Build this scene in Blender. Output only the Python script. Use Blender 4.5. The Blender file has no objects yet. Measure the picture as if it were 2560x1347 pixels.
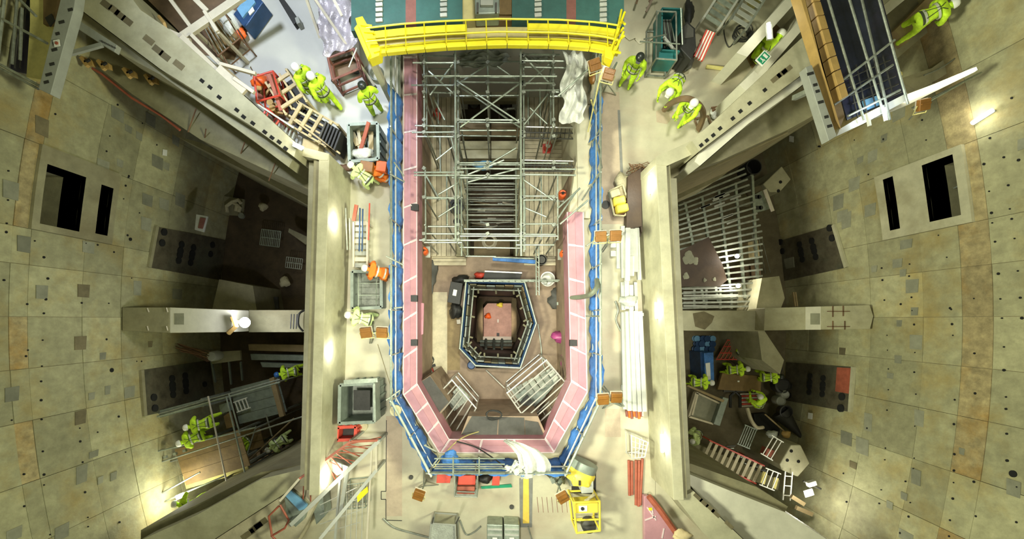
import bpy, bmesh, math, random
from mathutils import Vector, Matrix
R = math.radians
random.seed(7)
sc = bpy.context.scene
C = sc.collection
# ---------------------------------------------------------------- camera
F_PX, CAM_Z, NX, NY = 1120.0, 14.0, 1245.0, 800.0
cam = bpy.data.objects.new('camera', bpy.data.cameras.new('camera'))
C.objects.link(cam)
cam.location = (0, 0, CAM_Z)
cam.rotation_euler = (0, 0, 0)
cam.data.sensor_width = 36.0
cam.data.lens = F_PX / 2560 * 36.0
cam.data.shift_x = (1280 - NX) / 2560
cam.data.shift_y = (NY - 673.5) / 2560
cam.data.clip_end = 200
sc.camera = cam
# ---------------------------------------------------------------- view, world, large lights
sc.view_settings.view_transform = 'Standard'
sc.view_settings.look = 'None'
sc.view_settings.gamma = 1
sc.view_settings.use_curve_mapping = False
sc.view_settings.exposure = 0.0
w = bpy.data.worlds.new('world'); sc.world = w; w.use_nodes = True
w.node_tree.nodes['Background'].inputs[0].default_value = (0.80, 0.86, 0.60, 1)
w.node_tree.nodes['Background'].inputs[1].default_value = 0.20
def lamp(kind, loc, power, col, size=0.5, target=None, cone=90, blend=0.5):
    d = bpy.data.lights.new('added_spot', kind); d.energy = power; d.color = col
    if kind == 'SPOT':
        d.spot_size = R(cone); d.spot_blend = blend; d.shadow_soft_size = size
    elif kind == 'AREA':
        d.size = size
    else:
        d.shadow_soft_size = size
    o = bpy.data.objects.new('added_spot', d); C.objects.link(o); o.location = loc
    if target is not None:
        o.rotation_euler = (Vector(target) - Vector(loc)).to_track_quat('-Z', 'Y').to_euler()
    return o
# unseen spots added to light the deck, outer walls and right pit
lamp('SPOT', (-2, -3, 24), 14800, (1.0, 1.0, 0.83), 1.2, (0, -2.2, 0), 36, 0.55)
lamp('SPOT', (2, 7, 24), 14200, (1.0, 1.0, 0.84), 1.2, (0.8, 4.2, 0), 38, 0.5)
lamp('SPOT', (-7, 9, 20), 19000, (0.80, 0.88, 1.0), 1.0, (-5.2, 8.4, 0), 30, 0.7)
lamp('SPOT', (-8, -1, 11.5), 16000, (0.97, 1.0, 0.72), 1.2, (14, 0, 1), 84, 0.7)
lamp('SPOT', (5, 0, 20), 3000, (1.0, 0.97, 0.72), 1.5, (13, 0, -3), 60, 0.8)
lamp('SPOT', (8, -1, 11.5), 10000, (0.96, 1.0, 0.68), 1.2, (-14, 0, 1), 84, 0.7)  # added from the far side to brighten the left wall, not its pit
# ---------------------------------------------------------------- helpers
def S(z): return F_PX / (CAM_Z - z)
def P(px, py, z=0.0):
    s = S(z); return Vector(((px - NX) / s, (NY - py) / s, z))
MATS = {}
def mat(name, col, rough=0.7, metal=0.0, var=0.18, scale=3.0, bump=0.15, rand=0.0, emit=0.0, stain=None, stain_amt=0.5, world_pos=False, alpha=1.0, spec=0.5, streak=0.0):
    if name in MATS: return MATS[name]
    m = bpy.data.materials.new(name); m.use_nodes = True; MATS[name] = m
    nt = m.node_tree; N = nt.nodes; L = nt.links; b = N['Principled BSDF']
    b.inputs['Roughness'].default_value = rough; b.inputs['Metallic'].default_value = metal
    b.inputs['Specular IOR Level'].default_value = spec
    if emit:
        b.inputs['Base Color'].default_value = (*col, 1)
        b.inputs['Emission Color'].default_value = (*col, 1); b.inputs['Emission Strength'].default_value = emit
        return m
    if world_pos:
        src = N.new('ShaderNodeNewGeometry').outputs['Position']
    else:
        src = N.new('ShaderNodeTexCoord').outputs['Object']
    n1 = N.new('ShaderNodeTexNoise'); n1.inputs['Scale'].default_value = scale; n1.inputs['Detail'].default_value = 8; n1.inputs['Roughness'].default_value = 0.68
    L.new(src, n1.inputs['Vector'])
    cr = N.new('ShaderNodeValToRGB'); e = cr.color_ramp.elements
    e[0].position = 0.3; e[1].position = 0.72
    e[0].color = (*[max(0, c * (1 - var)) for c in col], 1); e[1].color = (*[min(1, c * (1 + var)) for c in col], 1)
    L.new(n1.outputs['Fac'], cr.inputs['Fac']); out = cr.outputs['Color']
    if stain:
        mp = N.new('ShaderNodeMapping'); mp.inputs['Scale'].default_value = (0.35, 0.55, 0.5) if world_pos else (0.5, 0.5, 0.5)
        L.new(src, mp.inputs['Vector'])
        n2 = N.new('ShaderNodeTexNoise'); n2.inputs['Scale'].default_value = 1.1; n2.inputs['Detail'].default_value = 6; n2.inputs['Roughness'].default_value = 0.62
        L.new(mp.outputs[0], n2.inputs['Vector'])
        c2 = N.new('ShaderNodeValToRGB'); c2.color_ramp.elements[0].position = 0.48; c2.color_ramp.elements[1].position = 0.70
        c2.color_ramp.elements[0].color = (0, 0, 0, 1); c2.color_ramp.elements[1].color = (stain_amt,) * 3 + (1,)
        L.new(n2.outputs['Fac'], c2.inputs['Fac'])
        mx = N.new('ShaderNodeMixRGB'); L.new(c2.outputs['Color'], mx.inputs['Fac']); L.new(out, mx.inputs[1]); mx.inputs[2].default_value = (*stain, 1)
        out = mx.outputs[0]
    if streak:
        mp2 = N.new('ShaderNodeMapping'); mp2.inputs['Scale'].default_value = (1.5, 1.5, 1.1)
        L.new(src, mp2.inputs['Vector'])
        n4 = N.new('ShaderNodeTexNoise'); n4.inputs['Scale'].default_value = 2.4; n4.inputs['Detail'].default_value = 9; n4.inputs['Roughness'].default_value = 0.75
        L.new(mp2.outputs[0], n4.inputs['Vector'])
        m4 = N.new('ShaderNodeMapRange'); m4.inputs['From Min'].default_value = 0.3; m4.inputs['From Max'].default_value = 0.7
        m4.inputs['To Min'].default_value = 1 - streak; m4.inputs['To Max'].default_value = 1 + streak * 0.7
        L.new(n4.outputs['Fac'], m4.inputs['Value'])
        h4 = N.new('ShaderNodeHueSaturation'); L.new(m4.outputs[0], h4.inputs['Value']); L.new(out, h4.inputs['Color']); out = h4.outputs[0]
    if rand:
        oi = N.new('ShaderNodeObjectInfo'); mr = N.new('ShaderNodeMapRange')
        mr.inputs['To Min'].default_value = 1 - rand; mr.inputs['To Max'].default_value = 1 + rand * 0.6
        L.new(oi.outputs['Random'], mr.inputs['Value'])
        hs = N.new('ShaderNodeHueSaturation'); L.new(mr.outputs[0], hs.inputs['Value']); L.new(out, hs.inputs['Color']); out = hs.outputs[0]
    L.new(out, b.inputs['Base Color'])
    if bump:
        bp = N.new('ShaderNodeBump'); bp.inputs['Strength'].default_value = bump; bp.inputs['Distance'].default_value = 0.03
        n3 = N.new('ShaderNodeTexNoise'); n3.inputs['Scale'].default_value = scale * 6; n3.inputs['Detail'].default_value = 5
        L.new(src, n3.inputs['Vector']); L.new(n3.outputs['Fac'], bp.inputs['Height']); L.new(bp.outputs[0], b.inputs['Normal'])
    if alpha < 1: b.inputs['Alpha'].default_value = alpha
    return m
YS = (0.35, 0.255, 0.075)
M = dict(
 deck=mat('deck_concrete', (0.50, 0.47, 0.34), 0.55, var=0.14, scale=1.3, stain=(0.38, 0.27, 0.19), stain_amt=0.5, world_pos=True, bump=0.05),
 bluedeck=mat('coated_floor', (0.50, 0.50, 0.46), 0.35, var=0.08, scale=0.8, world_pos=True, bump=0.02),
 wall=mat('cast_wall_concrete', (0.36, 0.345, 0.20), 0.85, var=0.22, scale=2.2, stain=YS, stain_amt=0.7, world_pos=True, rand=0.22, bump=0.3, streak=0.20),
 wallback=mat('joint_concrete', (0.26, 0.22, 0.12), 0.9, world_pos=True, bump=0.2),
 wallstain=mat('stained_concrete', (0.37, 0.30, 0.15), 0.85, var=0.35, scale=3.2, stain=(0.35, 0.20, 0.04), stain_amt=1.0, world_pos=True, rand=0.2, bump=0.3, streak=0.35),
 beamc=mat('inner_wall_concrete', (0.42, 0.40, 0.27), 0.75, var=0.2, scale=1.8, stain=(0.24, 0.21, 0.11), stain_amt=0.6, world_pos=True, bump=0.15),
 beamd=mat('dark_ledge_concrete', (0.27, 0.25, 0.15), 0.8, var=0.25, scale=1.6, stain=(0.17, 0.14, 0.07), stain_amt=0.7, world_pos=True, bump=0.2),  # darker concrete tone for ledges, reveals and footings
 pale=mat('pale_concrete', (0.60, 0.58, 0.47), 0.6, var=0.12, scale=2, world_pos=True, bump=0.06),
 pit=mat('shaded_pit_concrete', (0.075, 0.052, 0.026), 0.85, var=0.45, scale=1.2, world_pos=True, bump=0.3),  # the left pit's shade is put into this dark base colour
 rpit=mat('dark_pit_concrete', (0.15, 0.125, 0.07), 0.85, var=0.4, scale=1.0, world_pos=True, bump=0.25),  # medium dark concrete of the right pit
 pitfl=mat('brown_pit_slab', (0.31, 0.225, 0.155), 0.65, var=0.3, scale=1.5, stain=(0.13, 0.09, 0.06), stain_amt=0.6, world_pos=True, bump=0.12),
 patch=mat('repair_mortar', (0.24, 0.24, 0.17), 0.85, var=0.2, rand=0.3, world_pos=True),
 patchd=mat('dark_repair_mortar', (0.155, 0.13, 0.07), 0.85, var=0.25, rand=0.25, world_pos=True),
 plate=mat('dark_embedded_plate', (0.115, 0.10, 0.065), 0.55, 0.3, var=0.45, scale=2.5, stain=(0.10, 0.13, 0.09), world_pos=True),
 black=mat('hole_shade_black', (0.006, 0.006, 0.005), 0.9, bump=0),  # puts the dark of holes and deep openings into the colour
 galv=mat('galvanised_steel', (0.34, 0.385, 0.32), 0.4, 0.5, var=0.3, scale=6, bump=0.1, rand=0.25),
 galvd=mat('dull_tube_steel', (0.30, 0.32, 0.27), 0.5, 0.45, var=0.35, scale=6, rand=0.3),
 alu=mat('bare_aluminium', (0.66, 0.66, 0.60), 0.35, 0.5, var=0.15, rand=0.12),
 steel=mat('painted_grey_steel', (0.33, 0.34, 0.30), 0.5, 0.1, var=0.15, scale=2),
 cream=mat('cream_painted_steel', (0.55, 0.50, 0.39), 0.45, 0.0, var=0.12, scale=2),
 gates=mat('grey_green_bin_steel', (0.25, 0.29, 0.25), 0.5, 0.3, var=0.25),
 tealm=mat('teal_cover', (0.035, 0.115, 0.10), 0.5, 0.0, var=0.3, scale=1.2),
 tealbox=mat('teal_cabinet_paint', (0.03, 0.20, 0.20), 0.45, var=0.2),
 salmon=mat('faded_red_band', (0.22, 0.085, 0.065), 0.6, var=0.2),
 yellow=mat('crane_yellow_paint', (0.84, 0.73, 0.02), 0.4, var=0.1, bump=0.03),
 yplate=mat('walkway_plate', (0.55, 0.47, 0.20), 0.6, var=0.25, scale=1.5),
 gen=mat('generator_yellow', (0.86, 0.70, 0.08), 0.4, var=0.08, bump=0.03),
 blue=mat('blue_debris_netting', (0.045, 0.165, 0.46), 0.6, var=0.5, scale=2.5, bump=0.5),
 blued=mat('dark_blue_steel', (0.02, 0.06, 0.16), 0.4, 0.2, var=0.3),
 navy=mat('navy_sheeting', (0.02, 0.025, 0.05), 0.35, var=0.6, scale=1.3, stain=(0.07, 0.05, 0.11), stain_amt=0.8),
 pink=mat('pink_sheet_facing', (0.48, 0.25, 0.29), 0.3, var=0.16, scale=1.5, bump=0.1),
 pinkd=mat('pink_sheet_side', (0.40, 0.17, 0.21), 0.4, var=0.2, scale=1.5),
 magenta=mat('magenta_bag', (0.36, 0.06, 0.20), 0.4, var=0.3),
 tape=mat('white_joint_tape', (0.68, 0.56, 0.57), 0.5, var=0.05, bump=0),
 red=mat('red_paint', (0.55, 0.06, 0.035), 0.45, var=0.2),
 redrust=mat('red_oxide_tube', (0.36, 0.095, 0.055), 0.55, var=0.3),
 orange=mat('orange_plastic', (0.90, 0.14, 0.02), 0.45, var=0.12),
 tan=mat('brown_lamp_back', (0.24, 0.105, 0.02), 0.4, 0.1, var=0.25),
 ply=mat('dark_plywood', (0.18, 0.115, 0.04), 0.7, var=0.3, scale=2),
 plyb=mat('brown_phenolic_ply', (0.045, 0.025, 0.014), 0.55, var=0.3, scale=2, stain=(0.16, 0.12, 0.07), stain_amt=0.2),
 timber=mat('pale_timber', (0.56, 0.45, 0.25), 0.7, var=0.2, scale=3, rand=0.2),
 plank=mat('scaffold_plank', (0.54, 0.48, 0.34), 0.75, var=0.22, scale=2.5, rand=0.2),
 plankb=mat('brown_beam_timber', (0.27, 0.20, 0.10), 0.75, var=0.25, scale=2.5, rand=0.2),
 white=mat('white_painted_timber', (0.50, 0.515, 0.46), 0.5, var=0.14, rand=0.16),
 plastic=mat('translucent_poly_sheet', (0.62, 0.63, 0.58), 0.25, var=0.15, scale=4, bump=0.6),
 plasticg=mat('grey_poly_sheet', (0.34, 0.36, 0.31), 0.25, var=0.3, scale=3, bump=0.6),
 pinkwrap=mat('silvery_wrap', (0.50, 0.46, 0.50), 0.28, 0.2, var=0.3, scale=2.5, bump=0.9),
 rubber=mat('black_rubber', (0.02, 0.02, 0.018), 0.55, var=0.2),
 dark=mat('charcoal_mat', (0.06, 0.058, 0.05), 0.6, var=0.35, scale=2),
 hose=mat('brown_hose', (0.17, 0.11, 0.055), 0.5, var=0.2),
 hoseg=mat('grey_green_hose', (0.16, 0.18, 0.13), 0.5, var=0.2),
 hivis=mat('hi_vis_yellow_cloth', (0.55, 0.83, 0.03), 0.75, var=0.22, scale=9, bump=0.4),
 hivisp=mat('pale_hi_vis_cloth', (0.66, 0.80, 0.33), 0.75, var=0.2, scale=9, bump=0.4),
 hiorange=mat('hi_vis_orange_cloth', (0.90, 0.20, 0.015), 0.75, var=0.2, scale=9, bump=0.4),
 band=mat('reflective_tape', (0.60, 0.62, 0.50), 0.3, 0.2, bump=0),
 harness=mat('dark_webbing', (0.05, 0.06, 0.03), 0.8),
 skin=mat('skin', (0.50, 0.28, 0.18), 0.55, var=0.08, bump=0),
 boot=mat('boot_leather', (0.035, 0.028, 0.022), 0.5),
 helmet=mat('white_helmet_shell', (0.78, 0.78, 0.72), 0.3, var=0.03, bump=0),
 helmetb=mat('blue_helmet_shell', (0.03, 0.13, 0.42), 0.3, var=0.03, bump=0),
 helmetd=mat('dark_helmet_shell', (0.02, 0.025, 0.02), 0.35, bump=0),
 navyc=mat('navy_cloth', (0.03, 0.04, 0.08), 0.8),
 exitg=mat('exit_sign_green', (0.01, 0.26, 0.13), 0.4, var=0.05, bump=0),
 tube_on=mat('lit_tube_cover', (1.0, 0.98, 0.80), emit=9.0),
 cool_on=mat('lit_flood_face', (0.90, 0.95, 1.0), emit=30.0),
 warm_on=mat('lit_flood_glass', (1.0, 0.97, 0.78), emit=22.0),
 rope=mat('yellow_rope', (0.62, 0.55, 0.20), 0.8, rand=0.2),
 sack=mat('cream_sacking', (0.55, 0.50, 0.32), 0.85, bump=0.6, scale=6),
 ymark=mat('yellow_floor_paint', (0.74, 0.52, 0.08), 0.6, var=0.15, world_pos=True),
 gmark=mat('dark_floor_strip', (0.20, 0.20, 0.18), 0.6, var=0.25, world_pos=True),
 reddust=mat('rose_dust_stain', (0.47, 0.38, 0.28), 0.8, var=0.15, world_pos=True),
 bluecloth=mat('sky_blue_wrap', (0.16, 0.36, 0.58), 0.4, var=0.2),
 rebar=mat('rusty_rebar', (0.17, 0.09, 0.045), 0.7, rand=0.4),
 amber=mat('amber_timber_beam', (0.44, 0.28, 0.09), 0.6, var=0.2, scale=2),
 brownfl=mat('brown_covered_floor', (0.20, 0.13, 0.08), 0.7, var=0.3, scale=1.5, world_pos=True),
 redfl=mat('shaft_bottom_slab', (0.50, 0.30, 0.23), 0.7, var=0.25, scale=2, world_pos=True),
)
class MB:
    def __init__(s): s.v = []; s.f = []; s.smooth = False
    def add(s, vs, fs):
        n = len(s.v); s.v += [Vector(v) for v in vs]; s.f += [tuple(i + n for i in f) for f in fs]; return s
    def box(s, c, d, rz=0.0, m=None):
        hx, hy, hz = d[0] / 2, d[1] / 2, d[2] / 2
        m = m or Matrix.Rotation(rz, 4, 'Z')
        vs = [Vector(c) + m @ Vector((x * hx, y * hy, z * hz)) for x in (-1, 1) for y in (-1, 1) for z in (-1, 1)]
        return s.add(vs, [(0, 1, 3, 2), (4, 6, 7, 5), (0, 4, 5, 1), (2, 3, 7, 6), (0, 2, 6, 4), (1, 5, 7, 3)])
    def bar(s, a, b, wd, h):
        a = Vector(a); b = Vector(b); d = b - a
        if d.length < 1e-5: return s
        t = d.normalized(); up = Vector((0, 0, 1))
        if abs(t.z) > 0.95: up = Vector((0, 1, 0))
        x = t.cross(up).normalized(); y = x.cross(t).normalized()
        vs = [q + x * (i * wd / 2) + y * (j * h / 2) for q in (a, b) for i, j in ((-1, -1), (1, -1), (1, 1), (-1, 1))]
        return s.add(vs, [(0, 1, 2, 3), (7, 6, 5, 4), (0, 4, 5, 1), (1, 5, 6, 2), (2, 6, 7, 3), (3, 7, 4, 0)])
    def tube(s, pts, r, n=7, r2=None):
        pts = [Vector(p) for p in pts]; k = len(pts); s.smooth = True; base = len(s.v); prev = None
        for i, p in enumerate(pts):
            t = (pts[min(i + 1, k - 1)] - pts[max(i - 1, 0)]).normalized()
            if prev is None:
                up = Vector((0, 0, 1)) if abs(t.z) < 0.9 else Vector((0, 1, 0))
                x = t.cross(up).normalized()
            else:
                x = (prev - t * prev.dot(t)).normalized()
            prev = x; y = t.cross(x)
            rr = r if r2 is None else r + (r2 - r) * i / max(1, k - 1)
            for j in range(n):
                a = 2 * math.pi * j / n; s.v.append(p + x * (math.cos(a) * rr) + y * (math.sin(a) * rr))
        for i in range(k - 1):
            for j in range(n):
                a = base + i * n + j; b = base + i * n + (j + 1) % n
                s.f.append((a, b, b + n, a + n))
        s.f.append(tuple(base + j for j in reversed(range(n)))); s.f.append(tuple(base + (k - 1) * n + j for j in range(n)))
        return s
    def prism(s, top, z1, z0):
        top = [Vector(p) for p in top]
        ar = sum(top[i].x * top[(i + 1) % len(top)].y - top[(i + 1) % len(top)].x * top[i].y for i in range(len(top)))
        if ar < 0: top.reverse()
        n = len(top)
        vs = [(p.x, p.y, z0) for p in top] + [(p.x, p.y, z1) for p in top]
        fs = [tuple(reversed(range(n))), tuple(range(n, 2 * n))] + [(i, (i + 1) % n, n + (i + 1) % n, n + i) for i in range(n)]
        return s.add(vs, fs)
    def lathe(s, prof, c=(0, 0, 0), n=20, m=None):
        s.smooth = True; base = len(s.v); c = Vector(c); m = m or Matrix.Identity(4)
        for r, z in prof:
            for j in range(n):
                a = 2 * math.pi * j / n; s.v.append(c + m @ Vector((math.cos(a) * r, math.sin(a) * r, z)))
        for i in range(len(prof) - 1):
            for j in range(n):
                a = base + i * n + j; b = base + i * n + (j + 1) % n; s.f.append((a, b, b + n, a + n))
        s.f.append(tuple(base + j for j in reversed(range(n)))); s.f.append(tuple(base + (len(prof) - 1) * n + j for j in range(n)))
        return s
    def sheet(s, fn, nu, nv, thick=0.01):
        base = len(s.v); s.smooth = True
        for k in (0, 1):
            for i in range(nu + 1):
                for j in range(nv + 1):
                    p = Vector(fn(i / nu, j / nv)); p.z -= k * thick; s.v.append(p)
        q = (nu + 1) * (nv + 1)
        for i in range(nu):
            for j in range(nv):
                a = base + i * (nv + 1) + j
                s.f.append((a, a + nv + 1, a + nv + 2, a + 1)); s.f.append((q + a, q + a + 1, q + a + nv + 2, q + a + nv + 1))
        for i in range(nu):
            for jj in (0, nv):
                a = base + i * (nv + 1) + jj; s.f.append((a, a + nv + 1, q + a + nv + 1, q + a))
        for j in range(nv):
            for ii in (0, nu):
                a = base + ii * (nv + 1) + j; s.f.append((a, a + 1, q + a + 1, q + a))
        return s
def link(name, mb, m, parent=None, off=None, bevel=0.0):
    me = bpy.data.meshes.new(name)
    o3 = off if off is not None else Vector((0, 0, 0))
    me.from_pydata([tuple(v - o3) for v in mb.v], [], mb.f)
    bm = bmesh.new(); bm.from_mesh(me); bmesh.ops.recalc_face_normals(bm, faces=bm.faces)
    bm.to_mesh(me); bm.free()
    if mb.smooth:
        for p in me.polygons: p.use_smooth = True
        try: me.set_sharp_from_angle(angle=R(40))
        except Exception: pass
    me.materials.append(MATS.get(m) if isinstance(m, str) and m in MATS else (M[m] if isinstance(m, str) else m))
    o = bpy.data.objects.new(name, me); C.objects.link(o)
    if parent is not None: o.parent = parent
    if bevel:
        b = o.modifiers.new('bevel', 'BEVEL'); b.width = bevel; b.segments = 2; b.limit_method = 'ANGLE'
    return o
ORG = {}
def tag(o, label, cat, group=None, kind=None):
    if label: o['label'] = label
    if cat: o['category'] = cat
    if group: o['group'] = group
    if kind: o['kind'] = kind
    return o
def thing(name, label, cat, loc, group=None, rz=0.0):
    o = bpy.data.objects.new(name, None); C.objects.link(o); o.location = loc; o.rotation_euler = (0, 0, rz)
    o.empty_display_size = 0.1
    tag(o, label, cat, group); ORG[o.name] = Vector(loc); return o
def wpart(name, mb, m, root, parent=None, bevel=0.0, label=None):
    """a part whose mesh was laid out in world metres; root must be unrotated"""
    o = link(name, mb, m, parent or root, ORG[root.name], bevel)
    if label: o['label'] = label
    return o
def lpart(name, mb, m, parent, bevel=0.0, label=None):
    o = link(name, mb, m, parent, None, bevel)
    if label: o['label'] = label
    return o
def solo(name, mb, m, label, cat, group=None, bevel=0.0, kind=None):
    """a thing that is one mesh, with its origin at the middle of its foot"""
    n = len(mb.v)
    c = Vector((sum(v.x for v in mb.v) / n, sum(v.y for v in mb.v) / n, min(v.z for v in mb.v)))
    o = link(name, mb, m, None, c, bevel); o.location = c
    return tag(o, label, cat, group, kind)
def struct(name, mb, m, parent=None, bevel=0.0):
    o = link(name, mb, m, parent, None, bevel)
    if parent is None: o['kind'] = 'structure'
    return o
def copy_tree(o, parent=None):
    c = o.copy(); C.objects.link(c)
    if parent is not None: c.parent = parent
    for ch in list(o.children): copy_tree(ch, c)
    return c
def poly(pts, z): return [P(x, y, z) for x, y in pts]
def T(a, b, r=0.024, n=7):
    return MB().tube([a, b], r, n)
# ================================================================ setting
PZ = -8.0
KC = 0.0175
XL, XR = 13.7, 14.2
def wallx(side, Y): return -XL + KC * Y * Y if side < 0 else XR - KC * Y * Y
def onwall(side, px, py):
    s = 80.0
    for _ in range(30):
        Y = (NY - py) / s
        s = (px - NX) / wallx(side, Y)
    return (NY - py) / s, CAM_Z - F_PX / s          # Y, z
def wpt(side, Y, z, out=0.0):
    x = wallx(side, Y); return Vector((x - side * out, Y, z))
def slab_on_wall(mb, side, Y0, Y1, z0, z1, t0=-0.05, t1=0.05, gap=0.0, n=1):
    Y0 += gap; Y1 -= gap; z0 += gap; z1 -= gap
    for k in range(n):
        a = Y0 + (Y1 - Y0) * k / n; b = Y0 + (Y1 - Y0) * (k + 1) / n
        vs = [wpt(side, Y, z, t) for t in (t0, t1) for Y, z in ((a, z0), (b, z0), (b, z1), (a, z1))]
        mb.add(vs, [(0, 1, 2, 3), (7, 6, 5, 4), (0, 4, 5, 1), (1, 5, 6, 2), (2, 6, 7, 3), (3, 7, 4, 0)])
    return mb
def quad_on_wall(mb, side, pts, t0=0.05, t1=0.09):
    q = [onwall(side, x, y) for x, y in pts]; n = len(q)
    vs = [wpt(side, Y, z, t) for t in (t0, t1) for Y, z in q]
    mb.add(vs, [tuple(range(n)), tuple(range(2 * n - 1, n - 1, -1))] + [(i, (i + 1) % n, n + (i + 1) % n, n + i) for i in range(n)])
    return mb
def disc_on_wall(mb, side, px, py, r, t=0.10, n=10, d=0.03):
    Y, z = onwall(side, px, py)
    vs = [wpt(side, Y + r * math.cos(2 * math.pi * k / n), z + r * math.sin(2 * math.pi * k / n), tt) for tt in (t - d, t) for k in range(n)]
    mb.add(vs, [tuple(range(n)), tuple(range(2 * n - 1, n - 1, -1))] + [(i, (i + 1) % n, n + (i + 1) % n, n + i) for i in range(n)])
def build_outer_wall(side, name, rects, frame_px, rows, cols, stain_col):
    """rects: pixel quads of the openings; frame_px: the raised surround that holds them"""
    fr = [onwall(side, *p) for p in frame_px]
    fY = (sum(sorted(q[0] for q in fr)[:2]) / 2, sum(sorted(q[0] for q in fr)[2:]) / 2)
    fz = (sum(sorted(q[1] for q in fr)[:2]) / 2, sum(sorted(q[1] for q in fr)[2:]) / 2)
    ops = []
    for r_ in rects:
        q = [onwall(side, *p) for p in r_]
        ys = sorted(a[0] for a in q); zs = sorted(a[1] for a in q)
        ops.append(((ys[0] + ys[1]) / 2, (ys[2] + ys[3]) / 2, (zs[0] + zs[1]) / 2, (zs[2] + zs[3]) / 2))
    Ys = sorted(set([c for c in cols if not (fY[0] - 0.3 < c < fY[1] + 0.3)] + list(fY) + [o[0] for o in ops] + [o[1] for o in ops]))
    Zs = sorted(set([c for c in rows if not (fz[0] - 0.25 < c < fz[1] + 0.25)] + list(fz) + [o[2] for o in ops] + [o[3] for o in ops]))
    def inop(Y, z): return any(a < Y < b and c < z < d for a, b, c, d in ops)
    back = MB(); frm = MB()
    for i in range(len(Ys) - 1):
        for j in range(len(Zs) - 1):
            my, mz = (Ys[i] + Ys[i + 1]) / 2, (Zs[j] + Zs[j + 1]) / 2
            if inop(my, mz): continue
            slab_on_wall(back, side, Ys[i], Ys[i + 1], Zs[j], Zs[j + 1], -0.6, 0.0, n=3)
            if fY[0] < my < fY[1] and fz[0] < mz < fz[1]:
                slab_on_wall(frm, side, Ys[i], Ys[i + 1], Zs[j], Zs[j + 1], 0.0, 0.14, n=2)
    root = struct(name, back, 'wallback')
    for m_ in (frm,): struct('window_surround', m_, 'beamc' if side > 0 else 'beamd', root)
    cs = sorted(set([c for c in cols if not (fY[0] - 0.3 < c < fY[1] + 0.3)] + list(fY)))
    rs = sorted(set(rows))
    for i in range(len(cs) - 1):
        infr = fY[0] - 0.01 <= cs[i] and cs[i + 1] <= fY[1] + 0.01
        rr = sorted(set([c for c in rows if not (fz[0] - 0.25 < c < fz[1] + 0.25)] + list(fz))) if infr else rs
        jog = 0.0 if infr else random.uniform(-0.12, 0.12)
        for j in range(len(rr) - 1):
            if infr and rr[j] >= fz[0] - 0.01 and rr[j + 1] <= fz[1] + 0.01: continue
            mb = slab_on_wall(MB(), side, cs[i], cs[i + 1], rr[j], rr[j + 1], 0.0, 0.04 + random.uniform(0, 0.02), 0.007, n=3)
            isst = stain_col[0] - 0.01 <= rr[j] and rr[j + 1] <= stain_col[1] + 0.01
            struct('panel', mb, 'wallstain' if isst and random.random() < 0.8 else 'wall', root)
    for a, b, c, d in ops:       # lining of the deep opening
        mb = MB(); D = 1.7
        def q(Y, z, t): return wpt(side, Y, z, t)
        for (ya, za, yb, zb) in ((a, c, b, c), (b, c, b, d), (b, d, a, d), (a, d, a, c)):
            mb.add([q(ya, za, 0.13), q(yb, zb, 0.13), q(yb, zb, -D), q(ya, za, -D)], [(0, 1, 2, 3)])
        struct('window_reveal', mb, 'beamd', root)
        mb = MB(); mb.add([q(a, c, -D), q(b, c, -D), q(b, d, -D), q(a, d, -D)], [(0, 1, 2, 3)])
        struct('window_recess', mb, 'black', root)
    return root
colsY = [-13.0, -11, -9.2, -7.9, -6.3, -4.6, -2.9, -1.4, 0.1, 1.6, 3.2, 5.3, 7.1, 9.0, 11, 13.5]
WL = build_outer_wall(-1, 'wall_left',
    [[(107, 412), (208, 442), (185, 577), (87, 560)], [(245, 463), (276, 470), (257, 589), (226, 583)]],
    [(92, 378), (305, 425), (262, 610), (66, 570)],
    [-8, -6.2, -4.2, -2.2, -0.7, 1.0, 1.5, 3.2, 5.5], colsY, (1.0, 1.5))
WR = build_outer_wall(1, 'wall_right',
    [[(2318, 410), (2400, 385), (2408, 545), (2330, 550)], [(2213, 450), (2240, 441), (2262, 569), (2238, 577)]],
    [(2185, 440), (2425, 365), (2432, 555), (2225, 600)],
    [-8, -6.4, -4.6, -3.0, -0.9, 0.35, 1.2, 3.2, 5.5], colsY, (0.35, 1.2))
# objects seen through the openings
for side, root, seg in ((-1, WL, [((118, 420), (100, 560)), ((165, 430), (150, 570))]), (1, WR, [((2330, 470), (2400, 430)), ((2345, 400), (2400, 470))])):
    for a, b in seg:
        ya, za = onwall(side, *a); yb, zb = onwall(side, *b)
        struct('window_bar', MB().tube([wpt(side, ya, za, -0.7), wpt(side, yb, zb, -0.9)], 0.03), 'galvd', root)
# mortar patches
LP = [(22, 475, 20, 22), (55, 610, 17, 20), (290, 285, 16, 15), (317, 322, 9, 8), (344, 340, 8, 9), (373, 300, 12, 14), (254, 418, 15, 18), (296, 408, 8, 9), (390, 405, 14, 15),
      (365, 500, 13, 14), (407, 510, 12, 13), (447, 500, 12, 16), (362, 560, 13, 16), (217, 618, 15, 14), (436, 352, 9, 11), (412, 415, 8, 9), (25, 985, 18, 18), (195, 720, 0, 0), (100, 730, 15, 17),
      (225, 990, 8, 9), (265, 975, 7, 11), (320, 980, 13, 14), (230, 1135, 12, 8), (200, 1185, 14, 22), (247, 1200, 7, 9), (280, 1190, 8, 10), (253, 890, 8, 9), (440, 735, 12, 13), (340, 720, 10, 18), (30, 1335, 20, 15), (150, 1330, 18, 18)]
LPD = [(205, 727, 15, 16), (197, 857, 15, 17), (197, 1043, 14, 17), (100, 316, 17, 22), (372, 860, 6, 8)]
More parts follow.
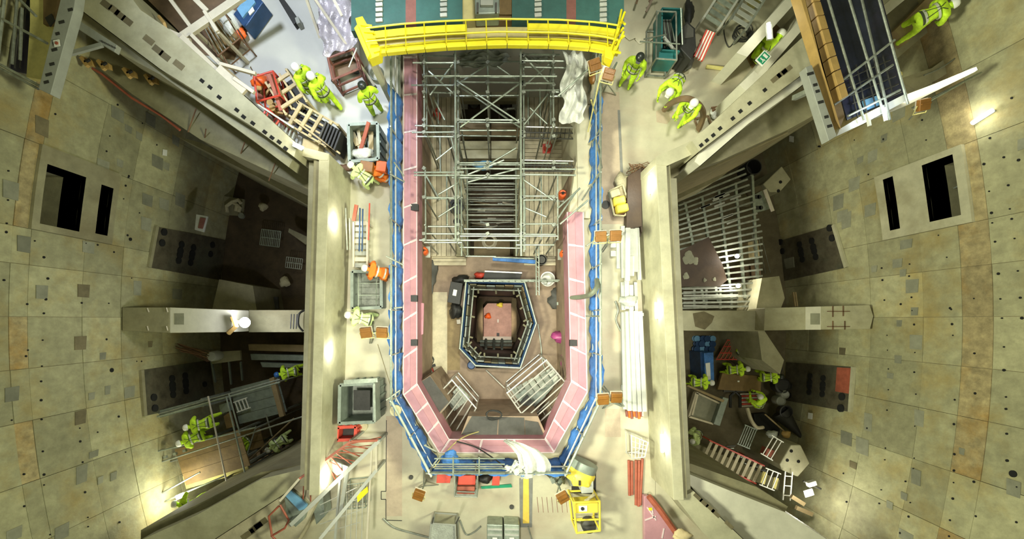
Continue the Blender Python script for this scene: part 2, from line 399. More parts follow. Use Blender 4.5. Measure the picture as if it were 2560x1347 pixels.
RP = [(2252, 285, 16, 14), (2186, 390, 12, 14), (2155, 400, 8, 8), (2215, 345, 8, 9), (2270, 610, 15, 11), (2285, 715, 16, 17), (2248, 658, 12, 11), (2262, 682, 8, 9), (2291, 778, 9, 10), (2295, 855, 16, 18), (2253, 808, 7, 8),
      (2250, 898, 9, 10), (2230, 939, 8, 7), (2303, 1045, 12, 20), (2295, 1192, 12, 19), (2265, 1240, 8, 9), (2229, 1262, 8, 9), (2175, 1055, 10, 22), (2120, 1095, 14, 16), (2160, 1115, 16, 20), (2140, 460, 14, 16), (2110, 540, 13, 14),
      (2180, 525, 14, 15), (2410, 1128, 7, 8), (2470, 310, 0, 0), (2270, 1340, 18, 12), (2540, 1220, 18, 20), (2190, 672, 7, 8), (2120, 550, 12, 20), (2560, 360, 10, 14), (2100, 505, 13, 18), (2065, 610, 12, 13)]
RPD = [(2110, 878, 8, 9), (2137, 1162, 9, 8), (2005, 640, 11, 10)]
for side, root, lst, m_ in ((-1, WL, LP, 'patch'), (-1, WL, LPD, 'patchd'), (1, WR, RP, 'patch'), (1, WR, RPD, 'patchd')):
    for (x, y, hw, hh) in lst:
        if hw == 0: continue
        sl = (x - NX) and (y - NY) / (x - NX)
        pts = [(x - hw, y - hh - sl * hw), (x + hw, y - hh + sl * hw), (x + hw - 2, y + hh + sl * hw), (x - hw, y + hh - sl * hw)]
        struct('repair_patch', quad_on_wall(MB(), side, pts, 0.05, 0.068), m_, root)
# formwork tie holes
LH = [(15, 500), (12, 558), (10, 580), (5, 700), (16, 427), (82, 602), (105, 643), (115, 696), (110, 748), (63, 760), (65, 875), (105, 783), (102, 850), (200, 757), (268, 758), (262, 848), (210, 608), (240, 612), (281, 630), (325, 695),
      (315, 588), (345, 532), (305, 497), (310, 464), (317, 443), (115, 370), (133, 285), (290, 262), (367, 259), (270, 340), (262, 378), (388, 362), (352, 308), (318, 440), (460, 800), (100, 915), (98, 953), (98, 1000), (99, 1048), (102, 1128), (105, 1186), (105, 1212),
      (55, 1265), (275, 925), (293, 1041), (196, 1103), (202, 1155), (208, 1230), (215, 1293), (120, 1336), (216, 1316), (195, 1070), (240, 1080), (55, 1185), (60, 890), (24, 1050), (338, 903), (350, 903), (310, 1130), (295, 1305)]
RH = [(2552, 400), (2535, 245), (2310, 300), (2320, 350), (2213, 348), (2050, 366), (2053, 366), (2480, 345), (2465, 410), (2515, 393), (2478, 478), (2526, 463), (2530, 522), (2484, 532), (2486, 557), (2535, 547), (2542, 596), (2493, 604), (2550, 677), (2501, 684), (2506, 747), (2556, 744), (2510, 795), (2560, 795), (2515, 867),
      (2440, 746), (2383, 773), (2285, 776), (2277, 690), (2278, 660), (2208, 670), (2210, 700), (2215, 750), (2283, 743), (2290, 811), (2222, 838), (2372, 643), (2380, 770), (2385, 810), (2387, 838), (2292, 881), (2223, 875), (2290, 930), (2225, 922), (2294, 985), (2225, 974), (2392, 999), (2443, 983), (2441, 883),
      (2515, 925), (2520, 992), (2520, 1022), (2522, 1084), (2523, 1151), (2538, 1184), (2548, 1217), (2547, 1305), (2222, 1025), (2292, 1065), (2218, 1120), (2216, 1149), (2290, 1145), (2288, 1171), (2390, 1060), (2391, 1135), (2390, 1176), (2389, 1206), (2387, 1246), (2268, 1203), (2207, 1224), (2202, 1258), (2280, 1256), (2276, 1291), (2255, 1332), (2380, 1300), (2120, 1254), (2112, 1183), (2172, 1070), (2378, 1340), (2440, 1204), (2445, 1290), (2256, 760), (2351, 588), (2140, 350), (2175, 436)]
for side, root, lst in ((-1, WL, LH), (1, WR, RH)):
    mb = MB()
    for x, y in lst: disc_on_wall(mb, side, x, y, random.choice((0.022, 0.03, 0.038)), 0.07, 8)
    o = struct('tie_hole', mb, 'black', root); o['kind'] = 'stuff'
for side, root, x, y, r_ in ((-1, WL, 275, 925, 0.075), (1, WR, 2538, 1184, 0.09), (-1, WL, 322, 598, .06)):
    mb = MB(); disc_on_wall(mb, side, x, y, r_, 0.075, 14); struct('core_hole', mb, 'black', root)
# conduit runs and cracks on the right wall's top band
# ---- embedded plates with bolt holes
def embed(side, root, quad, holes, red=None, label=None):
    a = struct('embedded_plate', quad_on_wall(MB(), side, quad, 0.03, 0.085), 'plate', root)
    for (x0, y0, x1, y1) in zip([q[0] for q in quad], [q[1] for q in quad], [q[0] for q in quad[1:] + quad[:1]], [q[1] for q in quad[1:] + quad[:1]]):
        if (x0 + x1) / 2 * side < (sum(q[0] for q in quad) / 4 + side * 45) * side: continue
        Ya, za = onwall(side, x0, y0); Yb, zb = onwall(side, x1, y1)
        mb = MB().bar(wpt(side, Ya, za, 0.10), wpt(side, Yb, zb, 0.10), 0.10, 0.14)
        struct('plate_edge', mb, 'beamc' if side > 0 else 'beamd', root)
    for x, y, r_ in holes:
        mb = MB(); disc_on_wall(mb, side, x, y, r_ * 1.3, 0.15, 14, 0.08); struct('bolt_hole', mb, 'black', root)
    if red:
        struct('rusty_plate', quad_on_wall(MB(), side, red, 0.085, 0.10), 'redrust', root)
def trio(x, y, dx, dy, r=.11):
    return [(x, y, r), (x + dx, y + dy, r * 1.15), (x + 1.6 * dx, y + 1.6 * dy, r * 1.1), (x + 2.5 * dx, y + 2.5 * dy, r)]
embed(-1, WL, [(385, 566), (560, 600), (548, 700), (366, 668)],
      [(403, 580, .11), (398, 607, .11)] + trio(447, 611, -3, 16) + trio(477, 619, -3, 15) + [(525, 612, .11), (520, 635, .11)])
embed(-1, WL, [(347, 925), (520, 900), (535, 1000), (355, 1040)],
      [(377, 993, .11), (380, 1020, .11)] + trio(423, 946, 1, 16) + trio(456, 939, 1, 15) + [(505, 960, .10)])
embed(1, WR, [(1925, 610), (2090, 562), (2122, 668), (1950, 705)],
      [(2081, 570, .11), (2087, 595, .11)] + trio(2036, 602, 4, 16) + trio(2005, 611, 3, 15) + [(1957, 605, .11), (1962, 628, .11)] + trio(1924, 618, 3, 13))
embed(1, WR, [(1970, 905), (2140, 917), (2132, 1030), (1965, 1000)],
      [(2112, 991, .12), (2109, 1020, .12)] + trio(2032, 940, -1, 16, .1) + trio(2065, 945, -1, 16, .1) + [(1981, 965, .11), (1979, 988, .11)],
      red=[(2098, 918), (2138, 920), (2134, 985), (2094, 978)])
# ---- pit floors, deck
def pr(name, m_, pts, z1, z0, parent=None, bevel=0.0):
    return struct(name, MB().prism(poly(pts, z1), z1, z0), m_, parent, bevel)
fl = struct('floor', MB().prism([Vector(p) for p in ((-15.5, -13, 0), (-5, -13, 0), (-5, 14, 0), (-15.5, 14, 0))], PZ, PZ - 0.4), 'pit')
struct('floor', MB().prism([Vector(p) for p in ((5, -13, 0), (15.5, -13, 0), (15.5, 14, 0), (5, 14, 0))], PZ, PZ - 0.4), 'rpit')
# deck (z = 0), in slabs round the reactor pit; each slab goes down to the pit's floor
ZB = -4.6
deck = pr('floor', 'deck', [(852, 385), (1000, 385), (1000, 985), (1090, 1150), (1090, 1420), (852, 1420)], 0, ZB)
pr('floor', 'deck', [(1090, 1150), (1402, 1150), (1402, 1420), (1090, 1420)], 0, ZB)
pr('floor', 'deck', [(1480, 100), (1480, 985), (1402, 1150), (1402, 1420), (1640, 1420), (1630, 420), (1730, 380), (1990, 200), (2230, -90), (1480, -90)], 0, ZB)
pr('floor', 'bluedeck', [(330, -90), (1480, -90), (1480, 100), (1000, 100), (1000, 385), (852, 385), (852, 440), (812, 423), (478, 114)], 0, ZB)
pr('floor', 'deck', [(240, 1420), (500, 1300), (800, 1130), (852, 1130), (852, 1420)], -0.02, ZB)
pr('floor', 'deck', [(1636, 1130), (1672, 1130), (1960, 1420), (1636, 1420)], -0.02, ZB)
# ---- parapet walls beside the deck: stepped copings over a full-height wall
def vstrip(x0, x1, y0, y1, k, z1, z0, name, m_, parent=None):
    return pr(name, m_, [(x0 + k * (y0 - 400), y0), (x1 + k * (y0 - 400), y0), (x1 + k * (y1 - 400), y1), (x0 + k * (y1 - 400), y1)], z1, z0, parent, 0.012)
wil = vstrip(797, 823, 385, 1238, -0.03, 1.8, PZ, 'wall_inner_left', 'beamc')
vstrip(784, 799, 388, 1225, -0.03, 1.72, 0, 'coping_ledge', 'beamd', wil)
vstrip(772, 787, 405, 1215, -0.028, 1.5, -2, 'coping_ledge', 'beamc', wil)
vstrip(783, 799, 455, 1200, -0.028, 0.7, PZ, 'wall_footing', 'beamd', wil)
pr('coping_ledge', 'beamc', [(737, 362), (822, 384), (820, 400), (800, 400), (730, 384)], 1.81, PZ, wil)
pr('coping_ledge', 'beamd', [(733, 392), (800, 412), (797, 470), (712, 428)], 0.2, PZ, wil)
wir = vstrip(1640, 1666, 392, 1250, 0.052, 1.8, PZ, 'wall_inner_right', 'beamc')
vstrip(1664, 1675, 400, 1245, 0.052, 1.72, 0, 'coping_ledge', 'beamd', wir)
vstrip(1673, 1690, 445, 1240, 0.045, 1.4, PZ, 'wall_footing', 'beamc', wir)
pr('coping_ledge', 'beamc', [(1640, 392), (1728, 352), (1745, 368), (1740, 382), (1668, 414), (1640, 412)], 1.81, PZ, wir)
pr('coping_ledge', 'beamd', [(1668, 412), (1738, 380), (1745, 410), (1672, 450)], 0.8, PZ, wir)
# small marks and cast fixings along both inner faces
# ---- slanting walls at the four corners of the pits
def fix_holes(root, pts, z, w_=0.13, l_=0.26, ang=0.0, m_='black'):
    for x, y in pts:
        struct('fixing_recess', MB().box(P(x, y, z + 0.004), (l_, w_, 0.012), ang), m_, root)  # dark box on the surface, the recess shade is its colour
dul = pr('wall_upper_left', 'beamc', [(290, -60), (351, 25), (430, 78), (635, 262), (743, 360), (735, 392), (640, 322), (400, 172), (187, 13), (110, -60)], 2.2, -3)
pr('side_ledge', 'beamc', [(110, -60), (187, 15), (400, 174), (640, 324), (735, 392), (722, 418), (634, 352), (400, 186), (290, 128), (180, 36), (60, -60)], 1.7, -4, dul)
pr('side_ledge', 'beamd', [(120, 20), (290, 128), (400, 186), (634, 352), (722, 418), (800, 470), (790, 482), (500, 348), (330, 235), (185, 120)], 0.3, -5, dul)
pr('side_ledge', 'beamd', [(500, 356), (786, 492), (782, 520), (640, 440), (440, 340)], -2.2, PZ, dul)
fix_holes(dul, [(266, 12), (286, 25), (300, 38), (318, 52), (372, 100), (395, 125), (412, 140), (447, 162)], 2.2, 0.16, 0.30, R(-38), 'patchd')
fix_holes(dul, [(505, 202), (525, 218), (548, 243), (592, 275), (609, 292), (632, 308), (662, 330), (680, 344), (698, 355), (714, 371)], 2.2, 0.09, 0.12, R(-38))
dur = pr('wall_upper_right', 'beamc', [(1730, 352), (1841, 250), (2001, 98), (2240, -90), (2330, -90), (2000, 190), (1871, 285), (1748, 378)], 2.2, -3)
pr('side_ledge', 'pale', [(1748, 380), (1871, 287), (2000, 192), (2330, -90), (2370, -90), (2001, 216), (1871, 309), (1750, 414), (1736, 404)], 1.9, -4, dur)
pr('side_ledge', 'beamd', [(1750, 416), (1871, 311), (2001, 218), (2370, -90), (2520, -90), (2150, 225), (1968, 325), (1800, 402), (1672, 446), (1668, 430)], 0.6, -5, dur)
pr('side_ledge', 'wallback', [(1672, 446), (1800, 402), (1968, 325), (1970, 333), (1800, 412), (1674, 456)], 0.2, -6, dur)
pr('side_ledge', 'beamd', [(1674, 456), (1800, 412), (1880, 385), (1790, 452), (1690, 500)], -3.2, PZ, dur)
fix_holes(dur, [(1753, 363), (1767, 351), (1783, 338), (1800, 321), (1832, 296), (1851, 278), (1874, 258), (1912, 225)], 2.2, 0.09, 0.10, R(40))
fix_holes(dur, [(1940, 195), (1955, 183), (1967, 175)], 2.2, 0.12, 0.3, R(40), 'patchd')
dll = pr('wall_lower_left', 'beamc', [(770, 1176), (708, 1236), (540, 1345), (440, 1420), (230, 1420), (352, 1350), (492, 1287), (653, 1197), (757, 1172)], 1.2, -6)
pr('side_ledge', 'beamd', [(757, 1160), (653, 1180), (490, 1262), (352, 1325), (352, 1350), (492, 1287), (653, 1197), (757, 1172)], 0.6, PZ, dll)
pr('side_ledge', 'plank', [(770, 1178), (800, 1240), (745, 1347), (700, 1420), (440, 1420), (540, 1347), (708, 1238)], 0.9, -5, dll)
fix_holes(dll, [(620, 1335), (640, 1318), (652, 1308)], 0.9, 0.16, 0.42, R(35), 'patchd')
dlr = pr('wall_lower_right', 'beamc', [(1692, 1247), (1735, 1228), (1793, 1286), (1860, 1350), (1930, 1420), (1850, 1420), (1756, 1330)], 1.6, -5)
pr('side_ledge', 'pale', [(1711, 1180), (1809, 1220), (1962, 1280), (2071, 1350), (2180, 1420), (1930, 1420), (1860, 1348), (1793, 1284), (1736, 1226), (1716, 1200)], 1.2, -6, dlr)
pr('side_ledge', 'beamd', [(1725, 1158), (1891, 1217), (1970, 1266), (1962, 1280), (1809, 1220), (1718, 1182)], 0.8, PZ, dlr)
fix_holes(dlr, [(1745, 1243), (1760, 1257), (1776, 1270), (1789, 1283), (1823, 1312)], 1.6, 0.10, 0.28, R(-43), 'patchd')
# ---- cross walls and bracket beams in the side pits
pr('wall_cross_left', 'beamd', [(622, 775), (770, 775), (770, 830), (622, 830)], -3.4, PZ)
bl = pr('beam_left', 'pale', [(424, 768), (580, 774), (580, 830), (424, 832)], -2.2, -3.3, None, 0.02)
pr('beam_root', 'beamd', [(305, 768), (424, 768), (424, 832), (305, 826)], -2.2, -3.4, bl, 0.02)
pr('beam_patch', 'patch', [(436, 783), (460, 783), (460, 811), (436, 811)], -2.19, -2.25, bl)
pr('wall_footing', 'beamd', [(548, 698), (632, 714), (642, 775), (530, 775)], -5.5, PZ)
br_ = pr('wall_cross_right', 'beamc', [(1706, 776), (1912, 776), (1912, 828), (1706, 826)], -3.4, PZ)
pr('dark_patch', 'patchd', [(1732, 783), (1760, 778), (1786, 790), (1780, 806), (1762, 824), (1738, 816)], -3.392, -3.5, br_)  # darker irregular patch on the cross wall top
bR = pr('beam_right', 'beamc', [(1912, 770), (2175, 762), (2184, 790), (2176, 822), (1910, 826)], -2.8, -3.9, None, 0.02)
pr('beam_patch', 'patch', [(2026, 783), (2050, 783), (2050, 811), (2026, 811)], -2.79, -2.85, bR)
pr('beam_band', 'pale', [(2014, 767), (2052, 766), (2052, 824), (2014, 824)], -2.795, -2.9, bR)
for a, b in (((2068, 778), (2124, 778)), ((2068, 816), (2124, 816)), ((2082, 765), (2082, 792)), ((2108, 764), (2108, 790)), ((2082, 802), (2082, 824)), ((2112, 802), (2112, 824))):
    struct('rebar_cross', MB().bar(P(*a, -2.78), P(*b, -2.78), 0.03, 0.02), 'rebar', bR)
for a, b in (((368, 770), (372, 780)), ((416, 769), (419, 780)), ((368, 815), (371, 826)), ((416, 815), (419, 826))):
    struct('rebar_stub', MB().bar(P(*a, -2.18), P(*b, -2.18), 0.03, 0.03), 'cream', bl)
pr('wall_footing', 'beamc', [(1905, 695), (1948, 690), (1962, 745), (1950, 776), (1890, 776)], -4.2, PZ)
pr('wall_footing', 'beamc', [(1912, 828), (1960, 900), (1950, 935), (1905, 900), (1895, 828)], -4.6, PZ)
pr('wall_footing', 'beamd', [(1845, 715), (1903, 705), (1890, 776), (1842, 776)], -5.2, PZ)
pr('wall_footing', 'beamd', [(1868, 828), (1900, 828), (1908, 895), (1875, 890)], -5.6, PZ)
def bolt_block(lbl, pts, z, h, holes, root_label):
    r_ = thing('concrete_block', lbl, 'concrete block', P(sum(p[0] for p in pts) / len(pts), sum(p[1] for p in pts) / len(pts), z - h))
    wpart('body', MB().prism(poly(pts, z), z, z - h), 'beamc', r_, bevel=0.04)
    for x, y in holes:
        wpart('hole', MB().lathe([(0.07, -0.02), (0.07, 0.012)], P(x, y, z), 12), 'black', r_)
    return r_
bolt_block('wedge shaped concrete block with two small holes high on the right pit wall', [(1908, 460), (1955, 415), (1978, 448), (1950, 480), (1925, 480)], -5.4, 2.6, [(1951, 455), (1946, 477)], '')
bolt_block('rounded concrete block with slots beside the white ladder frames', [(1950, 1160), (1978, 1112), (2002, 1112), (2025, 1158), (1995, 1192), (1955, 1175)], -5.0, 3.0, [(1996, 1153), (1968, 1150), (1978, 1127)], '')
# pit-side thickening on lower right
pr('trim_1', 'beamd', [(1722, 1100), (1790, 1130), (1950, 1200), (1945, 1225), (1800, 1170), (1722, 1140)], -6.3, PZ)
# brown covered floor behind the white trusses, and the coating seams
pr('floor', 'brownfl', [(330, -40), (600, -40), (618, 60), (585, 150), (500, 135), (430, 60)], 0.02, -0.05)
# ================================================================ reactor pit
PF = -4.0
# pit floor in slabs (so the shaft and the slot stay open)
pitfl = pr('floor', 'pitfl', [(1040, 640), (1460, 640), (1460, 701), (1040, 701)], PF, -4.6)
pr('floor', 'pitfl', [(1040, 701), (1165, 701), (1149, 874), (1040, 874)], PF, -4.6)
pr('floor', 'pitfl', [(1312, 701), (1460, 701), (1460, 808), (1341, 808)], PF, -4.6)
pr('floor', 'pitfl', [(1341, 808), (1460, 808), (1460, 920), (1301, 920)], PF, -4.6)
pr('floor', 'pitfl', [(1040, 874), (1149, 874), (1189, 914), (1189, 920), (1040, 920)], PF, -4.6)
pr('floor', 'pitfl', [(1040, 920), (1460, 920), (1460, 1160), (1040, 1160)], PF, -4.6)
pr('floor', 'brownfl', [(1040, 100), (1460, 100), (1460, 220), (1040, 220)], -4.3, -4.6)
pr('floor', 'pitfl', [(1040, 220), (1150, 220), (1150, 640), (1040, 640)], PF - .1, -4.6)
pr('floor', 'pitfl', [(1300, 220), (1460, 220), (1460, 640), (1300, 640)], PF - .1, -4.6)
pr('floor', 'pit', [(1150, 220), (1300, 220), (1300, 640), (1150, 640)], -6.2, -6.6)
# pale lane on the left of the pit floor
pr('floor_slab', 'plank', [(1078, 730), (1118, 730), (1118, 935), (1078, 935)], PF + .01, PF - .05, pitfl)
pr('floor_slab', 'plankb', [(1100, 740), (1150, 740), (1150, 925), (1100, 925)], PF + .006, PF - .05, pitfl)
# boards of the left and right bays, each a plank
for i, x in enumerate(range(1068, 1142, 12)):
    for y0, y1 in ((240, 430), (432, 640)):
        struct('plank', MB().prism(poly([(x, y0), (x + 11, y0), (x + 11, y1), (x, y1)], -3.6 + random.uniform(0, .02)), -3.6 + random.uniform(0, .02), -3.66), 'plank', pitfl)
for i, x in enumerate(range(1312, 1404, 12)):
    for y0, y1 in ((240, 330), (430, 640)):
        struct('plank', MB().prism(poly([(x, y0), (x + 11, y0), (x + 11, y1), (x, y1)], -3.6), -3.6 + random.uniform(0, .02), -3.66), 'plank', pitfl)
for i, y in enumerate(range(332, 402, 10)):
    struct('plank', MB().prism(poly([(1312, y), (1450, y + 3), (1450, y + 12), (1312, y + 9)], -3.4), -3.4 + random.uniform(0, .02), -3.5), 'plank', pitfl)
for i, y in enumerate(range(610, 664, 9)):
    for x0, x1 in ((1075, 1165), (1310, 1400)):
        struct('plank', MB().prism(poly([(x0, y), (x1, y), (x1, y + 8), (x0, y + 8)], -3.8), -3.8 + random.uniform(0, .02), -3.86), 'plank', pitfl)
# beams and slabs across the middle slot
for (y0, y1, z, m_) in ((222, 238, -3.2, 'pale'), (238, 252, -3.4, 'beamd'), (305, 322, -3.0, 'plankb'), (322, 341, -3.1, 'plankb'), (352, 372, -3.0, 'beamc'), (372, 396, -3.1, 'beamc'), (396, 402, -3.3, 'beamd')):
    a = thing('cross_beam', {222: 'pale concrete beam across the slot nearest the yellow walkway', 238: 'narrow dull beam against the pale cross beam', 305: 'brown timber cross beam, the farther of the brown pair', 322: 'brown timber cross beam, the nearer of the brown pair',
        352: 'grey slab beam just below the brown timber pair', 372: 'broad grey slab beam farther from the brown timber pair', 396: 'thin dull edge beam above the sky blue bundle'}[y0], 'beam', P(1228, (y0 + y1) / 2, z - .3))
    wpart('beam_half', MB().prism(poly([(1150, y0), (1226, y0), (1226, y1), (1150, y1)], z), z, z - .3), m_, a, bevel=.01)
    wpart('beam_half', MB().prism(poly([(1228, y0), (1304, y0), (1304, y1), (1228, y1)], z), z, z - .3), m_, a, bevel=.01)
# channel walls either side of the deep slot
pr('slot_wall', 'beamd', [(1140, 400), (1166, 400), (1166, 640), (1140, 640)], -3.5, -6.4, pitfl)
pr('slot_wall', 'beamd', [(1288, 400), (1312, 400), (1312, 640), (1288, 640)], -3.5, -6.4, pitfl)
st = thing('steel_grille', 'dark barred grille with thin cross rungs in the deep slot', 'grille', P(1228, 545, -6.2))
for k, y in enumerate(range(440, 570, 9)):
    z = -4.2 - k * .08
    wpart('rung', T(P(1166, y, z), P(1290, y - 1, z), .018), 'galvd', st)
for x in (1168, 1288): wpart('side_bar', T(P(x, 436, -4.1), P(x, 570, -5.4), .03), 'galvd', st)
pr('slot_slab', 'plankb', [(1185, 600), (1275, 600), (1275, 640), (1185, 640)], -5.9, -6.2, pitfl)
# slot debris: planks laid at odd angles
for k in range(14):
    x, y = random.uniform(1180, 1275), random.uniform(500, 600); a = random.uniform(-.4, .4)
    solo('offcut', MB().box(P(x, y, -6.12 + .02 * k), (random.uniform(.3, .9), .07, .05), a), random.choice(('plankb', 'galvd', 'plank')), 'small timber or steel offcut lying at the bottom of the deep slot', 'offcut', 'offcuts at the bottom of the slot')
# --- deck edge kerb and blue guard railing round the pit
def seg_pts(a, b, n): return [(a[0] + (b[0] - a[0]) * t / n, a[1] + (b[1] - a[1]) * t / n) for t in range(n + 1)]
RING = [(1000, 150), (1000, 985), (1088, 1150), (1402, 1150), (1480, 985), (1480, 150)]       # base line, pixels at z = 0
gr = thing('guard_railing', 'blue netted tube railing that rings the pink edged pit', 'railing', P(1240, 1150, 0))
for i in range(5):
    a, b = RING[i], RING[i + 1]
    L_ = (P(*b) - P(*a)).length; n = max(2, round(L_ / 1.25))
    pts = seg_pts(a, b, n)
    for k, p in enumerate(pts[:-1] if i < 4 else pts):
        q = P(*p); wpart('post', T(q, q + Vector((0, 0, 1.25)), .024), 'galv', gr)
    for h in (.15, .62, 1.12, 1.2):
        A, B = P(*a), P(*b); A.z = B.z = h
        wpart('rail', T(A + (A - B).normalized() * .1, B + (B - A).normalized() * .12, .026), 'galv' if h != .62 else 'alu', gr)
    for k in range(n):
        if (i, k) in ((0, 0), (4, n - 1)): continue
        A, B = P(*pts[k]), P(*pts[k + 1]); d = (B - A); nrm = Vector((-d.y, d.x, 0)).normalized()
        if nrm.dot(P(1240, 640) - A) < 0: nrm = -nrm
        ph = random.uniform(0, 6); top = random.choice((1.12, 1.1, .95)) if random.random() < .85 else .6
        def fn(u, v, A=A, d=d, nrm=nrm, ph=ph, top=top):
            p = A + d * u + nrm * (.06 - .16 * v + .035 * math.sin(9 * u + ph + 4 * v) + .02 * math.sin(23 * u + ph))
            p.z = .05 + (top - .05) * v - .04 * math.sin(math.pi * u) * v; return p
        mb = MB(); base = fn
        nu, nv = 12, 5
        for ii in range(nu + 1):
            for jj in range(nv + 1): mb.v.append(Vector(fn(ii / nu, jj / nv)))
        for ii in range(nu):
            for jj in range(nv):
                q = ii * (nv + 1) + jj; mb.f.append((q, q + nv + 1, q + nv + 2, q + 1))
        mb.smooth = True
        o = wpart('netting_panel', mb, 'blue', gr)
        sm = o.modifiers.new('thick', 'SOLIDIFY'); sm.thickness = .012
# short scaffold stubs that clamp across the railing
for a, b in (((985, 405), (1010, 440)), ((975, 435), (1012, 455)), ((965, 640), (1008, 662)), ((985, 770), (1005, 768)), ((965, 1000), (1000, 975)), ((1465, 615), (1505, 590)), ((1465, 790), (1502, 790)), ((1080, 1165), (1100, 1140)), ((1455, 500), (1500, 430)), ((1505, 420), (1490, 350)), ((1060, 1112), (1090, 1128))):
    wpart('brace_tube', T(P(*a, 1.25), P(*b, 1.1), .024), 'galvd', gr)
# --- pink faced ledge (sheeted kerb), segment by segment with tape bands
OUT = [(1009, 140), (1008, 985), (1098, 1131), (1384, 1131), (1468, 980), (1458, 530)]
INN = [(1042, 140), (1042, 958), (1122, 1098), (1362, 1098), (1428, 955), (1418, 530)]
pk = thing('pink_sheeted_kerb', 'glossy pink sheet facing with white tape bands round the pit edge', 'edge lining', P(1240, 1130, -.4))
def lerp(a, b, t): return (a[0] + (b[0] - a[0]) * t, a[1] + (b[1] - a[1]) * t)
nseg = [9, 3, 3, 3, 5]
pit_kerb = None
for i in range(5):
    q_ = [RING[i], RING[i + 1], lerp(OUT[i + 1], INN[i + 1], .88), lerp(OUT[i], INN[i], .88)]
    if i == 0: q_[0] = (1000, 100); q_[3] = (q_[3][0], 100)
    o_ = struct('kerb', MB().prism([P(*q_[0], 0), P(*q_[1], 0), P(*q_[2], -.22), P(*q_[3], -.22)], -.24, -.6), 'deck', deck)
    struct('kerb_wall', MB().prism([P(*q_[0], 0), P(*q_[1], 0), P(*q_[2], -.22), P(*q_[3], -.22)], -.6, PF - .5), 'pitfl', deck)
pr('kerb', 'deck', [(1482, 100), (1482, 545), (1446, 545), (1438, 100)], -.1, PF - .5, deck)
for i in range(5):
    for k in range(nseg[i]):
        t0, t1 = k / nseg[i], (k + 1) / nseg[i]
        o0, o1 = lerp(OUT[i], OUT[i + 1], t0), lerp(OUT[i], OUT[i + 1], t1)
        n0, n1 = lerp(INN[i], INN[i + 1], t0), lerp(INN[i], INN[i + 1], t1)
        m0, m1 = lerp(o0, n0, .52), lerp(o1, n1, .52)
        vs = [P(*o0, -.06), P(*o1, -.06), P(*m0, -.02), P(*m1, -.02), P(*n0, -.22), P(*n1, -.22), P(*lerp(o0, n0, 1.0), -1.3), P(*lerp(o1, n1, 1.0), -1.3)]
        vs[6] = Vector((vs[4].x, vs[4].y, -1.2)); vs[7] = Vector((vs[5].x, vs[5].y, -1.2))
        pass
        mb = MB().add(vs[:4], [(0, 1, 3, 2)])
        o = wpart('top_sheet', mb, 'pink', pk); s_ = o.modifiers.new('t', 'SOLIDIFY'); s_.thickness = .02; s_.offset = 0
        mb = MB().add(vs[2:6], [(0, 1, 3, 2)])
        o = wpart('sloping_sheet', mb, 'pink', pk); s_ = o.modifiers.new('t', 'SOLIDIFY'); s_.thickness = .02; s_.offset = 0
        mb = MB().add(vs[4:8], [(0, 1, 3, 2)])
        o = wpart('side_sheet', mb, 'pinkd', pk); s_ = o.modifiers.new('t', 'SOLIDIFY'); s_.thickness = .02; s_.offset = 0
        e = .04
        wpart('tape_band', MB().bar(P(*lerp(o0, o1, e), -.035), P(*lerp(m0, m1, e), .005), .05, .012).bar(P(*lerp(m0, m1, e), .005), P(*lerp(n0, n1, e), -.195), .07, .012), 'tape', pk)
    wpart('edge_tape', T(P(*OUT[i], -.03), P(*OUT[i + 1], -.03), .02), 'tape', pk)
    wpart('edge_tape', T(P(*INN[i], -.2), P(*INN[i + 1], -.2), .016), 'tape', pk)
for x, y, s_ in ((1036, 519, 1), (1034, 746, 1), (1034, 856, 1), (1434, 857, -1)):
    wpart('notch', MB().box(P(x, y, -.10), (.26, .2, .16)), 'rubber', pk)
# hanging pink flaps and magenta bags
for nm, lb, pts, z, m_ in (('sheet_flap', 'pink foil flap hanging inside the left pit edge', [(1040, 755), (1060, 758), (1058, 835), (1040, 842)], -1.0, 'pinkd'),):
    solo(nm, MB().prism(poly(pts, z), z, z - .03), m_, lb, 'sheet')
def lump(c, r, seed, n=20, squash=.6):
    rn = random.Random(seed); mb = MB(); mb.smooth = True; m = 12
    for i in range(m + 1):
        th = math.pi * i / m
        for j in range(n):
            ph = 2 * math.pi * j / n
            k = 1 + .16 * math.sin(3 * ph + seed + 2 * th) + .09 * math.sin(7 * ph + 3 * th + seed * 2) + rn.uniform(-.03, .03)
            mb.v.append(Vector(c) + Vector((r[0] * k * math.sin(th) * math.cos(ph), r[1] * k * math.sin(th) * math.sin(ph), r[2] * math.cos(th) * (1 if i < m / 2 else squash))))
    for i in range(m):
        for j in range(n):
            a = i * n + j; b = i * n + (j + 1) % n; mb.f.append((a, a + n, b + n, b))
    return mb
solo('magenta_bag', lump(P(1407, 842, -2.9), (.42, .25, .3), 3), 'magenta', 'magenta plastic bag hanging by the right pit edge', 'bag')
solo('magenta_bag', lump(P(1418, 898, -2.8), (.25, .5, .25), 5), 'magenta', 'dark magenta bundle below the magenta bag at the right pit edge', 'bag')
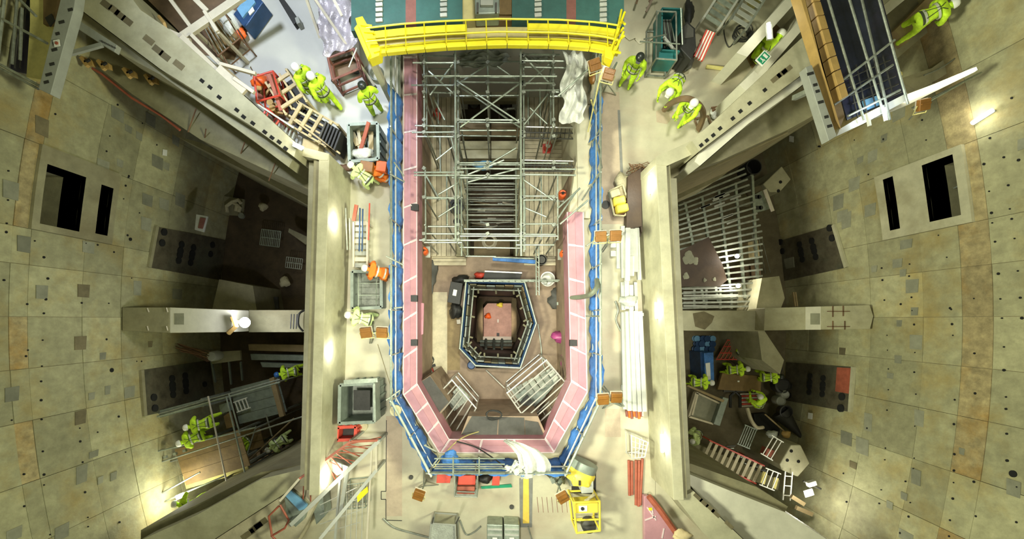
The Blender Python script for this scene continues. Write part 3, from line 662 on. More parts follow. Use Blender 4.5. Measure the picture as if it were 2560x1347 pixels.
# dark tarpaulins in the pit corners
solo('dark_tarpaulin', lump(P(1065, 690, -3.85), (.45, .75, .12), 9), 'dark', 'dark tarpaulin heap in the upper left corner of the pit', 'tarpaulin')
solo('dark_tarpaulin', lump(P(1405, 745, -3.85), (.55, .45, .15), 12), 'dark', 'dark tarpaulin heap under the grey-green hose', 'tarpaulin')
for p, lb in (((1062, 630), 'orange canister at the left end of the timber boards'), ((1408, 636), 'orange canister at the right pit wall level with the black duct'), ((1403, 491), 'orange canister beside the right scaffold bay'), ((1226, 794), None)):
    if lb is None: continue
    z = -2.2
    t_ = thing('orange_canister', lb, 'canister', P(*p, z), 'orange canisters round the pit')
    lpart('body', MB().lathe([(.13, 0), (.15, .03), (.15, .34), (.12, .40)], n=16), 'orange', t_)
    lpart('cap', MB().lathe([(.05, .40), (.05, .46)], n=10), 'rubber', t_)
    lpart('handle', MB().tube([(-.1, 0, .40), (-.08, 0, .50), (.08, 0, .50), (.1, 0, .40)], .012), 'rubber', t_)
    solo('bracket_shelf', MB().box(P(*p, z - .03), (.4, .4, .04)), 'galvd', 'steel shelf under the ' + lb.replace('orange ', '').replace('level with', 'by'), 'shelf')
# black duct, bucket, black bench, long blue pad
t_ = thing('black_duct', 'black round duct mouth standing right of the deep slot', 'duct', P(1350, 655, -3.8))
lpart('pipe', MB().lathe([(.17, 0), (.17, .7), (.14, .7), (.14, .05)], n=20), 'rubber', t_)
lpart('flange', MB().lathe([(.2, .62), (.2, .70), (.17, .70)], n=20), 'dark', t_)
t_ = thing('white_bucket', 'white round bucket with a raised rim on the pit floor', 'bucket', P(1366, 700, PF))
lpart('body', MB().lathe([(.22, 0), (.27, .45), (.29, .45), (.29, .48), (.25, .48), (.20, .06)], n=24), 'helmet', t_)
lpart('inner_pot', MB().lathe([(.12, .3), (.14, .5), (.12, .5), (.10, .33)], (-.12, -.1, 0), n=18), 'white', t_)
t_ = thing('black_board', 'long black board with a pale edge behind the shaft', 'board', P(1247, 690, PF))
wpart('board', MB().prism(poly([(1212, 679), (1305, 683), (1298, 702), (1208, 700)], -3.6), -3.6, -3.7), 'rubber', t_)
wpart('edge_strip', MB().bar(P(1212, 678, -3.58), P(1305, 682, -3.58), .05, .04), 'alu', t_)
for x in (1215, 1295): wpart('leg', MB().bar(P(x, 690, -3.7), P(x, 690, PF), .06, .06), 'galvd', t_)
solo('red_tool_bag', lump(P(1200, 688, -3.75), (.24, .13, .2), 4), 'red', 'red tool bag left of the long black board', 'bag')
t_ = thing('blue_edge_beam', 'narrow blue padded beam across the foot of the scaffold', 'beam', P(1287, 653, -3.2))
wpart('beam', MB().bar(P(1232, 647, -3.2), P(1338, 655, -3.2), .14, .12), 'blue', t_)
wpart('top_rail', T(P(1235, 643, -3.1), P(1335, 646, -3.1), .03), 'galv', t_)
# black case with white label, black sacks
t_ = thing('black_case', 'black lidded case with a white label left of the shaft', 'case', P(1138, 733, PF))
wpart('body', MB().prism(poly([(1128, 704), (1156, 709), (1148, 760), (1119, 754)], -3.3), -3.3, PF), 'dark', t_, bevel=.02)
wpart('lid', MB().prism(poly([(1127, 703), (1157, 708), (1149, 761), (1118, 755)], -3.26), -3.26, -3.31), 'rubber', t_, bevel=.01)
wpart('label', MB().prism(poly([(1134, 723), (1143, 725), (1140, 740), (1131, 738)], -3.25), -3.25, -3.262), 'helmet', t_)
solo('black_sack', lump(P(1140, 776, -3.8), (.26, .35, .3), 6), 'rubber', 'black sack on the pit floor just below the labelled black case', 'sack')
solo('black_sack', lump(P(1153, 700, -3.7), (.34, .2, .3), 8), 'rubber', 'black sack squeezed behind the labelled black case', 'sack')
solo('paper_box', MB().box(P(1147, 804, -3.92), (.16, .18, .14), .1), 'cream', 'small cream box against the left side of the shaft', 'box', bevel=.008)
# --- the shaft
SH = [(1165, 701), (1312, 705), (1341, 808), (1301, 920), (1189, 914), (1149, 871)]
sh = thing('access_shaft', 'deep polygonal shaft with a blue handrail and a lit rose-brown floor', 'shaft', P(1244, 808, -15))
ZT = -3.1
for i in range(6):
    a, b = SH[i], SH[(i + 1) % 6]
    A, B = P(*a, ZT), P(*b, ZT)
    wpart('rail', T(A, B, .035), 'galv', sh)
    A2, B2 = A.copy(), B.copy(); A2.z = B2.z = -3.45
    wpart('rail', T(A2, B2, .03), 'blued', sh)
    A3, B3 = A.copy(), B.copy(); A3.z = B3.z = -3.6
    cdir = (P(1244, 808, ZT) - (A + B) / 2); cdir.z = 0; cdir.normalize()
    wpart('side_pad', MB().bar(A3 + Vector((0, 0, -.1)), B3 + Vector((0, 0, -.1)), .06, .5), 'blue', sh)
    n = 4 if i != 4 else 3
    for k in range(n):
        q = A.lerp(B, k / n); wpart('post', T(q, Vector((q.x, q.y, PF)), .024), 'galv', sh)
    # wall boards of the shaft, one by one down to the floor
    A4, B4 = A + cdir * .08, B + cdir * .08
    nb = 6
    for k in range(nb):
        p, q = A4.lerp(B4, k / nb), A4.lerp(B4, (k + .93) / nb); off = cdir * random.uniform(0, .06)
        p = p + off; q = q + off
        t0, t1 = -4.0, -5.7 - random.uniform(0, .6)
        vs = [Vector((p.x, p.y, t0)), Vector((q.x, q.y, t0)), Vector((q.x, q.y, t1)), Vector((p.x, p.y, t1))]
        vs += [v - cdir * .05 for v in vs]
        wpart('wall_board', MB().add(vs, [(0, 1, 2, 3), (7, 6, 5, 4), (0, 4, 5, 1), (1, 5, 6, 2), (2, 6, 7, 3), (3, 7, 4, 0)]), random.choice(('galvd', 'gates', 'plankb', 'beamd')), sh)
    for zz in (-5.0,):
        p, q = A + cdir * .2, B + cdir * .2
        wpart('waling', T(Vector((p.x, p.y, zz)), Vector((q.x, q.y, zz)), .04), 'galvd', sh)
        for k in range(3):
            u = p.lerp(q, (k + .5) / 3)
            wpart('ledge_bracket', MB().box(Vector((u.x, u.y, zz + .1)) + cdir * .10, (.16, .07, .05), math.atan2(cdir.y, cdir.x)), 'beamd', sh)
    vs = [Vector((A.x, A.y, -5.6)), Vector((B.x, B.y, -5.6)), Vector((B.x, B.y, -15.2)), Vector((A.x, A.y, -15.2))]
    vs += [v - cdir * .1 for v in vs]
    wpart('shade_liner', MB().add(vs, [(0, 1, 2, 3), (7, 6, 5, 4), (0, 4, 5, 1), (1, 5, 6, 2), (2, 6, 7, 3), (3, 7, 4, 0)]), 'rubber', sh)  # black walls carry the dark of the deep shaft in their colour
fz = -14.0
wpart('shaft_floor', MB().prism(poly([(1150, 700), (1345, 700), (1345, 925), (1150, 925)], fz - .6), fz - .6, fz - 1), 'pit', sh)
wpart('floor_plate', MB().prism(poly([(1209, 770), (1219, 758), (1278, 758), (1279, 846), (1209, 846)], fz), fz, fz - .4), 'redfl', sh)
wpart('floor_edge', MB().bar(P(1206, 845, fz + .1), P(1280, 845, fz + .1), .2, .1), 'cream', sh)
wpart('hatch', MB().box(P(1245, 836, fz + .02), (.17, .2, .04)), 'rubber', sh)
wpart('hatch_plate', MB().box(P(1245, 802, fz + .02), (.1, .2, .02)), 'cream', sh)
for (x, y, w_, h_) in ((1200, 800, .35, 2.6), (1285, 800, .3, 2.6)):
    wpart('beam', MB().box(P(x, y, fz + 1.2), (w_, h_, .3)), 'plankb', sh)
for y in (853, 862): wpart('pipe', T(P(1200, y, -11), P(1280, y, -11), .09), 'galvd', sh)
for x in (1215, 1235, 1255): wpart('pipe', T(P(x, 848, -10.6), P(x, 872, -9.6), .07), 'galvd', sh)
solo('orange_bag', lump(P(1220, 790, fz + .1), (.2, .18, .18), 7), 'orange', 'small orange bag on the lit floor far down the shaft', 'bag')
solo('yellow_bag', lump(P(1250, 762, fz + .1), (.2, .15, .15), 2), 'gen', 'yellow bag at the upper edge of the shaft floor', 'bag')
solo('yellow_strap', MB().box(P(1217, 851, -11.3), (.28, .10, .06), 0), 'yellow', 'yellow strap on the beam low in the shaft', 'strap')
pl = bpy.data.lights.new('shaft_light', 'SPOT'); pl.energy = 420; pl.spot_size = R(50); pl.shadow_soft_size = .15; pl.color = (1, .86, .74)
plo = bpy.data.objects.new('shaft_light', pl); C.objects.link(plo); plo.location = P(1244, 803, -10.2)
solo('blue_drum', MB().lathe([(.14, 0), (.16, .05), (.16, .45), (.13, .48)], P(1180, 910, PF), n=18), 'blued', 'small dark blue drum at the lower corner of the shaft', 'drum')
# --- scaffold tower above the channel
sf = thing('scaffold', 'large grey tube scaffold tower standing in the pit channel below the yellow walkway', 'scaffold', P(1222, 380, -4))
def leg(x, y, z1, z0=-3.9): wpart('standard', T(P(x, y, z1), Vector((P(x, y, z1).x, P(x, y, z1).y, z0)), .028), 'galvd', sf)
def led(x0, y0, x1, y1, z0, z1=None, r=.027, m_='galv', nm='ledger'):
    wpart(nm, T(P(x0, y0, z0), P(x1, y1, z0 if z1 is None else z1), r), m_, sf)
Xs = (1060, 1138, 1219, 1303, 1384)
for x in Xs[:]:
    for y in (140, 192, 242, 316):
        leg(x, y, .5)
for x in (1062, 1118, 1140, 1155, 1303, 1312, 1354, 1392):
    for y in (337, 436, 494, 562, 598):
        leg(x, y, .2 if x in (1140, 1303) else -.4)
for x, y0, y1, z in ((1060, 130, 320, .4), (1066, 130, 325, -.4), (1138, 120, 600, .5), (1145, 200, 610, -.3), (1219, 118, 243, .3), (1302, 112, 640, .55), (1309, 130, 630, -.2), (1383, 118, 315, .4), (1376, 150, 312, -.5), (1063, 420, 602, -.5), (1117, 435, 565, -.6), (1153, 430, 640, -.5), (1312, 470, 625, -.5), (1353, 440, 600, -.5), (1394, 440, 600, -.5), (1290, 420, 640, -1.0), (1168, 420, 640, -1.0), (1100, 340, 430, -1.2), (1350, 220, 315, -1.2), (1320, 225, 312, -1.2), (1095, 235, 310, -1.4), (1125, 160, 240, -1.2)):
    led(x, y0, x + 1, y1, z, r=.03 if x in (1138, 1302) else .025)
for y, x0, x1, z in ((139, 1055, 1140, .3), (136, 1303, 1400, .3), (157, 1032, 1145, .4), (160, 1050, 1140, -.6), (155, 1140, 1300, -.4), (152, 1303, 1412, .4), (168, 1303, 1420, .2), (172, 1060, 1135, -.8), (190, 1060, 1392, .5), (193, 1100, 1300, -.8), (205, 1140, 1303, .3), (208, 1303, 1385, .4), (213, 1028, 1138, .4), (226, 1303, 1420, -.1), (231, 1080, 1140, 0), (230, 1380, 1422, .2), (241, 1375, 1415, .2), (240, 1140, 1300, -1.0), (300, 1138, 1305, .35), (305, 1140, 1300, -.9), (314, 1038, 1140, .1), (331, 1030, 1140, .3), (341, 1035, 1140, -.2), (326, 1150, 1290, -.6), (339, 1150, 1290, -.7), (407, 1150, 1420, .1), (412, 1140, 1300, -.6), (421, 1140, 1440, .2), (431, 1035, 1160, .3), (438, 1035, 1300, .3), (436, 1303, 1440, .3), (444, 1130, 1300, -.3), (493, 1060, 1152, .1), (490, 1303, 1385, 0), (500, 1308, 1388, -.2), (496, 1066, 1150, -.6), (560, 1305, 1390, .2), (566, 1070, 1150, .1), (584, 1060, 1390, .2), (590, 1150, 1395, -.1), (600, 1048, 1310, .25), (606, 1060, 1155, -.3), (612, 1290, 1385, .1), (618, 1150, 1300, -.9), (572, 1160, 1300, -.8), (640, 1165, 1240, -1.2)):
    led(x0, y, x1, y + random.choice((-1, 0, 1, 2)), z)
for k, y in enumerate(range(446, 560, 13)):
    led(1160, y, 1295, y + 1, -1.2 - .12 * k, m_='galvd', r=.02)
for a in ((1138, 200, 1303, 308, .45), (1143, 212, 1300, 318, .2), (1303, 206, 1150, 318, .3), (1072, 178, 1136, 236, .3), (1075, 238, 1134, 157, .1), (1305, 136, 1372, 206, .3), (1372, 162, 1308, 216, .1), (1150, 206, 1222, 160, -.2), (1243, 166, 1292, 200, -.3),
          (1096, 486, 1146, 456, -.2), (1096, 542, 1142, 512, -.4), (1310, 450, 1382, 500, -.1), (1314, 520, 1366, 542, -.3), (1160, 440, 1260, 400, .1), (1170, 455, 1300, 420, .0), (1190, 430, 1290, 370, -.1), (1086, 250, 1112, 300, -.6), (1325, 270, 1368, 310, -.5), (1310, 312, 1370, 235, -.4), (1060, 430, 1100, 500, -.5), (1090, 400, 1140, 360, -.7), (1395, 240, 1480, 165, .9), (1395, 520, 1450, 470, .6), (1400, 560, 1470, 500, .4), (1128, 345, 1150, 430, .2), (1395, 545, 1440, 480, 0.2)):
    led(*a[:4], a[4], nm='brace')
# couplers where tubes cross
cpl = MB()
for x in Xs + (1145, 1309):
    for y in (139, 157, 190, 206, 213, 231, 300, 314, 331, 341, 407, 421, 437, 493, 562, 584, 600):
        if random.random() < .75: cpl.box(P(x, y, .42), (.10, .09, .09), random.random())
o = wpart('coupler', cpl, 'galvd', sf); o['kind'] = 'stuff'
# vertical mesh boards with black frames at the right bay
for nm, (x0, y0, x1, y1), lb in (('mesh_platform', (1308, 317, 1468, 345), 'black lattice platform in the right scaffold bay, nearer the yellow walkway'), ('mesh_platform', (1302, 400, 1440, 426), 'black lattice platform in the right scaffold bay, farther from the yellow walkway')):
    t_ = thing(nm, lb, 'platform', P((x0 + x1) / 2, (y0 + y1) / 2, -.9))
    for y in (y0, (y0 + y1) / 2, y1): wpart('rail', T(P(x0, y, -.8), P(x1, y + 3, -.8), .025), 'dark' if y > y0 else 'alu', t_)
    n = 15
    for k in range(n + 1):
        x = x0 + (x1 - x0) * k / n; wpart('cross_bar', T(P(x, y0, -.82), P(x - 4, y1, -.85), .014), 'dark', t_)
t_ = thing('traffic_cone', 'red and white banded cone on the right scaffold planks', 'cone', P(1368, 372, -3.38))
m_ = Matrix.Rotation(R(0), 4, 'X')
lpart('base', MB().box((0, 0, .02), (.36, .36, .04)), 'red', t_)
lpart('body', MB().lathe([(.15, .04), (.1, .35)], n=16), 'red', t_)
lpart('white_band', MB().lathe([(.102, .35), (.075, .55)], n=16), 'helmet', t_)
lpart('tip', MB().lathe([(.074, .55), (.03, .85)], n=16), 'red', t_)
# poly sheeting
def drape(name, quad, z, mat_, lbl, amp=.06, seed=1, drop=0.0, cat='sheet'):
    q = [P(*p, z) for p in quad]
    def fn(u, v):
        p = q[0].lerp(q[1], u).lerp(q[3].lerp(q[2], u), v)
        p = p + Vector((0, 0, amp * (math.sin(7 * u + seed) * math.cos(5 * v + seed * 2) + .6 * math.sin(17 * u + 11 * v + seed) + .4 * math.sin(29 * v - 9 * u)) - drop * (u * u)))
        p.x += .05 * math.sin(13 * v + seed) * (1 if .02 < u < .98 else 1.6); p.y += .05 * math.sin(11 * u + seed * 3); return p
    return solo(name, MB().sheet(fn, 34, 34, .006), mat_, lbl, cat)
drape('poly_sheet', [(1145, 122), (1273, 120), (1272, 164), (1150, 172)], -.6, 'plasticg', 'crumpled clear sheet over the scaffold top below the walkway', .10, 1)
drape('poly_sheet', [(1412, 130), (1462, 130), (1464, 305), (1402, 308)], .6, 'plastic', 'long pale sheet hanging down the right side of the scaffold', .10, 5)
drape('poly_sheet', [(1306, 130), (1372, 132), (1372, 158), (1306, 156)], -.9, 'plasticg', 'small pale sheet in the upper right scaffold bay', .06, 8)
solo('sky_blue_bundle', lump(P(1207, 413, -1.6), (.38, .16, .15), 3), 'bluecloth', 'sky blue wrapped bundle laid across the middle of the scaffold', 'bundle')
solo('red_canister', MB().lathe([(.1, 0), (.12, .03), (.12, .4), (.06, .46)], P(1247, 215, -3.2), n=16), 'red', 'red canister standing on the far pale cross beam', 'canister')
solo('red_bin_bag', lump(P(1094, 285, -3.3), (.16, .22, .2), 2), 'red', 'dull red bag on the left bay boards', 'bag')
t_ = thing('grey_motor', 'grey boxy motor unit on the far cross beam', 'motor', P(1183, 212, -3.2))
lpart('body', MB().box((0, 0, .15), (.5, .2, .3)), 'galvd', t_, .02)
for k in range(4): lpart('fin', MB().box((-.18 + .12 * k, 0, .32), (.02, .2, .05)), 'alu', t_)
lpart('base', MB().box((0, 0, .02), (.6, .3, .04)), 'dark', t_)
# dark machine parts in the channel gaps
for (x, y, a, lb) in ((1265, 262, 0, 'dark pump with a bent pipe in the gap above the brown beams'), (1185, 262, 1, 'small black pump left in the gap above the brown beams'), (1262, 290, 2, 'squat black pump against the brown beams')):
    t_ = thing('pump', lb, 'pump', P(x, y, -4.2))
    lpart('body', MB().lathe([(.16, 0), (.18, .1), (.18, .4), (.1, .5)], n=18), 'dark', t_)
    lpart('pipe', MB().tube([(0, 0, .45), (.1, 0, .6), (.35, .02, .62), (.5, .05, .4)], .05), 'galvd', t_)
    lpart('base', MB().box((0, 0, .02), (.5, .4, .04)), 'plyb', t_)
# black tyre like rings in the left bay
for x, y, r_ in ((1142, 518, .3), (1143, 556, .14)):
    solo('black_ring', MB().lathe([(r_ * .6, 0), (r_, .02), (r_, .18), (r_ * .6, .2), (r_ * .55, .1)], P(x, y, -3.58), 22), 'rubber', 'black rubber ring on the left bay boards, ' + ('the larger' if r_ > .2 else 'the smaller'), 'ring')
solo('hose_coil', MB().tube([P(1224, 605, -5.85) + Vector((.32 * math.cos(a) * (1 - a / 80), .32 * math.sin(a) * (1 - a / 80), .04 * a / 6)) for a in [k * .4 for k in range(64)]], .04), 'plank', 'coil of pale hose at the foot of the deep slot', 'hose')
# ----------- two aluminium stair cages and mats in the lower half of the pit
def framecage(lb, near, far, z0, z1, nrung, shell=None):
    """a tubular stair tower: `near` and `far` are two pixel edges at z1"""
    t_ = thing('stair_tower', lb, 'stair tower', P((near[0][0] + far[1][0]) / 2, (near[0][1] + far[1][1]) / 2, z0))
    a, b = [P(*p, z1) for p in near]; d, c = [P(*p, z1) for p in far]
    def dn(p, z=z0): return Vector((p.x, p.y, z))
    for p in (a, b, c, d): wpart('post', T(p, dn(p), .028), 'alu', t_)
    for z in (z1, (z1 + z0) / 2, z0 + .1):
        for p, q in ((a, b), (b, c), (c, d), (d, a)): wpart('frame_tube', T(dn(p, z), dn(q, z), .028), 'alu', t_)
    for k in range(1, nrung):
        t = k / nrung; p, q = a.lerp(b, t), d.lerp(c, t)
        wpart('rail', T(p, q, .024), 'alu', t_)
    for k in range(1, 6):
        for p, q in ((a, b), (b, c)):
            u = p.lerp(q, k / 6); wpart('baluster', T(u, dn(u, z1 - .8), .014), 'alu', t_)
    for k in range(7):
        t = (k + .5) / 7; p, q = dn(a.lerp(b, .25), z0 + (z1 - z0) * t * .9), dn(d.lerp(c, .25), z0 + (z1 - z0) * t * .9)
        p2 = p + (b - a) * .35; mid = .5
        wpart('tread', MB().bar(p.lerp(q, t) , p2.lerp(q + (b - a) * .35, t), .22, .03), 'galvd', t_)
    return t_
pr('floor_step', 'pitfl', [(1170, 1040), (1345, 1040), (1368, 1092), (1150, 1092)], -.78, PF, pitfl)
pr('floor_step', 'pitfl', [(1050, 955), (1075, 938), (1122, 1005), (1098, 1040), (1056, 1002)], -.98, PF, pitfl)
framecage('aluminium stair tower at the lower left corner of the pit', [(1068, 1012), (1148, 1100)], [(1130, 950), (1190, 1020)], PF, -1.6, 6)
framecage('aluminium stair tower at the lower right corner of the pit', [(1268, 982), (1330, 1072)], [(1366, 900), (1432, 978)], PF, -1.3, 7)
def floormat(lb, pts, z=-.75, m_='dark'):
    return solo('floor_mat', MB().prism(poly(pts, z), z, z - .018), m_, lb, 'mat')
floormat('charcoal mat in the left corner of the pit behind the stair tower', [(1052, 955), (1075, 940), (1122, 1005), (1095, 1035), (1062, 1005)], -.95)
floormat('charcoal mat panel along the bottom of the pit, left piece', [(1180, 1040), (1245, 1042), (1242, 1092), (1150, 1092)])
floormat('charcoal mat panel along the bottom of the pit, middle piece', [(1247, 1042), (1310, 1044), (1312, 1092), (1245, 1092)])
floormat('charcoal mat panel along the bottom of the pit, right piece', [(1312, 1050), (1345, 1055), (1362, 1094), (1314, 1092)])
floormat('dark plate inside the right stair tower', [(1300, 1005), (1318, 985), (1338, 1010), (1320, 1030)], -2.6, 'rubber')
floormat('grey plank deck inside the right stair tower', [(1290, 990), (1370, 925), (1395, 955), (1320, 1035)], -3.2, 'gates')
t_ = thing('work_light', 'small red and black lamp with a cable loop at the left pit corner', 'lamp', P(1080, 930, PF))
lpart('body', MB().box((0, 0, .12), (.2, .34, .2), .3), 'red', t_, .02); lpart('guard', MB().box((0, -.02, .25), (.14, .2, .06), .3), 'galv', t_)
lpart('foot', MB().box((0, .25, .05), (.3, .1, .1), .3), 'rubber', t_)
def coil(lb, px, py, z, r, turns, m_='rubber', th=.018, name='cable_coil', sx=1.0):
    c = P(px, py, z); rn = random.Random(px)
    pts = [c + Vector((sx * r * (1 + .22 * math.sin(k * .37 + px)) * math.cos(k * .35), r * (1 + .2 * math.cos(k * .29)) * math.sin(k * .35), th + .004 * k)) for k in range(int(turns * 18))]
    return solo(name, MB().tube(pts, th, 6), m_, lb, 'cable' if m_ != 'hose' else 'hose')
coil('loose loop of black cable above the small red lamp in the pit', 1070, 900, PF, .2, 1.3)
coil('tangle of black cable right of the small red lamp', 1104, 950, PF, .22, 3)
coil('black cable tangle on the charcoal mats at the foot of the pit', 1232, 1036, -.7, .14, 3, sx=1.8)
def cord(lb, pts, r, m_, name='cord', cat='cord'):
    """smoothed run through (px, py, z)"""
    q = [P(*p) for p in pts]; out = []
    for i in range(len(q) - 1):
        p0, p1, p2, p3 = q[max(i - 1, 0)], q[i], q[i + 1], q[min(i + 2, len(q) - 1)]
        for k in range(6):
            t = k / 6
            out.append(.5 * ((2 * p1) + (p2 - p0) * t + (2 * p0 - 5 * p1 + 4 * p2 - p3) * t * t + (3 * p1 - p0 - 3 * p2 + p3) * t ** 3))
    out.append(q[-1]); return solo(name, MB().tube(out, r, 7), m_, lb, cat)
cord('black cable from the pit corner over the bottom railing', [(1142, 1103, .2), (1190, 1118, .1), (1240, 1150, .6), (1266, 1172, .9)], .022, 'rubber', 'cable', 'cable')
cord('yellow rope from the left stair tower to the white sheet', [(1085, 1168, 1.1), (1142, 1103, .1), (1200, 1078, -.8), (1275, 1066, -1.2)], .016, 'rope', 'rope', 'rope')
cord('grey cable across the pit floor beside the shaft', [(1345, 810, PF + .03), (1352, 860, PF + .03), (1358, 910, PF + .03), (1380, 950, PF + .03)], .03, 'galvd', 'cable', 'cable')
cord('long pale pole lying toward the right stair tower', [(1215, 925, PF + .05), (1262, 970, PF + .3)], .025, 'alu', 'pole', 'pole')
cord('thick grey-green hose bent over the right pit edge', [(1425, 744, -.3), (1455, 742, .4), (1478, 735, 1.25), (1492, 718, 1.3), (1492, 700, .9)], .075, 'hoseg', 'suction_hose', 'hose')
# horizontal scaffold beam over the shaft's far side
sb = thing('lattice_beam', 'grey lattice beam laid above the far side of the shaft', 'beam', P(1300, 704, -3.2))
for y, z in ((700, -2.8), (703, -3.1)): wpart('chord', T(P(1160, y, z), P(1428, y, z), .03), 'galv', sb)
for k in range(16): wpart('lacing', T(P(1170 + 16 * k, 700, -2.8), P(1178 + 16 * k, 703, -3.1), .014), 'galvd', sb)
sb = thing('lattice_beam', 'short grey lattice beam pointing down the pit right of the shaft', 'beam', P(1346, 690, -2.6))
for x in (1340, 1347): wpart('chord', T(P(x, 612, -2.4), P(x + 1, 738, -2.4), .026), 'galv', sb)
for k in range(10): wpart('lacing', T(P(1340, 616 + 12 * k, -2.4), P(1347, 622 + 12 * k, -2.4), .014), 'galvd', sb)
for x0, y0, x1, y1, lb in ((1404, 760, 1404, 835, 'left of the three poles by the magenta bag'), (1412, 760, 1410, 835, 'middle of the three poles by the magenta bag'), (1396, 758, 1402, 820, 'leaning pole nearest the shaft by the magenta bag')):
    solo('pole', T(P(x0, y0, -3.6), P(x1, y1, -3.2), .028), 'alu', 'grey ' + lb, 'pole')
solo('timber_lip', MB().bar(P(1392, 759, -3.3), P(1425, 758, -3.3), .12, .06), 'galv', 'grey channel above the three poles by the magenta bag', 'channel')
# white sheet at the bottom edge: a long tail swept over the railing
def wsheet(u, v):
    cl = [(1262, 1100), (1290, 1110), (1318, 1130), (1335, 1158), (1340, 1190)]
    i = min(int(u * 4), 3); t = u * 4 - i
    cx = cl[i][0] + (cl[i + 1][0] - cl[i][0]) * t; cy = cl[i][1] + (cl[i + 1][1] - cl[i][1]) * t
    wd = 6 + 46 * min(1, u * 1.15) - (6 * max(0, u - .9) * 10)
    p = P(cx + wd * (v - .5) * 1.55, cy - wd * (v - .5) * .42, .9 + .5 * math.sin(math.pi * min(1, u * .9)))
    p.z += .06 * math.sin(14 * v + 4 * u) + .03 * math.sin(30 * v + 9 * u); return p
solo('white_sheet', MB().sheet(wsheet, 30, 30, .006), 'plastic', 'large white plastic sheet thrown over the bottom pit railing', 'sheet')
drape('white_sheet', [(1262, 1170), (1300, 1150), (1312, 1188), (1278, 1180)], 1.25, 'plastic', 'bunched white tail of sheet on the bottom railing tubes', .05, 4)
drape('grey_sheet', [(1275, 1060), (1345, 1062), (1352, 1088), (1276, 1082)], -1.5, 'plasticg', 'pale grey sheet folded by the lower right stair tower', .04, 6)
solo('blue_cloth', lump(P(1126, 1145, .9), (.26, .22, .12), 13), 'blue', 'bunched blue cloth at the bottom left corner of the railing', 'cloth')
solo('yellow_rope_knot', lump(P(1325, 1077, -1.0), (.14, .12, .08), 17), 'rope', 'knot of yellow rope at the lower right stair tower', 'rope')
# ================================================================ people
SK = {
 'stand': dict(pel=(0, 0, .95), ch=(0, .02, 1.28), nk=(0, .02, 1.47), hd=(0, .05, 1.60), sh=[(-.20, .02, 1.41), (.20, .02, 1.41)], el=[(-.29, .0, 1.13), (.29, .0, 1.13)], wr=[(-.27, .16, .93), (.27, .16, .93)], hp=[(-.1, 0, .90), (.1, 0, .90)], kn=[(-.13, .03, .49), (.13, .03, .49)], an=[(-.15, -.02, .09), (.15, -.02, .09)]),
 'walk': dict(pel=(0, 0, .94), ch=(0, .05, 1.27), nk=(0, .08, 1.46), hd=(0, .12, 1.59), sh=[(-.20, .05, 1.40), (.20, .05, 1.40)], el=[(-.29, -.12, 1.15), (.28, .16, 1.15)], wr=[(-.27, -.12, .92), (.22, .40, 1.08)], hp=[(-.1, 0, .89), (.1, 0, .89)], kn=[(-.12, .20, .50), (.12, -.02, .48)], an=[(-.12, .24, .09), (.12, -.30, .13)]),
 'reach': dict(pel=(0, 0, .94), ch=(0, .08, 1.26), nk=(0, .13, 1.44), hd=(0, .2, 1.56), sh=[(-.20, .1, 1.38), (.20, .1, 1.38)], el=[(-.27, .30, 1.20), (.27, .30, 1.20)], wr=[(-.17, .52, 1.12), (.17, .52, 1.12)], hp=[(-.1, 0, .89), (.1, 0, .89)], kn=[(-.14, .10, .49), (.14, .02, .49)], an=[(-.16, .06, .09), (.16, -.12, .09)]),
 'bend': dict(pel=(0, -.15, .88), ch=(0, .16, 1.06), nk=(0, .33, 1.12), hd=(0, .47, 1.10), sh=[(-.21, .26, 1.08), (.21, .26, 1.08)], el=[(-.30, .34, .80), (.30, .36, .82)], wr=[(-.22, .50, .58), (.2, .52, .62)], hp=[(-.11, -.15, .84), (.11, -.15, .84)], kn=[(-.17, .05, .47), (.17, -.02, .47)], an=[(-.19, -.05, .09), (.2, -.22, .09)]),
 'crouch': dict(pel=(0, -.2, .42), ch=(0, .05, .72), nk=(0, .2, .88), hd=(0, .32, .96), sh=[(-.21, .14, .84), (.21, .14, .84)], el=[(-.30, .30, .60), (.30, .30, .60)], wr=[(-.14, .48, .48), (.14, .48, .48)], hp=[(-.12, -.16, .40), (.12, -.16, .40)], kn=[(-.24, .24, .52), (.22, .16, .40)], an=[(-.2, .05, .09), (.2, -.25, .09)]),
}
def seg_near(p, a, b):
    ab = b - a; t = max(0, min(1, (p - a).dot(ab) / max(ab.length_squared, 1e-9))); return (p - a - ab * t).length, t
BODY = {}
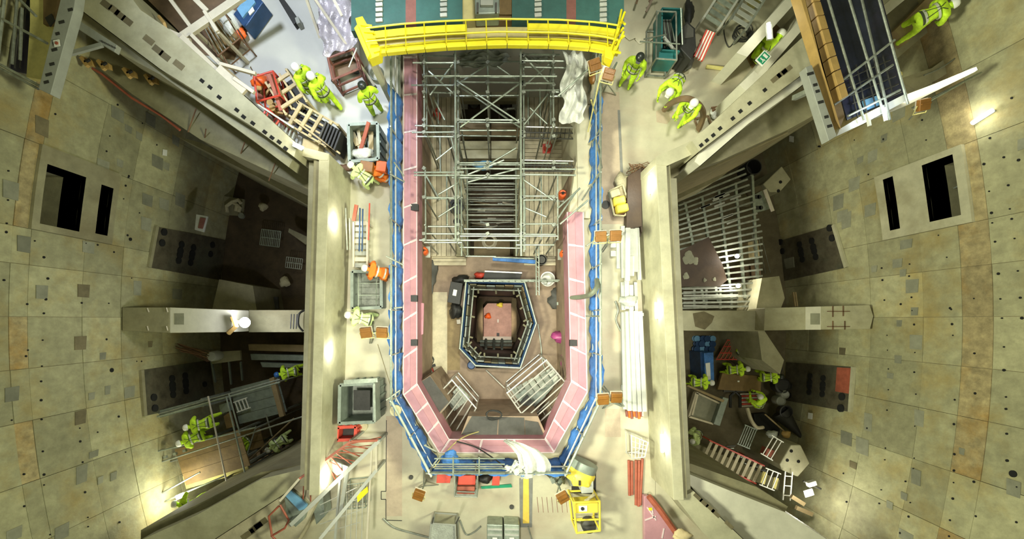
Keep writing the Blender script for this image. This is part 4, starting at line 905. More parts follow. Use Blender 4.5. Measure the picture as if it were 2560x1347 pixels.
def body_mesh(pose, suit, glove='skin'):
    key = (pose, suit, glove)
    if key in BODY: return BODY[key]
    k = {a: (Vector(b) if isinstance(b, tuple) else [Vector(c) for c in b]) for a, b in SK[pose].items()}
    vs, es, rr = [], [], []
    def av(p, r, par=None):
        vs.append(p); rr.append(r)
        if par is not None: es.append((par, len(vs) - 1))
        return len(vs) - 1
    fw = Vector((0, 1, 0))
    pel = av(k['pel'], (.185, .15)); ch0 = av(k['pel'].lerp(k['ch'], .5), (.18, .145), pel); ch = av(k['ch'], (.20, .155), ch0)
    nk0 = av(k['ch'].lerp(k['nk'], .6), (.15, .12), ch); nk = av(k['nk'], (.065, .065), nk0)
    hdir = (k['hd'] - k['nk']).normalized()
    hd = av(k['hd'] - hdir * .04, (.082, .09), nk); hd2 = av(k['hd'] + hdir * .06, (.085, .095), hd); av(k['hd'] + hdir * .13, (.055, .06), hd2)
    for i in (0, 1):
        s = av(k['sh'][i], (.095, .095), nk0); e = av(k['el'][i], (.068, .068), s); m = av(k['el'][i].lerp(k['wr'][i], .5), (.062, .062), e); av(k['wr'][i], (.046, .046), m)
        h = av(k['hp'][i], (.125, .13), pel); t = av(k['hp'][i].lerp(k['kn'][i], .5), (.115, .115), h); n = av(k['kn'][i], (.088, .088), t); c = av(k['kn'][i].lerp(k['an'][i], .4), (.085, .085), n)
        a = av(k['an'][i], (.06, .06), c); av(k['an'][i] + Vector((0, .18, -.045)), (.042, .04), a)
    me = bpy.data.meshes.new('b'); me.from_pydata([tuple(v) for v in vs], es, [])
    o = bpy.data.objects.new('b', me); C.objects.link(o)
    sk = o.modifiers.new('s', 'SKIN'); sk.use_smooth_shade = True

    for i, sv in enumerate(me.skin_vertices[0].data): sv.radius = rr[i]; sv.use_root = (i == 0)
    sd = o.modifiers.new('d', 'SUBSURF'); sd.levels = 2; sd.render_levels = 2
    dg = bpy.context.evaluated_depsgraph_get(); ev = o.evaluated_get(dg)
    m2 = bpy.data.meshes.new_from_object(ev); bpy.data.objects.remove(o)
    bm = bmesh.new(); bm.from_mesh(m2)
    # creases of cloth: push vertices a little along their normals
    for v in bm.verts:
        f = math.sin(v.co.z * 46 + v.co.x * 21) * .5 + math.sin(v.co.z * 23 - v.co.y * 37) * .5
        dd, _ = seg_near(v.co, k['nk'], k['hd'] + hdir * .13)
        if dd > .13: v.co += v.normal * f * .009
    # nose, chin, ears
    up = hdir; side = Vector((1, 0, 0)); face = side.cross(up) * -1
    if face.dot(fw) < 0 and pose not in ('bend',): face = -face
    face = face.normalized() if face.length > 0 else fw
    if pose == 'bend': face = Vector((0, .35, -.94)).normalized()
    def blob(c, r, mi):
        bv = bmesh.ops.create_icosphere(bm, subdivisions=2, radius=1.0)['verts']
        for v in bv: v.co = Vector(c) + side * (v.co.x * r[0]) + face * (v.co.y * r[1]) + up * (v.co.z * r[2])
        for v in bv:
            for f_ in v.link_faces: f_.material_index = mi; f_.smooth = True
    me_h = k['hd'] + hdir * .02
    for f_ in bm.faces:
        c = f_.calc_center_median(); best = (9, None)
        cand = [('head', k['nk'].lerp(k['hd'], .25), k['hd'] + hdir * .13), ('suit', k['pel'], k['ch']), ('suit', k['ch'], k['nk'].lerp(k['ch'], .25))]
        for i in (0, 1):
            cand += [('suit', k['sh'][i], k['el'][i]), ('suit', k['el'][i], k['wr'][i].lerp(k['el'][i], .12)), ('suit', k['hp'][i], k['kn'][i]), ('suit', k['kn'][i], k['an'][i].lerp(k['kn'][i], .16)), ('boot', k['an'][i], k['an'][i] + Vector((0, .18, -.045)))]
            cand += [('band', k['kn'][i].lerp(k['an'][i], .42), k['kn'][i].lerp(k['an'][i], .52))]
        for nme, a, b in cand:
            d, t = seg_near(c, a, b)
            if nme == 'head': d *= .8
            if nme == 'band': d *= .985
            if d < best[0]: best = (d, nme)
        f_.material_index = {'suit': 0, 'head': 1, 'boot': 2, 'band': 3}[best[1]]; f_.smooth = True
    blob(me_h + face * .098, (.014, .02, .024), 1)
    blob(me_h + face * .088 - up * .045, (.026, .008, .007), 4)
    for s in (-1, 1):
        blob(me_h + side * s * .086, (.012, .022, .032), 1)
        blob(me_h + face * .084 + side * s * .032 + up * .022, (.013, .008, .008), 2)
    # hands: palm, four fingers of unequal length and a thumb
    def chain(pts, r):
        n = 6; base = []
        for i, p in enumerate(pts):
            t = (pts[min(i + 1, len(pts) - 1)] - pts[max(i - 1, 0)]).normalized()
            x = t.orthogonal().normalized(); y = t.cross(x); q = r * (1 - .12 * i)
            base.append([bm.verts.new(p + x * math.cos(2 * math.pi * j / n) * q + y * math.sin(2 * math.pi * j / n) * q) for j in range(n)])
        for i in range(len(base) - 1):
            for j in range(n):
                f_ = bm.faces.new((base[i][j], base[i][(j + 1) % n], base[i + 1][(j + 1) % n], base[i + 1][j])); f_.material_index = 5; f_.smooth = True
        for ring in (base[0], base[-1]):
            f_ = bm.faces.new(ring); f_.material_index = 5
    for i in (0, 1):
        d = (k['wr'][i] - k['el'][i]).normalized(); sd_ = Vector((-1 if i else 1, 0, 0)); sd_ = (sd_ - d * sd_.dot(d)).normalized()
        nn = d.cross(sd_).normalized(); w0 = k['wr'][i]
        wdir = fw - d * fw.dot(d); wdir = wdir.normalized() if wdir.length > .1 else nn
        across = wdir; palm = sd_
        if abs(d.z) < .5: across = sd_; palm = Vector((0, 0, -1))
        for q in range(-1, 2): chain([w0 + across * q * .022, w0 + d * .05 + across * q * .026, w0 + d * .095 + across * q * .026], .022)
        for q, ln in zip((-1.5, -.5, .5, 1.5), (.060, .078, .074, .066)):
            b0 = w0 + d * .09 + across * q * .021
            chain([b0, b0 + d * ln * .5 + palm * .008, b0 + d * ln * .8 + palm * .03, b0 + d * ln * .85 + palm * .05], .010)
        tb = w0 + d * .03 + across * .03
        chain([tb, tb + across * .03 + d * .03 + palm * .01, tb + across * .035 + d * .06 + palm * .03], .012)
    bm.to_mesh(m2); bm.free(); m2.materials.clear()
    for q in (suit, 'skin', 'boot', 'band', 'red', glove): m2.materials.append(M[q])
    m2.name = 'body'; BODY[key] = (m2, k, hdir, face); return BODY[key]
def ring(c, ax, rx, ry, th, hgt, n=22):
    ax = ax.normalized(); x = Vector((1, 0, 0)); x = (x - ax * x.dot(ax)).normalized(); y = ax.cross(x); mb = MB(); mb.smooth = True
    for u, (dr, dz) in enumerate(((0, -hgt), (th, -hgt), (th, hgt), (0, hgt))):
        for j in range(n):
            a = 2 * math.pi * j / n; mb.v.append(c + x * math.cos(a) * (rx + dr) + y * math.sin(a) * (ry + dr) + ax * dz)
    for u in range(4):
        for j in range(n):
            mb.f.append((u * n + j, u * n + (j + 1) % n, ((u + 1) % 4) * n + (j + 1) % n, ((u + 1) % 4) * n + j))
    return mb
def person(lb, px, py, z, face_deg, pose='stand', suit='hivis', hat='helmet', harness=True, size=1.0, group='site workers', glove='skin'):
    """px, py: where the feet stand, at height z; face_deg: heading in the picture, 0 = right, 90 = up"""
    me, k, hdir, fc = body_mesh(pose, suit, glove)
    r_ = thing('person', lb, 'person', P(px, py, z), group, R(face_deg - 90)); r_.scale = (size,) * 3
    b = bpy.data.objects.new('body', me); C.objects.link(b); b.parent = r_
    rot = Vector((0, 0, 1)).rotation_difference(hdir if pose != 'bend' else Vector((0, .75, .66)).normalized()).to_matrix().to_4x4()
    c = k['hd'] + (hdir * .045 if pose != 'bend' else Vector((0, .03, .02)))
    shell = MB().lathe([(.122, -.02), (.128, 0), (.126, .04), (.112, .09), (.075, .125), (.02, .138)], c, 22, rot)
    h_ = lpart('helmet', shell, hat, r_)
    lpart('helmet_peak', MB().add([c + rot @ Vector(v) for v in ((-.08, .10, .0), (.08, .10, .0), (.055, .185, -.012), (-.055, .185, -.012), (-.08, .10, .016), (.08, .10, .016), (.055, .185, .0), (-.055, .185, .0))], [(0, 1, 2, 3), (7, 6, 5, 4), (0, 4, 5, 1), (1, 5, 6, 2), (2, 6, 7, 3), (3, 7, 4, 0)]), hat, h_)
    sp = k['ch'] - k['pel']
    lpart('waist_band', ring(k['pel'].lerp(k['ch'], .12), sp, .185, .152, .018, .026), 'band', r_)
    lpart('chest_band', ring(k['pel'].lerp(k['ch'], .85), sp, .20, .160, .018, .026), 'band', r_)
    if harness:
        bk = Vector((0, -1, 0)) - sp.normalized() * (Vector((0, -1, 0)).dot(sp.normalized())); bk.normalize()
        for s in (-1, 1):
            pts = [k['pel'].lerp(k['ch'], .1) + bk * .17 + Vector((s * .10, 0, 0)), k['ch'] + bk * .175 + Vector((s * .02, 0, 0)), k['ch'].lerp(k['nk'], .75) + bk * .10 + Vector((s * .09, 0, 0)), k['ch'].lerp(k['nk'], .8) - bk * .05 + Vector((s * .11, 0, 0)), k['ch'] - bk * .17 + Vector((s * .09, 0, 0)), k['pel'].lerp(k['ch'], .1) - bk * .16 + Vector((s * .08, 0, 0))]
            lpart('harness_strap', MB().tube(pts, .010, 5), 'harness', r_)
        lpart('belt', ring(k['pel'].lerp(k['ch'], -.05), sp, .19, .155, .016, .022), 'harness', r_)
    return r_
BIG = .95
person('person in hi-vis with a dark tool, farther of the pair walking by the wooden racks', 802, 246, 0, 132, 'walk', size=BIG)
person('person in hi-vis walking, nearer of the pair by the wooden racks', 836, 266, 0, 130, 'walk', size=BIG)
person('person in hi-vis and harness standing left of the yellow walkway end', 946, 284, 0, 120, 'stand', size=BIG, hat='helmetd')
person('person in pale hi-vis and white helmet bending beside the grey skip', 930, 462, 0, 140, 'bend', 'hivisp', size=.86)
person('person in orange with a blue helmet crouching at the pit railing', 966, 446, 0, 150, 'crouch', 'hiorange', 'helmetb', False, size=.8)
person('person in orange hi-vis and white helmet beside the shallow grey tray', 968, 688, 0, 165, 'bend', 'hiorange', harness=False, size=.84)
person('person in pale hi-vis and white helmet at the bottom end of the grey tray', 930, 797, 0, 165, 'bend', 'hivisp', size=.86)
person('person in green hi-vis with a dark helmet right of the yellow walkway', 1562, 212, 0, 250, 'stand', hat='helmetd', size=BIG)
person('person in hi-vis stooping over the brown hose end', 1664, 242, 0, 235, 'bend', size=BIG)
person('person in hi-vis and white helmet standing inside the brown hose arc', 1692, 302, 0, 235, 'reach', glove='helmetb', size=BIG)
person('person in hi-vis half hidden in the recess under the green exit sign', 1888, 160, 0, 60, 'crouch')
person('person in hi-vis on the tiled ledge beside the slanting brown beam at the upper right', 2352, 130, 0.4, 60, 'reach', 'hivisp', group='workers in the side pits', size=.85)
person('person in yellow bending beside the blue sheeted crane bay', 2246, 92, 0.9, 20, 'bend', group='workers in the side pits')
person('person with a blue helmet and hi-vis beside the left inner wall', 752, 924, -6.0, 190, 'bend', hat='helmetb', group='workers in the side pits', size=1.0)
person('person in hi-vis on the left scaffold platform, farther of the two stooping', 546, 1046, -4.0, 190, 'bend', group='workers in the side pits')
person('person in hi-vis on the left scaffold platform, nearer of the two stooping', 528, 1078, -4.0, 200, 'bend', group='workers in the side pits')
person('person in hi-vis standing in the gap right of the ochre plywood', 624, 1100, -5.6, 230, 'crouch', group='workers in the side pits', size=1.0)
person('person in hi-vis and white helmet climbing near the left inner wall foot', 726, 1090, -6.0, 215, 'bend', 'hivisp', group='workers in the side pits', size=1.0)
person('person in bright hi-vis below the ochre plywood beside the glaring lamp', 522, 1236, -3.4, 170, 'bend', group='workers in the side pits')
person('person in hi-vis at the left edge of the right pit by the blue crate', 1722, 948, -6.5, 0, 'bend', group='workers in the side pits', size=1.0)
person('person in hi-vis kneeling on the red lattice pallet', 1844, 872, -6.9, 60, 'crouch', group='workers in the side pits', size=1.0)
person('person in hi-vis leaning along the end of the blue crate', 1808, 918, -7, 5, 'bend', group='workers in the side pits', size=1.0)
person('person in hi-vis reaching toward the black drums', 1888, 936, -7, 5, 'bend', group='workers in the side pits', hat='helmetd', size=1.0)
person('person in hi-vis sitting on the striped red pallet', 1880, 1000, -6.8, 120, 'crouch', group='workers in the side pits', size=1.0)
person('person in white helmet at the foot of the right inner wall above the red ladder', 1727, 1082, -6.8, 200, 'crouch', 'hivisp', group='workers in the side pits', size=1.0)
# ================================================================ crane walkway and cover slabs
ZC = 2.4
def curve_y(tbl, x):
    for (x0, y0), (x1, y1) in zip(tbl[:-1], tbl[1:]):
        if x <= x1: return y0 + (y1 - y0) * (x - x0) / (x1 - x0)
    return tbl[-1][1]
FB = [(915, 128), (1000, 119), (1100, 110), (1245, 103), (1400, 105), (1500, 113), (1545, 124)]
BB = [(900, 78), (1000, 66), (1100, 59), (1245, 53), (1400, 55), (1500, 62), (1550, 70)]
cw = thing('crane_walkway', 'bright yellow railed walkway that bridges the pit head', 'walkway', P(1240, 90, 0))
xs = [918, 965, 1015, 1062, 1116, 1166, 1217, 1268, 1321, 1372, 1422, 1475, 1520, 1548]
for a, b in zip(xs[:-1], xs[1:]):
    for (tb, z, hh, nm) in ((FB, ZC, .42, 'front_beam_plate'),):
        pts = [(a + .8, curve_y(tb, a) - 9), (b - .8, curve_y(tb, b) - 9), (b - .8, curve_y(tb, b) + 9), (a + .8, curve_y(tb, a) + 9)]
        wpart(nm, MB().prism(poly(pts, z), z, z - .16), 'yellow', cw, bevel=.01)
    pts = [(a, curve_y(BB, a) + 14), (b, curve_y(BB, b) + 14), (b, curve_y(FB, b) - 9), (a, curve_y(FB, a) - 9)]
    wpart('deck_plate', MB().prism(poly(pts, ZC - .2), ZC - .2, ZC - .25), 'yplate', cw)
    if not (1145 < a < 1285):
        pts = [(a, curve_y(BB, a) - 3), (b, curve_y(BB, b) - 3), (b, curve_y(BB, b) + 15), (a, curve_y(BB, a) + 15)]
        wpart('back_beam_plate', MB().prism(poly(pts, ZC + .15), ZC + .05, ZC - .1), 'yellow', cw, bevel=.01)
def along(tb, dy, z, r, m_, nm):
    wpart(nm, MB().tube([P(x, curve_y(tb, x) + dy, z) for x in range(915, 1552, 30)], r), m_, cw)
along(BB, -6, ZC + .55, .022, 'yellow', 'handrail'); along(FB, -24, ZC + .3, .022, 'yellow', 'handrail'); along(FB, -8, ZC + .06, .018, 'yellow', 'toe_rail')
for x in xs[1:-1]:
    wpart('rail_post', T(P(x, curve_y(FB, x) + 4, ZC), P(x - 2, curve_y(BB, x) - 6, ZC + .55), .016), 'yellow', cw)
wpart('end_arm', MB().prism(poly([(888, 45), (906, 40), (950, 118), (948, 138), (922, 148), (915, 140)], ZC + .1), ZC + .1, ZC - .25), 'yellow', cw, bevel=.01)
wpart('end_arm', MB().prism(poly([(885, 70), (893, 60), (925, 135), (918, 146)], ZC + .2), ZC + .2, ZC + .05), 'yellow', cw, bevel=.01)
for k in range(5): wpart('end_stiffener', MB().bar(P(902 + 8 * k, 62 + 17 * k, ZC + .13), P(930 + 5 * k, 66 + 15 * k, ZC + .13), .05, .06), 'yellow', cw)
wpart('end_arm', MB().prism(poly([(1512, 118), (1545, 112), (1532, 150), (1512, 142)], ZC + .1), ZC + .1, ZC - .25), 'yellow', cw, bevel=.01)
for a, b in (((1522, 140), (1548, 70)), ((1530, 146), (1560, 78)), ((1545, 78), (1562, 30)), ((1538, 110), (1560, 90)), ((1550, 50), (1562, 60)), ((1528, 128), (1550, 132)), ((1535, 100), (1558, 70)), ((1554, 25), (1538, 100))):
    wpart('stair_rail', T(P(*a, ZC), P(*b, ZC + .5), .03), 'yellow', cw)
for x, y in ((925, 140), (1524, 140)): wpart('support_leg', MB().bar(P(x, y, ZC - .2), Vector((P(x, y, ZC).x, P(x, y, ZC).y, 0)), .16, .16), 'cream', cw)
# tangled props by the walkway ends
for a, b in (((1500, 130), (1478, 300)), ((1520, 150), (1490, 250)), ((1512, 140), (1470, 330)), ((1535, 140), (1500, 200)), ((1500, 115), (1510, 190)), ((1478, 250), (1490, 290))):
    solo('prop_tube', T(P(*a, 1.8), P(*b, .4), .02), 'rope' if a[0] % 20 else 'galv', 'thin leaning prop in the bunch under the right end of the yellow walkway', 'prop', 'props under the right end of the walkway')
solo('cream_sack', lump(P(1490, 225, .2), (.14, .45, .2), 3), 'sack', 'cream sack hanging among the props right of the scaffold', 'sack')
solo('orange_sack', lump(P(1484, 185, .4), (.16, .3, .2), 5), 'tan', 'orange-brown sack under the right end of the walkway', 'sack')
solo('rope_coil', MB().tube([P(945, 190, .03) + Vector(((.16 + .001 * k) * math.cos(k * .4), (.16 + .001 * k) * math.sin(k * .4), .003 * k)) for k in range(60)], .02), 'galvd', 'coil of grey rope under the left end of the walkway', 'rope')
# teal cover slabs
for lb, x0, x1, bands, rungs in (('large teal cover slab left of the cream gap behind the walkway', 878, 1156, [(1014, 1040)], [948, 1109]), ('large teal cover slab right of the brown gap behind the walkway', 1280, 1560, [(1416, 1440)], [1345, 1508])):
    z = 2.1
    t_ = thing('cover_slab', lb, 'cover', P((x0 + x1) / 2, 10, z - .3))
    cuts = sorted([x0, x1] + [c for b in bands for c in b])
    for a, b in zip(cuts[:-1], cuts[1:]):
        isb = (a, b) in bands
        sub = [a, (a + b) / 2, b]
        for c, d in zip(sub[:-1], sub[1:]):
            pts = [(c, -90), (d, -90), (d, curve_y(BB, d) - 3), (c, curve_y(BB, c) - 3)]
            wpart('red_band' if isb else 'slab_panel', MB().prism(poly(pts, z), z, z - .3), 'salmon' if isb else 'tealm', t_)
    for x in rungs:
        for k in range(8):
            y = -40 + 13 * k
            if y < curve_y(BB, x) - 8: wpart('white_block', MB().box(P(x, y, z + .03), (.19, .10, .07), R(4)), 'white', t_, bevel=.015)
t_ = thing('winch_housing', 'blue-grey winch housing between the two teal covers', 'winch', P(1217, 0, 2.0))
wpart('body', MB().prism(poly([(1185, -60), (1250, -60), (1247, 33), (1188, 35)], 2.7), 2.7, 2.2), 'gates', t_, bevel=.03)
wpart('top_plate', MB().prism(poly([(1200, -60), (1234, -60), (1233, 12), (1201, 12)], 2.8), 2.8, 2.7), 'steel', t_, bevel=.01)
for x in (1194, 1240): wpart('bolt_row', MB().box(P(x, 20, 2.73), (.05, .25, .05)), 'dark', t_)
pr('trim_2', 'yplate', [(1156, -60), (1188, -60), (1188, 52), (1156, 52)], 2.0, 1.6)
pr('trim_3', 'ply', [(1188, 34), (1280, 34), (1280, 52), (1188, 52)], 1.95, 1.5)
pr('trim_4', 'ply', [(1249, -60), (1281, -60), (1281, 36), (1249, 36)], 2.02, 1.5)
# ================================================================ left deck
def wires(root, pts, zs, m_, r=.02, closed=True, nm='frame_tube'):
    for z in zs:
        q = [P(*p, z) for p in pts]
        for a, b in zip(q, q[1:] + (q[:1] if closed else [])): wpart(nm, T(a, b, r), m_, root)
def pframe(root, pts, z1, m_, r=.022, z0=0.0, levels=(1.0,), nm='frame_tube'):
    """box frame: footprint given in pixels at its top z1"""
    q = [P(*p, z1) for p in pts]
    for v in q: wpart('post', T(v, Vector((v.x, v.y, z0)), r), m_, root)
    for l in levels:
        z = z0 + (z1 - z0) * l
        for a, b in zip(q, q[1:] + q[:1]): wpart(nm, T(Vector((a.x, a.y, z)), Vector((b.x, b.y, z)), r), m_, root)
    return q
def bin_(lb, pts, z1, m_, name='steel_bin', cat='bin', ribs=0, th=.05, z0=0.0, floor_m=None):
    q = [P(*p, z1) for p in pts]; c = sum(q, Vector()) / len(q)
    t_ = thing(name, lb, cat, (c.x, c.y, z0))
    for a, b in zip(q, q[1:] + q[:1]):
        wpart('side_panel', MB().bar(Vector((a.x, a.y, (z0 + z1) / 2)), Vector((b.x, b.y, (z0 + z1) / 2)), th, z1 - z0 - .04), m_, t_)
        wpart('rim', MB().bar(Vector((a.x, a.y, z1)), Vector((b.x, b.y, z1)), th * 1.8, .05), m_, t_)
        for k in range(ribs):
            u = a.lerp(b, (k + 1) / (ribs + 1)); o = (u - c); o.z = 0; o.normalize()
            wpart('rib', MB().box(Vector((u.x, u.y, (z0 + z1) / 2)) + o * .04, (.06, .06, z1 - z0 - .06)), m_, t_)
    wpart('base', MB().prism(q, z0 + .06, z0 + .02), floor_m or m_, t_)
    return t_
def jitter_pile(n, c, spread, z, cols, lb, grp, name, cat, L_=(.2, .7), seed=1):
    rn = random.Random(seed)
    for k in range(n):
        x = c[0] + rn.uniform(-1, 1) * spread[0]; y = c[1] + rn.uniform(-1, 1) * spread[1]
        solo(name, MB().box(P(x, y, z + .02 + .035 * k), (rn.uniform(*L_), rn.uniform(.06, .16), .03), rn.uniform(0, 3.1)), rn.choice(cols), lb, cat, grp)
# wrapped load and pink trolley
w1 = drape('wrapped_load', [(785, -30), (872, -30), (888, 118), (808, 142)], .95, 'pinkwrap', 'long load wrapped in crinkled silvery film left of the walkway', .07, 3, cat='load')
solo('crate_box', MB().prism(poly([(787, -30), (868, -30), (882, 112), (812, 136)], .8), .8, .02), 'pinkwrap', 'boxy crate body beneath the crinkled silvery film', 'crate')
t_ = thing('pink_trolley', 'dull pink tube trolley at the end of the wrapped load', 'trolley', P(860, 165, 0))
pframe(t_, [(820, 145), (885, 122), (897, 172), (832, 200)], .9, 'salmon', .035, 0, (.15, .6, 1.0))
wpart('deck_sheet', MB().prism(poly([(822, 147), (884, 124), (895, 170), (833, 196)], .4), .4, .36), 'brownfl', t_)
wpart('push_bar', T(P(872, 168, 1.1), P(892, 120, 1.2), .02), 'white', t_)
for x, y in ((836, 202), (890, 180)): wpart('wheel', MB().lathe([(.08, -.03), (.1, -.01), (.1, .02), (.08, .03)], P(x, y, .1), 14, Matrix.Rotation(R(90), 4, 'X')), 'rubber', t_)
for a, b, lb in (((782, -10, 1.6), (936, 214, .1), 'long pale steel prop leaning over the wrapped load, right of the pair'), ((760, -20, 1.6), (800, 95, .8), 'short pale steel prop left of the wrapped load'), ((820, -30, 2.2), (855, 40, 1.9), 'pale steel prop crossing the top of the wrapped load')):
    solo('steel_prop', MB().bar(P(*a), P(*b), .07, .07), 'cream', lb, 'prop')
solo('black_beam', MB().prism(poly([(694, -5), (706, -8), (746, 48), (734, 62)], .25), .25, .02), 'rubber', 'short black beam lying on the blue-white floor', 'beam', bevel=.015)
solo('pale_block', MB().prism(poly([(737, 45), (745, 40), (750, 56), (742, 60)], .3), .3, .01), 'steel', 'small pale block at the end of the black beam', 'block')
t_ = thing('blue_crate', 'blue plastic crate with papers in the top left corner of the floor', 'crate', P(625, 25, 0))
wpart('body', MB().prism(poly([(583, 35), (630, -25), (658, 5), (612, 70)], .6), .6, .02), 'blued', t_, bevel=.02)
wpart('lid', MB().prism(poly([(592, 22), (625, -20), (638, 5), (606, 44)], .66), .66, .6), 'bluecloth', t_)
wpart('paper', MB().prism(poly([(618, 25), (630, 14), (636, 26), (624, 38)], .63), .63, .605), 'helmet', t_)
solo('clear_bag', lump(P(578, 55, .35), (.3, .4, .25), 4), 'plastic', 'crumpled clear bag beside the blue crate', 'bag')
solo('orange_net_bag', lump(P(598, 82, .2), (.2, .22, .16), 6), 'orange', 'orange net bag below the blue crate', 'bag')
t_ = thing('tube_rack', 'brown rack of tubes behind the white trusses', 'rack', P(540, 90, 0))
pframe(t_, [(500, 60), (560, 30), (600, 95), (545, 140)], .9, 'rebar', .02, 0, (.4, 1.0)); wpart('shelf', MB().prism(poly([(503, 62), (558, 33), (596, 94), (546, 136)], .4), .4, .36), 'ply', t_)
for k in range(6): wpart('rack_bar', T(P(505 + 7 * k, 58 - 4 * k, .7), P(548 + 8 * k, 136 - 7 * k, .7), .015), 'steel', t_)
# white trusses
for nm, lb, segs in (('white_truss', 'thick white box beam from the top edge down to the brown floor corner', [((636, -30), (452, 96), .22), ((452, 96), (470, 108), .2)]),
                     ('white_truss', 'long white truss arm running from the box beam down to the red cage', [((455, 92), (545, 180), .16), ((480, 88), (560, 170), .10), ((545, 172), (612, 232), .26), ((585, 196), (636, 232), .10), ((470, 96), (478, 118), .1)]),
                     ('white_truss', 'white angled strut at the top edge left of the box beam', [((405, -30), (478, 68), .10), ((460, -30), (520, 30), .14), ((512, 28), (545, 80), .1)]),
                     ('white_truss', 'thin white tie beam from the truss arm toward the red cage', [((550, 160), (640, 185), .09)]),
                     ('white_truss', 'cream beam meeting the box beam from the left', [((350, 45), (452, 92), .12)])):
    x0, y0 = segs[0][1]; t_ = thing(nm, lb, 'truss', P(x0, y0, 0))
    for (a, b, wd) in segs: wpart('box_section', MB().bar(P(*a, 1.6), P(*b, 1.5), wd, .12), 'cream', t_, bevel=.01)
    a, b, wd = segs[0]; v = P(*a, 1.5) if a[1] > -30 else P(*b, 1.5); wpart('leg', MB().bar(v, Vector((v.x, v.y, 0)), .08, .08), 'cream', t_)
    if len(segs) > 1: v = P(*segs[-1][1], 1.5); wpart('leg', MB().bar(v, Vector((v.x, v.y, 0)), .08, .08), 'cream', t_)
solo('yellow_clamp', MB().tube([P(398, 42, 1.5), P(412, 60, 1.7), P(418, 78, 1.7), P(408, 72, 1.5)], .05), 'amber', 'ochre clamp hooked on the thin cream beam', 'clamp')
# red cage and trolleys
t_ = thing('red_cage_trolley', 'red tube cage trolley holding yellow and orange gear beside the wooden racks', 'trolley', P(675, 225, 0))
pframe(t_, [(636, 192), (682, 178), (700, 238), (642, 254)], 1.0, 'red', .03, 0, (.1, .5, 1.0))
wpart('floor_tray', MB().prism(poly([(640, 195), (680, 182), (697, 236), (645, 250)], .2), .2, .15), 'redrust', t_)
wpart('side_panel', MB().bar(P(682, 190, .8), P(712, 280, .5), .1, .6), 'redrust', t_)
t2 = thing('red_cage_trolley', 'smaller red cage half under the upper left slanting wall', 'trolley', P(685, 300, 0))
pframe(t2, [(668, 270), (698, 300), (685, 318), (655, 292)], .8, 'red', .03, 0, (.3, 1.0))
wpart('bar', T(P(672, 278, .8), P(664, 298, .8), .02), 'red', t2)
for k, (x, y) in enumerate(((655, 215), (663, 232), (688, 268), (694, 282))): solo('yellow_jack', MB().lathe([(.1, 0), (.12, .05), (.05, .1), (.05, .3), (.1, .33)], P(x, y, .25), 12).box(P(x + 5, y, .4), (.25, .06, .06), k), 'amber', ('ochre jack at the head of the red cage', 'ochre jack second from the head of the red cage', 'ochre jack at the foot of the red cage', 'ochre jack just beyond the foot of the red cage')[k], 'jack')
solo('orange_bag', lump(P(650, 205, .5), (.25, .2, .2), 7), 'orange', 'orange cloth bag heaped in the red cage trolley', 'bag')
solo('forked_tool', MB().tube([P(625, 165, .8), P(632, 178, .5), P(640, 192, .1)], .02).tube([P(625, 165, .8), P(622, 175, .8), P(628, 190, .5)], .015), 'galvd', 'grey forked tool leaning behind the red cage', 'tool')
def rack(lb, A, B, wd, n_long, cross, z=.75, m_='timber'):
    """open timber rack seen from above, long axis A to B in pixels"""
    a, b = P(*A, z), P(*B, z); d = (b - a).normalized(); s = Vector((-d.y, d.x, 0)); t_ = thing('timber_rack', lb, 'rack', (a.x, a.y, 0)); L_ = (b - a).length
    for k in range(n_long):
        o = s * (wd * (k / (n_long - 1) - .5)); wpart('slat', MB().bar(a + o, b + o, .055, .05), 'timber', t_)
    for k in range(cross): 
        q = a + d * L_ * (k + .5) / cross; wpart('cross_batten', MB().bar(q - s * wd * .5 + Vector((0, 0, .05)), q + s * wd * .5 + Vector((0, 0, .05)), .10, .05), 'timber', t_)
    for t in (0, 1):
        for o in (-.5, .5):
            q = a + d * L_ * t + s * wd * o; wpart('leg', MB().bar(q, Vector((q.x, q.y, 0)), .07, .07), 'timber', t_)
    mid = (a + b) / 2; wpart('tray', MB().box(Vector((mid.x, mid.y, .3)), (L_ * .96, wd * .95, .03), math.atan2(d.y, d.x)), 'rubber', t_)
    return t_
rack('open timber rack with dark tray, upper of the two beside the walkers', (690, 190), (740, 268), .72, 4, 3)
rack('open timber rack with dark tray, lower and longer of the two beside the walkers', (728, 280), (828, 338), .72, 4, 4)
for k in range(6):
    solo('black_board', MB().bar(P(828 + 7 * k, 318 + 5 * k, .65), P(812 + 7 * k, 356 + 6 * k, .65), .05, .8), 'rubber' if k else 'dark',
        ('black panel leaning first against the timber rack end', 'black panel second from the timber rack end', 'black panel third from the timber rack end', 'black panel fourth from the timber rack end', 'black panel fifth from the timber rack end', 'black panel nearest the grey skip')[k], 'panel', 'black panels stacked on edge by the racks')
solo('long_batten', MB().bar(P(735, 300, .9), P(850, 384, .9), .05, .05), 'timber', 'long batten along the lower edge of the timber racks', 'batten')
solo('long_batten', MB().bar(P(640, 258, .9), P(735, 320, .9), .05, .05), 'white', 'pale batten along the lower edge of the red cage', 'batten')
solo('cardboard_box', MB().prism(poly([(758, 345), (800, 356), (792, 388), (752, 378)], .4), .4, .02), 'timber', 'tan carton behind the corner of the left inner wall', 'box', bevel=.01)
for k in range(5): solo('grey_bar', MB().bar(P(703 + 9 * k, 300 + 6 * k, .5), P(692 + 9 * k, 330 + 6 * k, .5), .05, .04), 'steel', 'grey slat in the row below the red cage', 'slat', 'grey slats under the timber racks')
